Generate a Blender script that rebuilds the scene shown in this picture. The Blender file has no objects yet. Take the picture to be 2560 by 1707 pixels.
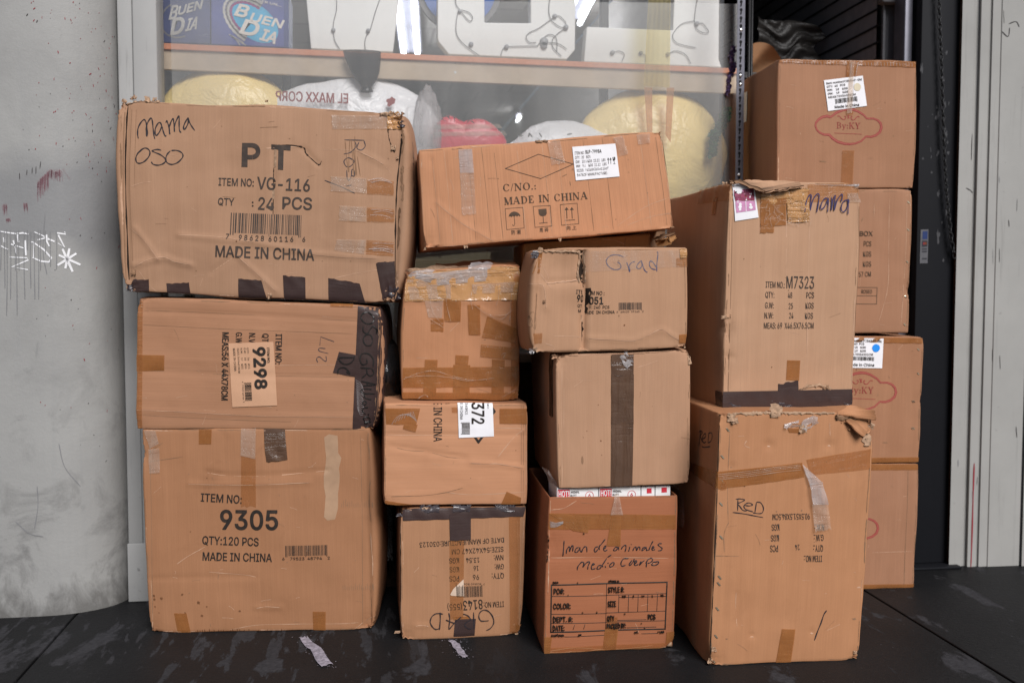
import bpy, bmesh, math, random
import numpy as np
from mathutils import Vector, Matrix
from mathutils.geometry import tessellate_polygon

random.seed(7)
SC = bpy.context.scene
COL = SC.collection

# ------------------------------------------------------------------ camera
CAM_H, YAW, PITCH, LENS = 1.25, 8.1, 3.2, 35.0
cd = bpy.data.cameras.new("camera"); cam = bpy.data.objects.new("camera", cd); COL.objects.link(cam)
cam.location = (0, 0, CAM_H)
cam.rotation_euler = (math.radians(90 - PITCH), 0, math.radians(-YAW))
cd.lens = LENS; cd.sensor_width = 36; cd.clip_end = 500; cd.clip_start = 0.05
cd.dof.use_dof = True; cd.dof.focus_distance = 3.4; cd.dof.aperture_fstop = 2.0
SC.camera = cam

# ------------------------------------------------------------------ sky, sun, exposure
SUN_EL, SUN_AZ = 38.0, -15.0    # elevation; degrees to the left of straight behind the camera
w = bpy.data.worlds.new("World"); SC.world = w; w.use_nodes = True
wn = w.node_tree; bg = wn.nodes["Background"]
sky = wn.nodes.new("ShaderNodeTexSky"); sky.sky_type = 'NISHITA'; sky.sun_disc = False
sky.sun_elevation = math.radians(SUN_EL); sky.sun_rotation = math.radians(180 + SUN_AZ)
sky.air_density = 1.0; sky.dust_density = 1.0; sky.ozone_density = 1.0
wn.links.new(sky.outputs[0], bg.inputs[0]); bg.inputs[1].default_value = 0.05
sl = bpy.data.lights.new("sun", 'SUN'); sun = bpy.data.objects.new("sun", sl); COL.objects.link(sun)
sl.energy = 4.6; sl.angle = math.radians(30); sl.color = (1.0, 0.975, 0.965)
sd = Vector((-math.sin(math.radians(SUN_AZ)) * math.cos(math.radians(SUN_EL)),
             -math.cos(math.radians(SUN_AZ)) * math.cos(math.radians(SUN_EL)), math.sin(math.radians(SUN_EL))))
sun.rotation_euler = sd.to_track_quat('Z', 'Y').to_euler(); sun.location = (-2, -6, 6)
SC.view_settings.view_transform = 'Standard'; SC.view_settings.look = 'None'
SC.view_settings.exposure = -0.25; SC.view_settings.gamma = 1.0

# ------------------------------------------------------------------ measured points of the photograph -> world
FPX = LENS / 36 * 2560
_cy, _sy = math.cos(math.radians(YAW)), math.sin(math.radians(YAW))
_cp, _sp = math.cos(math.radians(PITCH)), math.sin(math.radians(PITCH))
FWD = np.array([_sy * _cp, _cy * _cp, -_sp]); RGT = np.array([_cy, -_sy, 0.0]); UPV = np.cross(RGT, FWD)
CAMP = np.array([0, 0, CAM_H])
CR = dict(C1=(280, 220, 2.8), C2=(300, 720, 3.2667), C3=(320, 1050, 2.7515), C4=(1010, 300, 3.3127), C5=(940, 600, 2.305),
          C6=(940, 1220, 3.7325), C7=(1280, 580, 2.306), C8=(1300, 1140, 3.016), D1=(1660, 420, 2.376), D2=(1680, 980, 2.156),
          D3=(1800, 0, 2.8), D4=(2100, 400, 1.426), D5=(0, 0, .9804), D6=(380, 0, 3.2667), D7=(1000, 0, 2.6133), G=(0, 0, .91875),
          H1=(320, 270, 9.8), H2=(780, 260, 4.6115), H3=(760, 760, 4.9), H4=(1500, 620, 10.69), H5=(1820, 440, 6.9176),
          H6=(1740, 1060, 6.0318), H7=(1050, 1500, 11.2), H8=(1380, 1330, 7.84), W1=(0, 400, 4.9), W2=(380, 0, 6.0316),
          W3=(740, 0, 5.226), W4=(1060, 0, 4.481), W5=(1440, 0, 3.137), W6=(1840, 0, 5.113), W7=(2010, 170, 7.468), W8=(2120, 480, 3.2667),
          S=(0, 0, 1.0))
def src(c, pts):
    a, b, s = CR[c]
    p = np.atleast_2d(np.array(pts, float))
    return np.stack([a + p[:, 0] / s, b + p[:, 1] / s], 1)
def rays(p):
    p = np.atleast_2d(p)
    return FWD + RGT * ((p[:, :1] - 1280) / FPX) - UPV * ((p[:, 1:2] - 853.5) / FPX)
def on_plane(p, a, n):
    d = rays(p); t = ((a - CAMP) @ n) / (d @ n)
    return CAMP + d * t[:, None]
def on_y(c, pts, Y):
    return on_plane(src(c, pts), np.array([0, Y, 0.0]), np.array([0, 1.0, 0]))
def on_z(c, pts, Z=0.0):
    return on_plane(src(c, pts), np.array([0, 0, Z]), np.array([0, 0, 1.0]))
def on_x(c, pts, X):
    return on_plane(src(c, pts), np.array([X, 0, 0.0]), np.array([1.0, 0, 0]))

# ------------------------------------------------------------------ materials
def new_mat(name):
    m = bpy.data.materials.new(name); m.use_nodes = True
    nt = m.node_tree
    return m, nt, nt.nodes["Principled BSDF"]
def nd(nt, t, **kw):
    n = nt.nodes.new(t)
    for k, v in kw.items():
        if k in n.inputs: n.inputs[k].default_value = v
        else: setattr(n, k, v)
    return n
def lk(nt, a, b): nt.links.new(a, b)
def rgb(c, k=1.0): return (c[0] * k, c[1] * k, c[2] * k, 1)
def coords(nt, kind="UV", scale=(1, 1, 1)):
    tc = nd(nt, "ShaderNodeTexCoord"); mp = nd(nt, "ShaderNodeMapping")
    mp.inputs["Scale"].default_value = scale
    lk(nt, tc.outputs[kind], mp.inputs[0]); return mp.outputs[0]
def noise(nt, vec, scale, detail=4, rough=.55, dist=0.0):
    n = nd(nt, "ShaderNodeTexNoise", Scale=scale, Detail=detail, Roughness=rough, Distortion=dist)
    lk(nt, vec, n.inputs["Vector"]); return n.outputs["Fac"]
def ramp(nt, fac, a, b, lo=0.0, hi=1.0):
    r = nd(nt, "ShaderNodeMapRange"); r.clamp = True
    for i, v in zip((1, 2, 3, 4), (a, b, lo, hi)): r.inputs[i].default_value = v
    lk(nt, fac, r.inputs[0]); return r.outputs[0]
def mix(nt, fac, a, b, blend='MIX'):
    m = nd(nt, "ShaderNodeMix"); m.data_type = 'RGBA'; m.blend_type = blend
    if isinstance(fac, (int, float)): m.inputs[0].default_value = fac
    else: lk(nt, fac, m.inputs[0])
    for i, v in ((6, a), (7, b)):
        if isinstance(v, tuple): m.inputs[i].default_value = v
        else: lk(nt, v, m.inputs[i])
    return m.outputs[2]
def math_n(nt, op, a, b):
    m = nd(nt, "ShaderNodeMath"); m.operation = op
    for i, v in ((0, a), (1, b)):
        if isinstance(v, (int, float)): m.inputs[i].default_value = v
        else: lk(nt, v, m.inputs[i])
    return m.outputs[0]
def bump(nt, h, strength, dist, prev=None):
    b = nd(nt, "ShaderNodeBump"); b.inputs["Strength"].default_value = strength; b.inputs["Distance"].default_value = dist
    lk(nt, h, b.inputs["Height"])
    if prev is not None: lk(nt, prev, b.inputs["Normal"])
    return b.outputs[0]

def kraft(name, c, horiz=False, dirt=.35, flute=.5, seed=0.0):
    m, nt, b = new_mat(name)
    uv = coords(nt, "UV"); off = nt.nodes[-1]; off.inputs["Location"].default_value = (seed, seed * .7, 0)
    big = noise(nt, uv, 3.2, 5, .6); fib = noise(nt, uv, 520, 2)
    st = coords(nt, "UV", (6, 190, 1) if horiz else (190, 6, 1)); fl = noise(nt, st, 1.0, 2, .5)
    st2 = coords(nt, "UV", (1.2, 26, 1) if horiz else (26, 1.2, 1)); nt.nodes[-1].inputs["Location"].default_value = (seed, seed, 0)
    br = noise(nt, st2, 1.0, 3, .6)
    col = mix(nt, ramp(nt, big, .3, .7), rgb(c, .94), rgb(c, 1.05))
    col = mix(nt, ramp(nt, br, .35, .7, 0, .55), col, rgb((c[0] * .84, c[1] * .8, c[2] * .76)))
    col = mix(nt, ramp(nt, fl, .35, .65, 0, .55 * flute), col, rgb(c, .76))
    col = mix(nt, ramp(nt, fib, .35, .65, 0, .22), col, rgb(c, .72))
    d1 = noise(nt, uv, 7.0, 9, .68, .6)
    col = mix(nt, ramp(nt, d1, .57, .78, 0, dirt), col, rgb((c[0] * .5, c[1] * .44, c[2] * .4)))
    d2 = noise(nt, uv, 38.0, 6, .7)
    col = mix(nt, ramp(nt, d2, .66, .74, 0, dirt * .8), col, rgb((c[0] * .45, c[1] * .38, c[2] * .34)))
    sc = noise(nt, uv, 14.0, 7, .7, 1.5)
    col = mix(nt, ramp(nt, sc, .66, .76, 0, .3), col, rgb((min(1, c[0] * 1.3), min(1, c[1] * 1.38), min(1, c[2] * 1.5))))
    lk(nt, col, b.inputs["Base Color"])
    b.inputs["Roughness"].default_value = .72; b.inputs["Specular IOR Level"].default_value = .28
    n1 = bump(nt, fl, .5 * flute, .0014); n2 = bump(nt, fib, .18, .0006, n1); n3 = bump(nt, noise(nt, uv, 30, 5, .6), .09, .002, n2)
    lk(nt, n3, b.inputs["Normal"])
    return m
def ink(name, c, rough=.6, worn=0.0):
    m, nt, b = new_mat(name)
    uv = coords(nt, "Object")
    n = noise(nt, uv, 60, 5, .7)
    col = mix(nt, ramp(nt, n, .4, .75, 0, .25 + worn), rgb(c), rgb((c[0] * .6 + .12, c[1] * .6 + .075, c[2] * .6 + .05)))
    lk(nt, col, b.inputs["Base Color"]); b.inputs["Roughness"].default_value = rough
    b.inputs["Specular IOR Level"].default_value = .25
    return m
def tape_mat(name, c, clear=0.0, rough=.22, wr=1.0, tint=(1, 1, 1)):
    m, nt, b = new_mat(name)
    uv = coords(nt, "UV")
    n = noise(nt, uv, 9, 5, .6)
    st = coords(nt, "UV", (4, 46, 1)); ws = noise(nt, st, 1.0, 5, .65, 1.2)
    st2 = coords(nt, "UV", (34, 6, 1)); ws2 = noise(nt, st2, 1.0, 4, .6, .8)
    col = mix(nt, ramp(nt, n, .3, .7), rgb(c, .85), rgb(c, 1.12))
    lk(nt, col, b.inputs["Base Color"]); b.inputs["Roughness"].default_value = rough
    b.inputs["Specular IOR Level"].default_value = .5
    n1 = bump(nt, ramp(nt, ws, .5, .75), .5 * wr, .004); n2 = bump(nt, ramp(nt, ws2, .55, .75), .35 * wr, .003, n1)
    n3 = bump(nt, noise(nt, uv, 15, 3, .5, 1.0), .3 * wr, .006, n2)
    lk(nt, n3, b.inputs["Normal"])
    if clear > 0:
        tr = nd(nt, "ShaderNodeBsdfTransparent"); tr.inputs[0].default_value = (tint[0], tint[1], tint[2], 1)
        mx = nd(nt, "ShaderNodeMixShader")
        lk(nt, math_n(nt, 'ADD', clear - .14, ramp(nt, ws2, .3, .75, .2, 0)), mx.inputs[0])
        lk(nt, b.outputs[0], mx.inputs[1]); lk(nt, tr.outputs[0], mx.inputs[2])
        lk(nt, mx.outputs[0], nt.nodes["Material Output"].inputs[0])
    return m
def plain(name, c, rough=.5, metal=0.0, var=.12, nscale=20, bmp=0.0, spec=.4, emit=0.0):
    m, nt, b = new_mat(name)
    uv = coords(nt, "Object"); n = noise(nt, uv, nscale, 6, .6)
    lk(nt, mix(nt, ramp(nt, n, .3, .7), rgb(c, 1 - var), rgb(c, 1 + var)), b.inputs["Base Color"])
    b.inputs["Roughness"].default_value = rough; b.inputs["Metallic"].default_value = metal
    b.inputs["Specular IOR Level"].default_value = spec
    if bmp: lk(nt, bump(nt, n, .6, bmp), b.inputs["Normal"])
    if emit:
        b.inputs["Emission Color"].default_value = rgb(c); b.inputs["Emission Strength"].default_value = emit
    return m

def wrinkly(name, c, rough=.3, scale=7.0, dist=.03):
    """creased plastic: ridged noise as bump"""
    m, nt, b = new_mat(name); v = coords(nt, "Object"); out = None
    for k, sc in ((1.0, scale), (.28, scale * 2.6)):
        n = noise(nt, v, sc, 3, .55, 1.2); r = math_n(nt, 'ABSOLUTE', math_n(nt, 'SUBTRACT', n, .5), 0.0); out = bump(nt, r, .6, dist * k, out)
    n = noise(nt, v, scale * .6, 4, .6); lk(nt, mix(nt, ramp(nt, n, .3, .7), rgb(c, .9), rgb(c, 1.05)), b.inputs["Base Color"])
    b.inputs["Roughness"].default_value = rough; lk(nt, out, b.inputs["Normal"]); return m

M = {}
M['ink'] = ink("printed_black_ink", (.022, .018, .016))
M['faded'] = ink("faded_black_ink", (.055, .042, .036), worn=.12)
M['brownink'] = ink("brown_black_ink", (.07, .045, .028), worn=.1)
M['pen'] = ink("marker_pen", (.022, .02, .026), .5)
M['thinpen'] = ink("ballpoint_pen", (.045, .04, .05), .5)
M['bluepen'] = ink("blue_pen", (.05, .06, .14), .5)
M['violetpen'] = ink("violet_pen", (.035, .03, .10), .5)
M['red'] = ink("red_printing", (.29, .042, .038), worn=.0)
M['redpale'] = ink("pale_red_printing", (.38, .10, .08), worn=.0)
M['white'] = plain("label_paper", (.84, .83, .86), .55, var=.03, spec=.3)
M['tanlabel'] = plain("tan_label", (.58, .33, .2), .6, var=.03)
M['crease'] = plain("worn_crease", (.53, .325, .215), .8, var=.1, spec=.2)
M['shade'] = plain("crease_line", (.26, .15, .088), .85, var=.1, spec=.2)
M['core'] = plain("torn_paper_core", (.40, .26, .17), .9, var=.3, nscale=90, bmp=.003, spec=.15)
M['hole'] = plain("inside_of_box", (.03, .02, .015), .9, spec=.1)  # near-black: shaded inside seen through tears, shade painted along folds and edges
M['stain'] = plain("brown_stain", (.17, .075, .035), .7, spec=.2)
M['glue'] = plain("glue_residue", (.40, .25, .155), .5, var=.1)
M['tan'] = tape_mat("tan_tape", (.37, .155, .052), clear=.42, rough=.2, wr=.5, tint=(.9, .72, .55))
M['tanlite'] = tape_mat("thin_tan_tape", (.42, .19, .075), clear=.74, rough=.2, wr=.7, tint=(.95, .85, .75))
M['clear'] = tape_mat("clear_tape", (.62, .49, .40), clear=.72, rough=.12, wr=1.3, tint=(.97, .93, .88))
M['faint'] = tape_mat("faint_clear_tape", (.62, .50, .42), clear=.86, rough=.15, wr=.4, tint=(.99, .97, .95))
M['shiny'] = tape_mat("shiny_tan_wrap", (.48, .25, .105), rough=.13, wr=1.9)
M['dark'] = tape_mat("dark_brown_tape", (.050, .030, .028), rough=.27, wr=.3)
M['wrap'] = tape_mat("dark_stretch_wrap", (.045, .036, .042), rough=.2, wr=1.4)
M['brown'] = tape_mat("brown_tape", (.10, .056, .036), rough=.14, wr=.9)
M['film'] = tape_mat("crumpled_film", (.56, .52, .52), clear=.55, rough=.12, wr=1.6)
M['staple'] = plain("staple_wire", (.75, .66, .5), .3, metal=1.0)
M['blackbag'] = plain("black_plastic", (.012, .012, .013), .18, nscale=14, bmp=.02, spec=.5)

# ------------------------------------------------------------------ mesh collector
class MB:
    def __init__(s): s.v = []; s.f = []; s.m = []; s.uv = []; s.n = 0; s.mats = []
    def mi(s, key):
        if key not in s.mats: s.mats.append(key)
        return s.mats.index(key)
    def add(s, V, F, key, uv=None):
        V = np.asarray(V, float); k = s.mi(key)
        if uv is None: uv = np.stack([V[:, 0], V[:, 2]], 1)
        s.v.append(V)
        for f in F:
            s.f.append([i + s.n for i in f]); s.m.append(k); s.uv.extend([tuple(uv[i]) for i in f])
        s.n += len(V)
    def build(s, name, parent=None, origin=None, smooth=True):
        V = np.concatenate(s.v)
        if origin is not None: o0 = np.array(origin, float)
        else: o0 = np.array([(V[:, 0].min() + V[:, 0].max()) / 2, (V[:, 1].min() + V[:, 1].max()) / 2, V[:, 2].min()])
        me = bpy.data.meshes.new(name); me.from_pydata((V - o0).tolist(), [], s.f)
        for k in s.mats: me.materials.append(M[k])
        me.polygons.foreach_set("material_index", s.m)
        if smooth: me.polygons.foreach_set("use_smooth", [True] * len(s.f))
        ul = me.uv_layers.new(name="UVMap"); ul.data.foreach_set("uv", [c for t in s.uv for c in t])
        me.update()
        o = bpy.data.objects.new(name, me); COL.objects.link(o)
        o.location = o0
        ORG[o.name] = o0
        return o
ORG = {}
def child(mb, name, parent, label=None, smooth=True):
    V0 = ORG[parent.name]
    o = mb.build(name, None, V0, smooth); o.location = (0, 0, 0); o.parent = parent
    if label: o['label'] = label
    return o
def tag(o, label, cat, group=None, kind=None):
    if label: o['label'] = label
    if cat: o['category'] = cat
    if group: o['group'] = group
    if kind: o['kind'] = kind
    return o
def empty(name, loc):
    o = bpy.data.objects.new(name, None); o.location = loc; o.empty_display_size = .05; COL.objects.link(o)
    ORG[o.name] = np.array(loc, float); return o

def grid_faces(nu, nv, flip=False):
    F = []
    for j in range(nv - 1):
        for i in range(nu - 1):
            a = j * nu + i
            F.append([a, a + 1, a + nu + 1, a + nu] if not flip else [a, a + nu, a + nu + 1, a + 1])
    return F
def add_box(mb, x0, x1, y0, y1, z0, z1, key, bev=.004, Rm=None):
    bm = bmesh.new(); bmesh.ops.create_cube(bm, size=1)
    for v in bm.verts:
        v.co = Vector(((x0 + x1) / 2 + v.co.x * (x1 - x0), (y0 + y1) / 2 + v.co.y * (y1 - y0), (z0 + z1) / 2 + v.co.z * (z1 - z0)))
    if bev: bmesh.ops.bevel(bm, geom=bm.edges[:], offset=bev, segments=2, affect='EDGES', profile=.5)
    add_bm(mb, bm, key, Rm)
def add_bm(mb, bm, key, Rm=None):
    bm.verts.index_update()
    V = np.array([v.co[:] for v in bm.verts]); F = [[v.index for v in f.verts] for f in bm.faces]
    if Rm is not None: V = (np.array(Rm.to_3x3()) @ V.T).T + np.array(Rm.translation)
    mb.add(V, F, key); bm.free()
def add_tube(mb, P, r, key, seg=8, closed=False):
    P = [Vector(p) for p in P]; n = len(P); V = []; F = []
    for i, p in enumerate(P):
        a = P[(i - 1) % n] if (closed or i) else p; b = P[(i + 1) % n] if (closed or i < n - 1) else p
        t = (b - a).normalized() if (b - a).length > 1e-9 else Vector((0, 0, 1))
        u = t.cross(Vector((0, 1, .13))); u = u.normalized() if u.length > 1e-6 else Vector((1, 0, 0)); vv = t.cross(u)
        rr = r[i] if isinstance(r, (list, tuple)) else r
        for k in range(seg):
            an = 2 * math.pi * k / seg; V.append(p + (u * math.cos(an) + vv * math.sin(an)) * rr)
    for i in range(n if closed else n - 1):
        for k in range(seg):
            F.append([i * seg + k, i * seg + (k + 1) % seg, ((i + 1) % n) * seg + (k + 1) % seg, ((i + 1) % n) * seg + k])
    if not closed: F += [list(range(seg))[::-1], [(n - 1) * seg + k for k in range(seg)]]
    mb.add(np.array([v[:] for v in V]), F, key)
def prism(mb, P, depth, key, bev=0.0):
    """polygon of 3-D points on a plane of constant y, given thickness going back"""
    bm = bmesh.new(); vs = [bm.verts.new(p) for p in P]; f = bm.faces.new(vs)
    r = bmesh.ops.extrude_face_region(bm, geom=[f])
    for e in r['geom']:
        if isinstance(e, bmesh.types.BMVert): e.co.y += depth
    bmesh.ops.recalc_face_normals(bm, faces=bm.faces[:])
    if bev: bmesh.ops.bevel(bm, geom=bm.edges[:], offset=bev, segments=2, affect='EDGES', profile=.5)
    add_bm(mb, bm, key)
def catmull(P, n=6):
    P = np.array(P, float)
    if len(P) < 3: return np.array([P[0] + (P[-1] - P[0]) * t for t in np.linspace(0, 1, n)])
    Q = np.vstack([2 * P[0] - P[1], P, 2 * P[-1] - P[-2]]); out = []
    for i in range(1, len(Q) - 2):
        for t in np.linspace(0, 1, n, endpoint=False):
            a, b, c, d = Q[i - 1], Q[i], Q[i + 1], Q[i + 2]
            out.append(.5 * (2 * b + (c - a) * t + (2 * a - 5 * b + 4 * c - d) * t * t + (3 * b - a - 3 * c + d) * t ** 3))
    out.append(P[-1]); return np.array(out)

# ------------------------------------------------------------------ surfaces that take print, tape and pen
def inv_bilinear(Q, P):
    """Q 4x2 (TL TR BR BL), P Nx2 -> s,t"""
    s = np.full(len(P), .5); t = np.full(len(P), .5)
    for _ in range(12):
        A = (1 - t)[:, None]; B = t[:, None]; X = (1 - s)[:, None]; Y = s[:, None]
        f = A * (X * Q[0] + Y * Q[1]) + B * (X * Q[3] + Y * Q[2]) - P
        ds = A * (Q[1] - Q[0]) + B * (Q[2] - Q[3]); dt = X * (Q[3] - Q[0]) + Y * (Q[2] - Q[1])
        det = ds[:, 0] * dt[:, 1] - ds[:, 1] * dt[:, 0]
        s -= (f[:, 0] * dt[:, 1] - f[:, 1] * dt[:, 0]) / det
        t -= (ds[:, 0] * f[:, 1] - ds[:, 1] * f[:, 0]) / det
    return s, t
class Face:
    """one face of a carton, in metres from its upper left corner"""
    def __init__(s, box, which):
        s.b = box; s.w = which; B = box; Q, R = B.Q, B.R
        s.c = dict(front=[Q[0], Q[1], Q[2], Q[3]], left=[Q[0], R[0], R[3], Q[3]], right=[Q[1], R[1], R[2], Q[2]],
                   top=[Q[0], Q[1], R[1], R[0]], bottom=[Q[3], Q[2], R[2], R[3]])[which]
        s.c = np.array(s.c)
        s.size = dict(front=(B.L[0], B.L[1]), left=(B.L[2], B.L[1]), right=(B.L[2], B.L[1]), top=(B.L[0], B.L[2]), bottom=(B.L[0], B.L[2]))[which]
        e1 = s.c[1] - s.c[0]; e1 /= np.linalg.norm(e1); n = np.cross(e1, s.c[3] - s.c[0]); n /= np.linalg.norm(n)
        s.n = n; s.e1 = e1; s.e2 = np.cross(n, e1)
        s.q2 = np.stack([(s.c - s.c[0]) @ s.e1, (s.c - s.c[0]) @ s.e2], 1)
    def px(s, c, pts):
        P = on_plane(src(c, pts), s.c[0], s.n) - s.c[0]
        a, t = inv_bilinear(s.q2, np.stack([P @ s.e1, P @ s.e2], 1))
        return np.stack([a * s.size[0], t * s.size[1]], 1)
    def pos(s, ab, off):
        ab = np.atleast_2d(ab); a, b = ab[:, 0].copy(), ab[:, 1].copy(); W, H, D = s.b.L
        z = np.zeros(len(a))
        if s.w == 'front':
            m = np.stack([np.clip(a, 0, W), np.clip(b, 0, H), np.maximum.reduce([-a, a - W, -b, b - H, z])], 1)
        elif s.w == 'left': m = np.stack([z, b, a], 1)
        elif s.w == 'right': m = np.stack([z + W, b, a], 1)
        elif s.w == 'top': m = np.stack([a, z, b], 1)
        else: m = np.stack([a, z + H, b], 1)
        return s.b.surf(m, off)
class Flat:
    """a vertical plane of constant y"""
    def __init__(s, Y): s.Y = Y
    def px(s, c, pts):
        P = on_y(c, pts, s.Y); return np.stack([P[:, 0], -P[:, 2]], 1)
    def pos(s, ab, off):
        ab = np.atleast_2d(ab); return np.stack([ab[:, 0], np.full(len(ab), s.Y) - off, -ab[:, 1]], 1)
class Sheet:
    """a profile in plan, extruded upward"""
    def __init__(s, pts):
        s.p = np.array(pts, float); d = np.diff(s.p, axis=0); s.l = np.linalg.norm(d, axis=1); s.arc = np.concatenate([[0], np.cumsum(s.l)])
        s.t = d / s.l[:, None]; s.nrm = np.stack([s.t[:, 1], -s.t[:, 0]], 1)
    def px(s, c, pts):
        D = rays(src(c, pts)); out = []
        for d in D:
            best = None
            for i in range(len(s.l)):
                den = d[:2] @ s.nrm[i]
                if abs(den) < 1e-9: continue
                k = (s.p[i] @ s.nrm[i]) / den; q = d[:2] * k; u = (q - s.p[i]) @ s.t[i]
                if k > 0 and -1e-6 <= u <= s.l[i] + 1e-6 and (best is None or k < best[0]): best = (k, s.arc[i] + u, CAM_H + d[2] * k)
            out.append((best[1], -best[2]) if best else (s.arc[-1], -1.0))
        return np.array(out)
    def pos(s, ab, off):
        ab = np.atleast_2d(ab); i = np.clip(np.searchsorted(s.arc, ab[:, 0], side='right') - 1, 0, len(s.l) - 1)
        P = s.p[i] + s.t[i] * (ab[:, 0] - s.arc[i])[:, None]
        N = s.nrm[i]; P = P + N * off
        return np.stack([P[:, 0], P[:, 1], -ab[:, 1]], 1)

def put(mb, sf, ab, F, key, off, uv=None):
    mb.add(sf.pos(ab, off), F, key, uv if uv is not None else ab)
def refine(V2, F, maxlen):
    bm = bmesh.new(); vs = [bm.verts.new((x, y, 0)) for x, y in V2]
    for f in F:
        try: bm.faces.new([vs[i] for i in f])
        except ValueError: pass
    bmesh.ops.triangulate(bm, faces=bm.faces[:])
    for _ in range(5):
        es = [e for e in bm.edges if e.calc_length() > maxlen]
        if not es: break
        bmesh.ops.subdivide_edges(bm, edges=es, cuts=1); bmesh.ops.triangulate(bm, faces=bm.faces[:])
    bm.verts.index_update()
    V = np.array([v.co[:2] for v in bm.verts]); F = []
    for f in bm.faces:
        idx = [v.index for v in f.verts]
        a, b, c = V[idx[0]], V[idx[1]], V[idx[2]]
        if (b[0] - a[0]) * (c[1] - a[1]) - (b[1] - a[1]) * (c[0] - a[0]) < 0: idx.reverse()
        F.append(idx)
    bm.free(); return V, F
_gc = {}
try:      # Blender's own interface typeface
    FONT = bpy.data.fonts.load(bpy.utils.resource_path('LOCAL') + "/datafiles/fonts/Inter.woff2")
except Exception:
    FONT = None
def glyphs(s, off, shear):
    k = (s, off, shear)
    if k not in _gc:
        c = bpy.data.curves.new("t", 'FONT'); c.body = s; c.size = 1; c.offset = off; c.resolution_u = 3; c.shear = shear; c.fill_mode = 'FRONT'
        if FONT is not None and max(map(ord, s)) < 0x2000: c.font = FONT; off = off * .75; c.offset = off
        o = bpy.data.objects.new("t", c); COL.objects.link(o)
        dg = bpy.context.evaluated_depsgraph_get(); me = bpy.data.meshes.new_from_object(o.evaluated_get(dg))
        V = np.array([v.co[:2] for v in me.vertices]); F = [list(p.vertices) for p in me.polygons if abs(p.normal.z) > .5]
        bpy.data.objects.remove(o); bpy.data.curves.remove(c); bpy.data.meshes.remove(me)
        cap = (.5087 if FONT is not None and max(map(ord, s)) < 0x2000 else .682) + off
        asp = (V[:, 0].max() - V[:, 0].min()) / cap
        V[:, 0] = (V[:, 0] - V[:, 0].min()) / (V[:, 0].max() - V[:, 0].min())
        V[:, 1] = 1 - (V[:, 1] + off) / (cap + off)
        _gc[k] = (V, F, asp)
    return _gc[k]
def text(mb, sf, c, s, tl, tr, h, key='ink', bold=.02, off=.0013, shear=0.0, serif=False, up=None):
    """tl, tr: ends of the line of capital tops, h: capital height (pixels of crop c)"""
    tl = np.array(tl, float); tr = np.array(tr, float); d = tr - tl; L = np.linalg.norm(d)
    dn = np.array([-d[1], d[0]]) / L * h if up is None else np.array(up, float)
    A = sf.px(c, [tl, tr, tr + dn, tl + dn])
    V, F, asp = serif_glyphs(s) + (1,) if serif else glyphs(s, 0.0, shear)
    x, y = V[:, :1], V[:, 1:]
    P = (1 - y) * ((1 - x) * A[0] + x * A[1]) + y * ((1 - x) * A[3] + x * A[2])
    hm = np.linalg.norm(A[3] - A[0])
    if not serif:      # weight: a ribbon along every outline edge
        cnt = {}
        for f in F:
            for i in range(len(f)):
                e = tuple(sorted((f[i], f[(i + 1) % len(f)]))); cnt[e] = cnt.get(e, 0) + 1
        cond = np.linalg.norm(A[1] - A[0]) / hm / asp; bw = hm * (.003 + bold * 1.35) * min(1.0, cond) * (.8 if hm < .012 else 1); R = []
        for (i, j), k in cnt.items():
            if k != 1: continue
            d = P[j] - P[i]; L = np.linalg.norm(d)
            if L < 1e-7: continue
            d /= L; n = np.array([-d[1], d[0]]) * bw; e = d * bw * .6; R.append([P[i] - e + n, P[j] + e + n, P[j] + e - n, P[i] - e - n])
        if R:
            RV = np.concatenate(R); RF = [[4 * k + 3, 4 * k + 2, 4 * k + 1, 4 * k] for k in range(len(R))]
            if hm > .03 and not isinstance(sf, Flat):
                RV, RF = refine(RV, RF, .011); put(mb, sf, RV, RF, key, off + .00025)
            else:      # every ribbon at its own tiny height, so none lies in another's plane
                o = np.repeat(off + .0002 + .00006 * (np.arange(len(R)) * 5 % 13), 4); P0 = sf.pos(RV, 0.0); P1 = sf.pos(RV, 1.0)
                mb.add(P0 + (P1 - P0) * o[:, None], RF, key, RV)
    if serif: pass
    elif hm > .03: P, F = refine(P, F, .011)
    else:
        F2 = []
        for f in F:
            q = P[f]; ar = sum(q[i][0] * q[(i + 1) % len(q)][1] - q[(i + 1) % len(q)][0] * q[i][1] for i in range(len(q)))
            F2.append(f if ar > 0 else f[::-1])
        F = F2
    if serif:
        Q = np.concatenate([P[f] for f in F]); n4 = [len(f) for f in F]; o = np.repeat(off + .00007 * (np.arange(len(F)) * 5 % 11), n4); st = np.cumsum([0] + n4)
        P0 = sf.pos(Q, 0.0); P1 = sf.pos(Q, 1.0); mb.add(P0 + (P1 - P0) * o[:, None], [list(range(a, b)) for a, b in zip(st[:-1], st[1:])], key, Q); return
    put(mb, sf, P, F, key, off)
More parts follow.
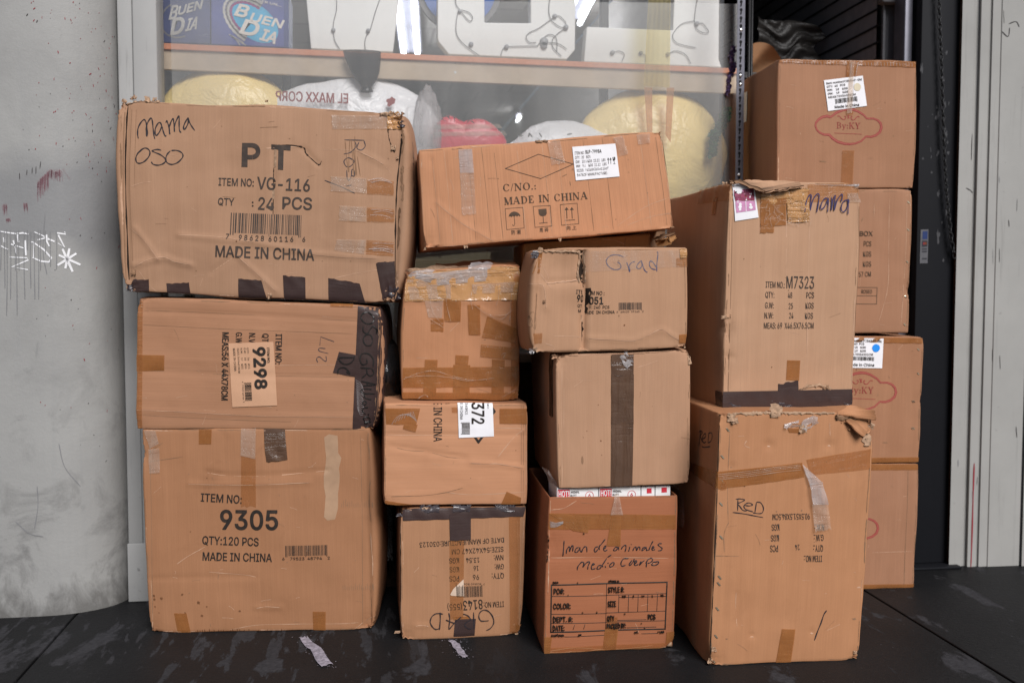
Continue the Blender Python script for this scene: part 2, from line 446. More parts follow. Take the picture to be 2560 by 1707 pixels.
def stroke_ab(mb, sf, P, width, key, off=.0009, n=6, smooth=True, taper=.55, jit=0.0):
    Q = catmull(P, n) if smooth else np.array(P, float)
    k = len(Q); T = np.gradient(Q, axis=0); T /= (np.linalg.norm(T, axis=1)[:, None] + 1e-12)
    N = np.stack([-T[:, 1], T[:, 0]], 1)
    wd = np.full(k, width / 2.0)
    if taper < 1 and k > 4: wd[0] *= taper; wd[-1] *= taper * .8
    wd = wd * (1 + .22 * np.sin(np.arange(k) * .7 + len(Q)))
    if jit: wd = wd * np.array([1 + random.uniform(-jit, jit) for _ in range(k)])
    V = np.empty((2 * k, 2)); V[0::2] = Q + N * wd[:, None]; V[1::2] = Q - N * wd[:, None]
    F = [[2 * i, 2 * i + 1, 2 * i + 3, 2 * i + 2] for i in range(k - 1)]
    # faces must look outward
    put(mb, sf, V, [f[::-1] for f in F], key, off)
def stroke(mb, sf, c, P, width=.0035, key='pen', **kw):
    stroke_ab(mb, sf, sf.px(c, P), width, key, **kw)
def line(mb, sf, c, P, width, key='ink', off=.0008, closed=False):
    """straight printed rules with square ends"""
    A = sf.px(c, P + [P[0]] if closed else P)
    for a, b in zip(A[:-1], A[1:]):
        d = b - a; L = np.linalg.norm(d); d /= L; n = np.array([-d[1], d[0]]) * width / 2; e = d * width * .45
        k = max(2, int(L / .015) + 1); ts = np.linspace(0, 1, k)
        Q = (a - e)[None] + ts[:, None] * (b - a + 2 * e)[None]
        V = np.empty((2 * k, 2)); V[0::2] = Q + n; V[1::2] = Q - n
        put(mb, sf, V, [[2 * i + 2, 2 * i + 3, 2 * i + 1, 2 * i] for i in range(k - 1)], key, off)
def poly(mb, sf, c, P, key='ink', off=.0008, ml=.015):
    A = sf.px(c, P) if c else np.array(P, float)
    tris = tessellate_polygon([[Vector((x, y, 0)) for x, y in A]])
    V, F = refine(A, [list(t) for t in tris], ml); put(mb, sf, V, F, key, off)
def blob(mb, sf, c, ctr, r, key, off=.0009, rough=.3, asp=1.0):
    A = sf.px(c, [ctr, (ctr[0] + r, ctr[1])]); R = np.linalg.norm(A[1] - A[0])
    P = []
    for i in range(14):
        an = 2 * math.pi * i / 14; k = R * (1 + random.uniform(-rough, rough)); P.append((A[0][0] + k * math.cos(an), A[0][1] + k * asp * math.sin(an)))
    poly(mb, sf, None, P, key, off)
def bars(mb, sf, c, tl, tr, h, key='ink', off=.0008, seed=1, n=46):
    rnd = random.Random(seed); x = 0.0; spans = []
    while len(spans) < n:
        wdt = rnd.choice([1, 1, 2, 2, 3]); gap = rnd.choice([1, 1, 2, 2, 3]); spans.append((x, x + wdt)); x += wdt + gap
    tot = spans[-1][1]; tl = np.array(tl, float); tr = np.array(tr, float); d = tr - tl; L = np.linalg.norm(d); dn = np.array([-d[1], d[0]]) / L * h
    A = sf.px(c, [tl, tr, tr + dn, tl + dn])
    for i, (a, b) in enumerate(spans):
        a, b = a / tot, b / tot; k = 1.0 if i in (0, 1, n // 2, n - 1, n - 2) else .9
        ys = np.linspace(0, k, 5); V = []
        for y in ys:
            for x in (a, b): V.append((1 - y) * ((1 - x) * A[0] + x * A[1]) + y * ((1 - x) * A[3] + x * A[2]))
        put(mb, sf, np.array(V), [[2 * j, 2 * j + 1, 2 * j + 3, 2 * j + 2] for j in range(4)], key, off)
def patch(mb, sf, c, quad, key, off=.0014, jag=(0, 0, 0, 0), wr=.0006, step=.012, flip_uv=False, ab=False):
    """sheet of tape or paper; quad TL TR BR BL; jag = raggedness of top right bottom left edge (m)"""
    A = np.array(quad, float) if ab else sf.px(c, quad)
    w_ = max(np.linalg.norm(A[1] - A[0]), np.linalg.norm(A[2] - A[3])); h_ = max(np.linalg.norm(A[3] - A[0]), np.linalg.norm(A[2] - A[1]))
    nu = max(3, int(w_ / step) + 1); nv = max(3, int(h_ / step) + 1)
    if max(jag) > 0: nu = max(nu, 9); nv = max(nv, 9)
    V = np.empty((nu * nv, 2)); UV = np.empty((nu * nv, 2))
    ph = [random.uniform(0, 6.28) for _ in range(4)]
    for j in range(nv):
        for i in range(nu):
            x, y = i / (nu - 1), j / (nv - 1)
            p = (1 - y) * ((1 - x) * A[0] + x * A[1]) + y * ((1 - x) * A[3] + x * A[2])
            V[j * nu + i] = p; UV[j * nu + i] = (y * h_, x * w_) if flip_uv else (x * w_, y * h_)
    UV += np.array([random.uniform(0, 5), random.uniform(0, 5)])
    ex = (A[1] - A[0]) / np.linalg.norm(A[1] - A[0]); ey = (A[3] - A[0]) / np.linalg.norm(A[3] - A[0])
    for i in range(nu):
        if jag[0]: V[i] += ey * random.uniform(-jag[0], jag[0])
        if jag[2]: V[(nv - 1) * nu + i] += ey * random.uniform(-jag[2], jag[2])
    for j in range(nv):
        if jag[1]: V[j * nu + nu - 1] += ex * random.uniform(-jag[1], jag[1])
        if jag[3]: V[j * nu] += ex * random.uniform(-jag[3], jag[3])
    o = off + wr * (np.sin(V[:, 0] * 95 + ph[0] + 2 * np.sin(V[:, 1] * 60 + ph[1])) * .5 + .5)
    P = sf.pos(V, 0.0); P2 = sf.pos(V, 1.0)
    mb.add(P + (P2 - P) * o[:, None], grid_faces(nu, nv), key, UV)
    return A

# slab-serif roman capitals, drawn as polygons on a unit box (x right, y down)
def _bar(x0, y0, x1, y1): return [(x0, y0), (x1, y0), (x1, y1), (x0, y1)]
def _dia(x0, y0, x1, y1, w): return [(x0 - w / 2, y0), (x0 + w / 2, y0), (x1 + w / 2, y1), (x1 - w / 2, y1)]
def _ring(cx, rx, ry, a0, a1, tk, cy=.5, n=18):
    O = []; I = []
    for i in range(n + 1):
        a = math.radians(a0 + (a1 - a0) * i / n); t = tk * (.22 + .78 * abs(math.cos(a)))
        O.append((cx + rx * math.cos(a), cy + ry * math.sin(a))); I.append((cx + (rx - t) * math.cos(a), cy + (ry - t * .3 - .03) * math.sin(a)))
    return [[O[i], O[i + 1], I[i + 1], I[i]] for i in range(n)]
_T, _t, _s = .2, .075, .065
def _stem(x, w=_T, sv=.09): return [_bar(x, 0, x + w, 1), _bar(x - sv, 0, x + w + sv, _s), _bar(x - sv, 1 - _s, x + w + sv, 1)]
SER = {
 'M': (1.1, _stem(.09, _t) + _stem(.86) + [_dia(.16, 0, .5, 1, _T), _dia(.88, 0, .53, 1, _t)]),
 'A': (.98, [_dia(.46, 0, .1, 1, _t), _dia(.5, 0, .82, 1, _T), _bar(.24, .62, .66, .68), _bar(0, 1 - _s, .24, 1), _bar(.64, 1 - _s, .98, 1)]),
 'D': (.92, _stem(.12) + _ring(.38, .5, .5, -90, 90, .19) + [_bar(.12, 0, .4, _s), _bar(.12, 1 - _s, .4, 1)]),
 'E': (.8, _stem(.12) + [_bar(.12, 0, .72, _s), _bar(.12, 1 - _s, .74, 1), _bar(.2, .47, .52, .53), _bar(.66, 0, .72, .28), _bar(.68, .7, .74, 1), _bar(.46, .36, .52, .64)]),
 'I': (.42, _stem(.12)),
 'N': (.98, _stem(.1, _t) + [_bar(.78, 0, .84, 1), _bar(.68, 0, .94, _s), _dia(.16, 0, .78, 1, _T)]),
 'C': (.86, _ring(.46, .44, .5, 40, 320, .19) + [_bar(.74, .08, .8, .33)]),
 'H': (1.0, _stem(.12) + _stem(.7) + [_bar(.2, .47, .75, .53)]),
 'O': (.94, _ring(.47, .45, .5, 0, 360, .19, n=28)),
 '/': (.4, [_dia(.36, -.04, .04, 1.04, .07)]),
 '.': (.26, [_bar(.05, .84, .2, 1)]), ':': (.3, [_bar(.08, .84, .23, 1), _bar(.08, .42, .23, .58)]),
 'B': (.82, _stem(.12, .13) + _ring(.36, .36, .25, -90, 90, .14, .26) + _ring(.36, .42, .26, -90, 90, .14, .74) + [_bar(.12, 0, .38, _s), _bar(.12, .48, .38, .52), _bar(.12, 1 - _s, .38, 1)]),
 'K': (.94, _stem(.12, .13) + [_dia(.74, 0, .28, .55, _t), _dia(.38, .42, .78, 1, .15), _bar(.58, 0, .92, _s), _bar(.62, 1 - _s, .96, 1)]),
 'Y': (.9, [_dia(.14, 0, .44, .55, .15), _dia(.76, 0, .48, .55, _t), _bar(.39, .5, .53, 1), _bar(0, 0, .3, _s), _bar(.6, 0, .92, _s), _bar(.3, 1 - _s, .62, 1)]),
 'y': (.7, [_dia(.12, .35, .36, 1, .12), _dia(.6, .35, .26, 1.22, _t), _bar(0, .35, .26, .4), _bar(.46, .35, .72, .4), _bar(.1, 1.18, .28, 1.28)]),
 ' ': (.42, [])}
def serif_glyphs(s):
    V = []; F = []; x = 0.0
    for i, ch in enumerate(s):
        wd, ps = SER[ch]
        for p in ps:
            b = len(V); V += [(x + a, y) for a, y in p]; F.append([b + k for k in range(len(p))])
        x += wd + .1
    V = np.array(V); V[:, 0] -= V[:, 0].min(); V[:, 0] /= V[:, 0].max(); return V, F

# ------------------------------------------------------------------ cartons
class Carton:
    def __init__(s, label, c, quad, plane, depth, mat, r=.005, seed=1, bulge=(.004, .004, .004, .003), amp=.0012, creases=(), dents=(), crush=(),
                 step=.009, name="cardboard_box", open_top=False, zclamp=None):
        s.label = label; a, yaw = plane
        n = np.array([math.sin(math.radians(-yaw)), math.cos(math.radians(yaw)), 0.0])
        s.Q = on_plane(src(c, quad), np.array([a[0], a[1], 0.0]), n)
        if zclamp: s.Q[2, 2] = s.Q[3, 2] = zclamp
        s.R = s.Q + n * depth; s.nin = n
        s.L = np.array([(np.linalg.norm(s.Q[1] - s.Q[0]) + np.linalg.norm(s.Q[2] - s.Q[3])) / 2,
                        (np.linalg.norm(s.Q[3] - s.Q[0]) + np.linalg.norm(s.Q[2] - s.Q[1])) / 2, depth])
        s.r = r; s.bulge = bulge; s.amp = amp; s.mat = mat; s.step = step; s.name = name; s.open_top = open_top
        u = s.Q[1] - s.Q[0] + s.Q[2] - s.Q[3]; s.ex = u / np.linalg.norm(u)
        u = s.Q[3] - s.Q[0] + s.Q[2] - s.Q[1]; s.ey = u / np.linalg.norm(u); s.ez = n
        rs = np.random.RandomState(seed); s.wv = []
        for wl, k in ((.42, 1.9), (.17, .8), (.07, .22), (.03, .05)):
            for _ in range(5):
                d = rs.normal(size=3); d /= np.linalg.norm(d); s.wv.append((d * 2 * math.pi / wl, rs.uniform(0, 6.28), amp * k / 2.2))
        s.front = None; s.creases = []; s.dents = []; s.crush = crush
        s.front = Face(s, 'front')
        for cc, P, am, wd in creases: s.creases.append((s.front.px(cc, P), am, wd))
        for cc, p, am, rd in dents: s.dents.append((s.front.px(cc, [p])[0], am, rd))
        s.mb = MB(); s.kids = []
        s._body()
    def tri(s, f):
        x, y, z = f[:, :1], f[:, 1:2], f[:, 2:]
        F = (1 - y) * ((1 - x) * s.Q[0] + x * s.Q[1]) + y * ((1 - x) * s.Q[3] + x * s.Q[2])
        return F + s.nin * (z * s.L[2])
    def disp(s, p, d):
        o = np.zeros(len(p))
        for k, ph, am in s.wv: o += am * np.sin(p @ k + ph)
        f = p / s.L
        e = [np.clip(4 * f[:, i] * (1 - f[:, i]), 0, 1) ** .6 for i in range(3)]
        wf = np.clip(-d[:, 2], 0, 1); o += s.bulge[0] * wf * e[0] * e[1]
        o += s.bulge[1] * np.clip(-d[:, 0], 0, 1) * e[1] * e[2] ** .15 + s.bulge[2] * np.clip(d[:, 0], 0, 1) * e[1] * e[2] ** .15
        o += s.bulge[3] * np.clip(-d[:, 1], 0, 1) * e[0] * e[2] ** .3
        for A, am, wd in s.creases:
            best = np.full(len(p), 9.0)
            for a, b in zip(A[:-1], A[1:]):
                ab = b - a; t = np.clip(((p[:, :2] - a) @ ab) / (ab @ ab), 0, 1)
                best = np.minimum(best, np.linalg.norm(p[:, :2] - a - t[:, None] * ab, axis=1))
            o += wf * am * np.exp(-(best / wd) ** 2)
        for c0, am, rd in s.dents:
            o += wf * am * np.exp(-(np.linalg.norm(p[:, :2] - c0, axis=1) / rd) ** 2)
        for (a, b, c_, rd, dp) in s.crush:
            q = np.array([a, b, c_]) * s.L; dist = np.linalg.norm(p - q, axis=1); g = np.exp(-(dist / rd) ** 2)
            o += -dp * g * (1 + .7 * np.sin(p @ np.array([190., 130., 170.]) + a * 3 + b) * np.sin(p @ np.array([-120., 210., 90.])))
        return o
    def surf(s, m, off=0.0):
        inn = np.clip(m, s.r, s.L - s.r); d = m - inn; ln = np.linalg.norm(d, axis=1); d = d / np.maximum(ln, 1e-9)[:, None]
        p = inn + d * s.r
        N = d[:, :1] * s.ex + d[:, 1:2] * s.ey + d[:, 2:] * s.ez
        return s.tri(p / s.L) + N * (s.disp(p, d) + off)[:, None]
    def _par(s, L, st):
        k = max(2, int((L - 2 * s.r) / st))
        return np.concatenate([[0, s.r * .45], np.linspace(s.r, L - s.r, k), [L - s.r * .45, L]])
    def _body(s):
        W, H, D = s.L; U = s._par(W, s.step); V = s._par(H, s.step); Z = s._par(D, .03)
        allm = []; allf = []; alluv = []; base = 0
        def face(P, Q, fn, flip):
            nonlocal base
            nu, nv = len(P), len(Q); m = np.empty((nu * nv, 3)); uv = np.empty((nu * nv, 2))
            for j, q in enumerate(Q):
                m[j * nu:(j + 1) * nu] = [fn(p, q) for p in P]; uv[j * nu:(j + 1) * nu, 0] = P; uv[j * nu:(j + 1) * nu, 1] = q
            for f in grid_faces(nu, nv, flip): allf.append([i + base for i in f]); alluv.extend([uv[i] for i in f])
            allm.append(m); base += nu * nv
        face(U, V, lambda p, q: (p, q, 0), True); face(U, V, lambda p, q: (p, q, D), False)
        face(Z, V, lambda p, q: (0, q, p), False); face(Z, V, lambda p, q: (W, q, p), True)
        if not s.open_top: face(U, Z, lambda p, q: (p, 0, q), False)
        face(U, Z, lambda p, q: (p, H, q), True)
        m = np.concatenate(allm); key = np.round(m * 1e5).astype(np.int64)
        _, first, inv = np.unique(key, axis=0, return_index=True, return_inverse=True); inv = np.asarray(inv).ravel()
        P = s.surf(m[first]); k = s.mb.mi(s.mat)
        s.mb.v.append(P); s.mb.f = [[int(inv[i]) for i in f] for f in allf]; s.mb.m = [k] * len(allf); s.mb.uv = [tuple(u) for u in alluv]; s.mb.n = len(P)
    def face(s, w): return Face(s, w) if w != 'front' else s.front
    # shorthand
    def T(s, c, tx, tl, tr, h, key='ink', **kw): text(s.mb, kw.pop('sf', s.front), c, tx, tl, tr, h, key, **kw)
    def S(s, c, P, w=.0035, key='pen', **kw): stroke(s.mb, kw.pop('sf', s.front), c, P, w, key, **kw)
    def tape(s, c, quad, key='tan', name="packing_tape", label=None, **kw):
        mb = MB(); kw.setdefault('off', .0016 + .0004 * len(s.kids) % .0016); patch(mb, kw.pop('sf', s.front), c, quad, key, **kw)
        s.kids.append((mb, name, label)); return mb
    def crease(s, c, P, w=.0016, key='crease', **kw): stroke(s.mb, s.front, c, P, w, key, off=.0007, jit=.5, **kw)
    def rip(s, c, P, w=.008, out=.004, key='core', jit=.8, label=None):
        """ragged torn paper standing along a line"""
        A = s.front.px(c, P); Q = []
        for a, b in zip(A[:-1], A[1:]):
            k = max(2, int(np.linalg.norm(b - a) / .006))
            for t in np.linspace(0, 1, k, endpoint=False): Q.append(a + (b - a) * t)
        Q.append(A[-1]); Q = np.array(Q); k = len(Q); T = np.gradient(Q, axis=0); T /= np.linalg.norm(T, axis=1)[:, None] + 1e-9; N = np.stack([-T[:, 1], T[:, 0]], 1)
        rows = []; offs = []
        for r_ in range(4):
            f = r_ / 3 - .5
            rows.append(Q + N * np.array([w * f * (1 + random.uniform(-jit, jit)) for _ in range(k)])[:, None] + T * np.array([random.uniform(-.002, .002) for _ in range(k)])[:, None])
            offs.append(np.array([.0008 + (out * random.random() if r_ in (1, 2) else out * .5 * random.random()) for _ in range(k)]))
        V = np.concatenate(rows); o = np.concatenate(offs)
        P0 = s.front.pos(V, 0.0); P1 = s.front.pos(V, 1.0); mb = MB()
        mb.add(P0 + (P1 - P0) * o[:, None], grid_faces(k, 4), key, V * 3)
        s.kids.append((mb, "torn_edge", label))
    def scrap(s, c, p, size, key='core', name="torn_flap", lift=.02, n=6, label=None, asp=1.0, rot=0.0):
        A = s.front.px(c, [p, (p[0] + size, p[1])]); R = np.linalg.norm(A[1] - A[0]); mb = MB(); V = []; o = []; R *= .72; lift *= .6
        for j in range(n):
            for i in range(n):
                x, y = i / (n - 1) - .5, j / (n - 1) - .5
                x += random.uniform(-.09, .09); y += random.uniform(-.09, .09)
                xr, yr = x * math.cos(rot) - y * math.sin(rot) * asp, x * math.sin(rot) + y * math.cos(rot) * asp
                V.append((A[0][0] + xr * R, A[0][1] + yr * R)); o.append(.001 + lift * (random.random() ** 1.5) * (.3 + .7 * (j / (n - 1))))
        V = np.array(V); W, H, _ = s.L
        Vc = np.clip(V, 0, [W, H]); P0 = s.front.pos(Vc, 0.0); P1 = s.front.pos(Vc, 1.0)
        ov = V - Vc
        P = P0 + (P1 - P0) * np.array(o)[:, None] + ov[:, :1] * s.ex + ov[:, 1:] * s.ey
        F = [f for f in grid_faces(n, n) if random.random() > .12]
        mb.add(P, F, key, V); s.kids.append((mb, name, label))
    def label_sheet(s, c, quad, key='white', off=.003, name="paper_label", label=None, **kw):
        mb = MB(); patch(mb, s.front, c, quad, key, off=off, wr=.0003, **kw); s.kids.append((mb, name, label)); return mb
    def staple(s, c, p, ang=55, L=14, sf=None):
        sf = sf or s.front; mb = MB(); a = math.radians(ang); d = np.array([math.cos(a), math.sin(a)]) * L / 2; g = np.array([4.0, -1.0])
        for q in (-.5, .5): stroke(mb, sf, c, [tuple(np.array(p) - d + g * q), tuple(np.array(p) + d + g * q)], .0022, 'staple', off=.0022)
        s.kids.append((mb, "staple", None))
    def wear(s):
        W, H, _ = s.L; rnd = random.Random(len(s.label)); f = s.front
        for (ax, ay), (bx, by) in (((0, 0), (W, 0)), ((W, 0), (W, H)), ((0, H), (W, H)), ((0, 0), (0, H))):
            Lh = math.hypot(bx - ax, by - ay); t = rnd.uniform(0, .05)
            while t < Lh:
                L = rnd.uniform(.02, .16); ins = rnd.uniform(.0015, .005); nx, ny = ((0, 1) if ay == by and ay == 0 else (0, -1) if ay == by else (1, 0) if ax == 0 else (-1, 0)); ux, uy = (bx - ax) / Lh, (by - ay) / Lh
                e = min(t + L, Lh); P = [(ax + ux * q + nx * (ins + rnd.uniform(0, .002)), ay + uy * q + ny * (ins + rnd.uniform(0, .002))) for q in np.linspace(t, e, 4)]
                stroke_ab(s.mb, f, P, rnd.uniform(.0008, .0022), rnd.choice(['crease', 'shade', 'shade']), off=.0006 + rnd.uniform(0, .0004), jit=.6, taper=.2); t = e + rnd.uniform(0, .08)
        for _ in range(int(34 * W * H) + 3):
            x, y = rnd.uniform(.02, W - .02), rnd.uniform(.02, H - .02); a = rnd.choice([rnd.uniform(-.3, .3), rnd.uniform(0, 3.14)]); L = rnd.uniform(.006, .05)
            stroke_ab(s.mb, f, [(x, y), (x + L * .5 * math.cos(a) + .002, y + L * .5 * math.sin(a)), (x + L * math.cos(a), y + L * math.sin(a) + .002)], rnd.uniform(.0006, .0013), rnd.choice(['shade', 'crease', 'crease']), off=.0006, taper=.2)
        for _ in range(int(16 * W * H) + 1):
            x, y = rnd.uniform(.03, W - .03), rnd.uniform(.03, H - .03); r = rnd.uniform(.0012, .003); poly(s.mb, f, None, [(x + r * rnd.uniform(.6, 1.4) * math.cos(k), y + r * rnd.uniform(.6, 1.4) * math.sin(k)) for k in np.linspace(0, 5.6, 8)], rnd.choice(['shade', 'stain', 'shade']), .0006)
    def done(s, open_solid=False):
        s.wear()
        V = s.mb.v[0]; o0 = (V[:, 0].mean(), V[:, 1].mean(), V[:, 2].min())
        o = s.mb.build(s.name, None, o0); tag(o, s.label, "cardboard box", "cardboard boxes stacked on the pavement")
        if open_solid:
            md = o.modifiers.new("thickness", 'SOLIDIFY'); md.thickness = .005; md.offset = -1
        for mb, nm, lb in s.kids: child(mb, nm, o, lb)
        s.obj = o; return o

# ================================================================== the street and the shop front
def ground_mat():
    m, nt, b = new_mat("worn_dark_concrete")
    v = coords(nt, "Object"); sep = nd(nt, "ShaderNodeSeparateXYZ"); lk(nt, v, sep.inputs[0])
    a = noise(nt, v, 1.3, 7, .6, .4); f = noise(nt, v, 60, 4, .6); g = noise(nt, v, 260, 2)
    col = mix(nt, ramp(nt, a, .35, .7), (.009, .0091, .0097, 1), (.017, .017, .018, 1))
    st = coords(nt, "Object", (5.2, 2.3, 1)); nt.nodes[-1].inputs["Rotation"].default_value = (0, 0, .75)
    p = noise(nt, st, 1.0, 9, .6, .5)
    dry = ramp(nt, p, .575, .615, 0, .65)
    st2 = coords(nt, "Object", (16, 3.0, 1)); nt.nodes[-1].inputs["Rotation"].default_value = (0, 0, -.7)
    p2 = noise(nt, st2, 1.0, 7, .6, .3); left = ramp(nt, sep.outputs[0], .1, -.6)
    dry2 = math_n(nt, 'MULTIPLY', ramp(nt, p2, .56, .59, 0, .55), left)
    wall = math_n(nt, 'MULTIPLY', ramp(nt, math_n(nt, 'ADD', sep.outputs[1], ramp(nt, p, .3, .7, -.25, .25)), 3.72, 3.84), .75)
    d = math_n(nt, 'MAXIMUM', math_n(nt, 'MAXIMUM', dry, dry2), wall)
    dc = mix(nt, ramp(nt, f, .35, .65), (.052, .051, .056, 1), (.080, .079, .086, 1))
    col = mix(nt, d, col, dc)
    sp = noise(nt, v, 30, 3, .5); col = mix(nt, ramp(nt, sp, .69, .72, 0, .75), col, (.008, .008, .009, 1))
    sp2 = noise(nt, v, 75, 2, .5); col = mix(nt, ramp(nt, sp2, .74, .76, 0, .6), col, (.10, .10, .105, 1))
    col = mix(nt, ramp(nt, g, .35, .65, 0, .3), col, (.030, .030, .032, 1))
    lk(nt, col, b.inputs["Base Color"]); lk(nt, ramp(nt, d, 0, .6, .5, .85), b.inputs["Roughness"]); b.inputs["Specular IOR Level"].default_value = .07
    lk(nt, bump(nt, g, .35, .002, bump(nt, f, .45, .004)), b.inputs["Normal"])
    return m
M['ground'] = ground_mat()
M['joint'] = plain("joint_filler", (.010, .010, .011), .9)
M['mark'] = plain("lilac_spray_paint", (.30, .28, .33), .8, var=.5, nscale=70)

def plaster_mat():
    m, nt, b = new_mat("painted_plaster")
    v = coords(nt, "UV"); sep = nd(nt, "ShaderNodeSeparateXYZ"); lk(nt, v, sep.inputs[0])
    a = noise(nt, v, 1.6, 6, .6); base = mix(nt, ramp(nt, a, .3, .7), (.275, .272, .265, 1), (.338, .336, .325, 1))
    # buffed band of older grey paint with soft sprayed edges (height in metres = -v)
    e = noise(nt, v, 2.4, 3, .5)
    hi = math_n(nt, 'ADD', sep.outputs[1], ramp(nt, e, .2, .8, -.12, .12))
    band = math_n(nt, 'MULTIPLY', ramp(nt, hi, -1.80, -1.66), ramp(nt, hi, -1.36, -1.42))
    col = mix(nt, math_n(nt, 'MULTIPLY', band, .6), base, (.165, .168, .18, 1))
    st = coords(nt, "UV", (26, 1.3, 1)); s1 = noise(nt, st, 1.0, 4, .6)
    col = mix(nt, ramp(nt, s1, .52, .8, 0, .35), col, (.26, .262, .265, 1))
    low = ramp(nt, sep.outputs[1], -1.1, -.1, 0, 1)
    d = noise(nt, v, 4.2, 9, .68, .5); k = math_n(nt, 'MULTIPLY', ramp(nt, d, .50, .64), math_n(nt, 'ADD', math_n(nt, 'MULTIPLY', low, .6), .1))
    col = mix(nt, k, col, (.10, .098, .096, 1))
    sp = noise(nt, v, 60, 3, .6)
    col = mix(nt, ramp(nt, sp, .70, .74, 0, .45), col, (.14, .14, .14, 1))
    sw = coords(nt, "UV", (9, 5, 1)); d2 = noise(nt, sw, 1.0, 8, .7, 1.0)
    col = mix(nt, ramp(nt, d2, .64, .74, 0, .5), col, (.17, .17, .17, 1))
    gr = math_n(nt, 'MULTIPLY', ramp(nt, math_n(nt, 'ADD', sep.outputs[1], ramp(nt, d2, .3, .7, -.10, .10)), -.13, .0), .75)
    col = mix(nt, gr, col, (.10, .096, .09, 1))
    lk(nt, col, b.inputs["Base Color"]); b.inputs["Roughness"].default_value = .62
    n1 = bump(nt, noise(nt, v, 90, 4, .6), .3, .002); n2 = bump(nt, noise(nt, v, 9, 5, .6), .25, .01, n1); lk(nt, n2, b.inputs["Normal"])
    return m
M['plaster'] = plaster_mat()
def frame_mat(name, c, scuff=.5):
    m, nt, b = new_mat(name); v = coords(nt, "Object")
    a = noise(nt, v, 3, 6, .6); col = mix(nt, ramp(nt, a, .3, .7), rgb(c, .92), rgb(c, 1.06))
    st = coords(nt, "Object", (40, 40, 2.2)); s1 = noise(nt, st, 1.0, 6, .65)
    col = mix(nt, ramp(nt, s1, .58, .72, 0, scuff), col, rgb(c, .48))
    d = noise(nt, v, 26, 6, .7); col = mix(nt, ramp(nt, d, .66, .72, 0, scuff), col, rgb(c, .25))
    lk(nt, col, b.inputs["Base Color"]); b.inputs["Roughness"].default_value = .6; b.inputs["Specular IOR Level"].default_value = .15
    lk(nt, bump(nt, noise(nt, v, 120, 3), .2, .001), b.inputs["Normal"]); return m
M['frame'] = frame_mat("grey_painted_frame", (.36, .36, .355))
M['doorframe'] = frame_mat("pale_painted_door_frame", (.345, .34, .325), .3)
M['darkdoor'] = frame_mat("dark_grey_door_paint", (.009, .0095, .012), .2)
M['rust'] = plain("rusty_steel", (.045, .022, .012), .85, var=.5, nscale=40)
M['darkwall'] = plain("dark_interior_wall", (.11, .11, .12), .8)
M['slat'] = plain("dark_grey_slat_panel", (.2, .2, .225), .6)
M['groove'] = plain("panel_groove", (.004, .004, .005), .9)
M['ceil'] = plain("grey_ceiling", (.30, .30, .30), .8)
M['facade'] = plain("upper_facade_paint", (.36, .36, .36), .8)
M['steelgrey'] = plain("grey_slotted_steel", (.12, .12, .145), .4, metal=.4, var=.15)
M['black'] = plain("black_steel", (.012, .012, .013), .45)
M['bolt'] = plain("zinc_bolt", (.6, .6, .6), .3, metal=1.0)
M['reds'] = plain("red_paint_speck", (.25, .02, .03), .6)
M['blacks'] = plain("dark_speck", (.05, .045, .045), .7)
M['drip'] = plain("grey_drip", (.205, .205, .212), .6)
M['chalk'] = plain("white_paint_marker", (.80, .80, .82), .6)
def smear_mat():
    m, nt, b = new_mat("pink_smear"); v = coords(nt, "UV", (30, 2, 1)); n = noise(nt, v, 1.0, 4, .6)
    b.inputs["Base Color"].default_value = (.30, .15, .175, 1); tr = nd(nt, "ShaderNodeBsdfTransparent"); mx = nd(nt, "ShaderNodeMixShader")
    lk(nt, ramp(nt, n, .3, .7, .96, .68), mx.inputs[0]); lk(nt, b.outputs[0], mx.inputs[1]); lk(nt, tr.outputs[0], mx.inputs[2])
    lk(nt, mx.outputs[0], nt.nodes["Material Output"].inputs[0]); return m
M['smear'] = smear_mat()

# ground: one sheet to the horizon, slabs laid on it with open joints
g = MB(); R_ = 200.0
g.add([(-R_, -R_, -.03), (R_, -R_, -.03), (R_, R_, -.03), (-R_, R_, -.03)], [[0, 1, 2, 3]], 'ground')
tag(g.build("ground", smooth=False), "dark ground reaching the horizon", None, None, 'structure')
sw = MB(); JX = [-4.24, -1.12, 2.005, 5.13]
for a, b in zip(JX[:-1], JX[1:]):
    for y0, y1 in ((-1.6, .9), (.9, 4.3)):
        add_box(sw, a + .005, b - .005, y0 + .005, y1 - .005, -.028, 0, 'ground', .004)
for a in (-1.12, 2.005): sw.add([(a - .006, -1.6, -.012), (a + .006, -1.6, -.012), (a + .006, 4.3, -.012), (a - .006, 4.3, -.012)], [[0, 1, 2, 3]], 'joint')
class GroundFace:
    def px(s, c, p): return on_z(c, p)[:, :2]
    def pos(s, ab, off): ab = np.atleast_2d(ab); return np.column_stack([ab, np.full(len(ab), off)])
gf = GroundFace()
def rough_quad(P, k):
    out = []
    for a, b in zip(P, P[1:] + P[:1]):
        for t in np.linspace(0, 1, 7, endpoint=False): out.append((a[0] + (b[0] - a[0]) * t + random.uniform(-k, k), a[1] + (b[1] - a[1]) * t + random.uniform(-k, k)))
    return out
poly(sw, gf, 'G', rough_quad([(689, 1467), (708, 1464), (768, 1527), (738, 1532)], 3.2), 'mark', .004)
poly(sw, gf, 'G', rough_quad([(1031, 1472), (1046, 1470), (1076, 1508), (1060, 1512)], 2.6), 'mark', .004)
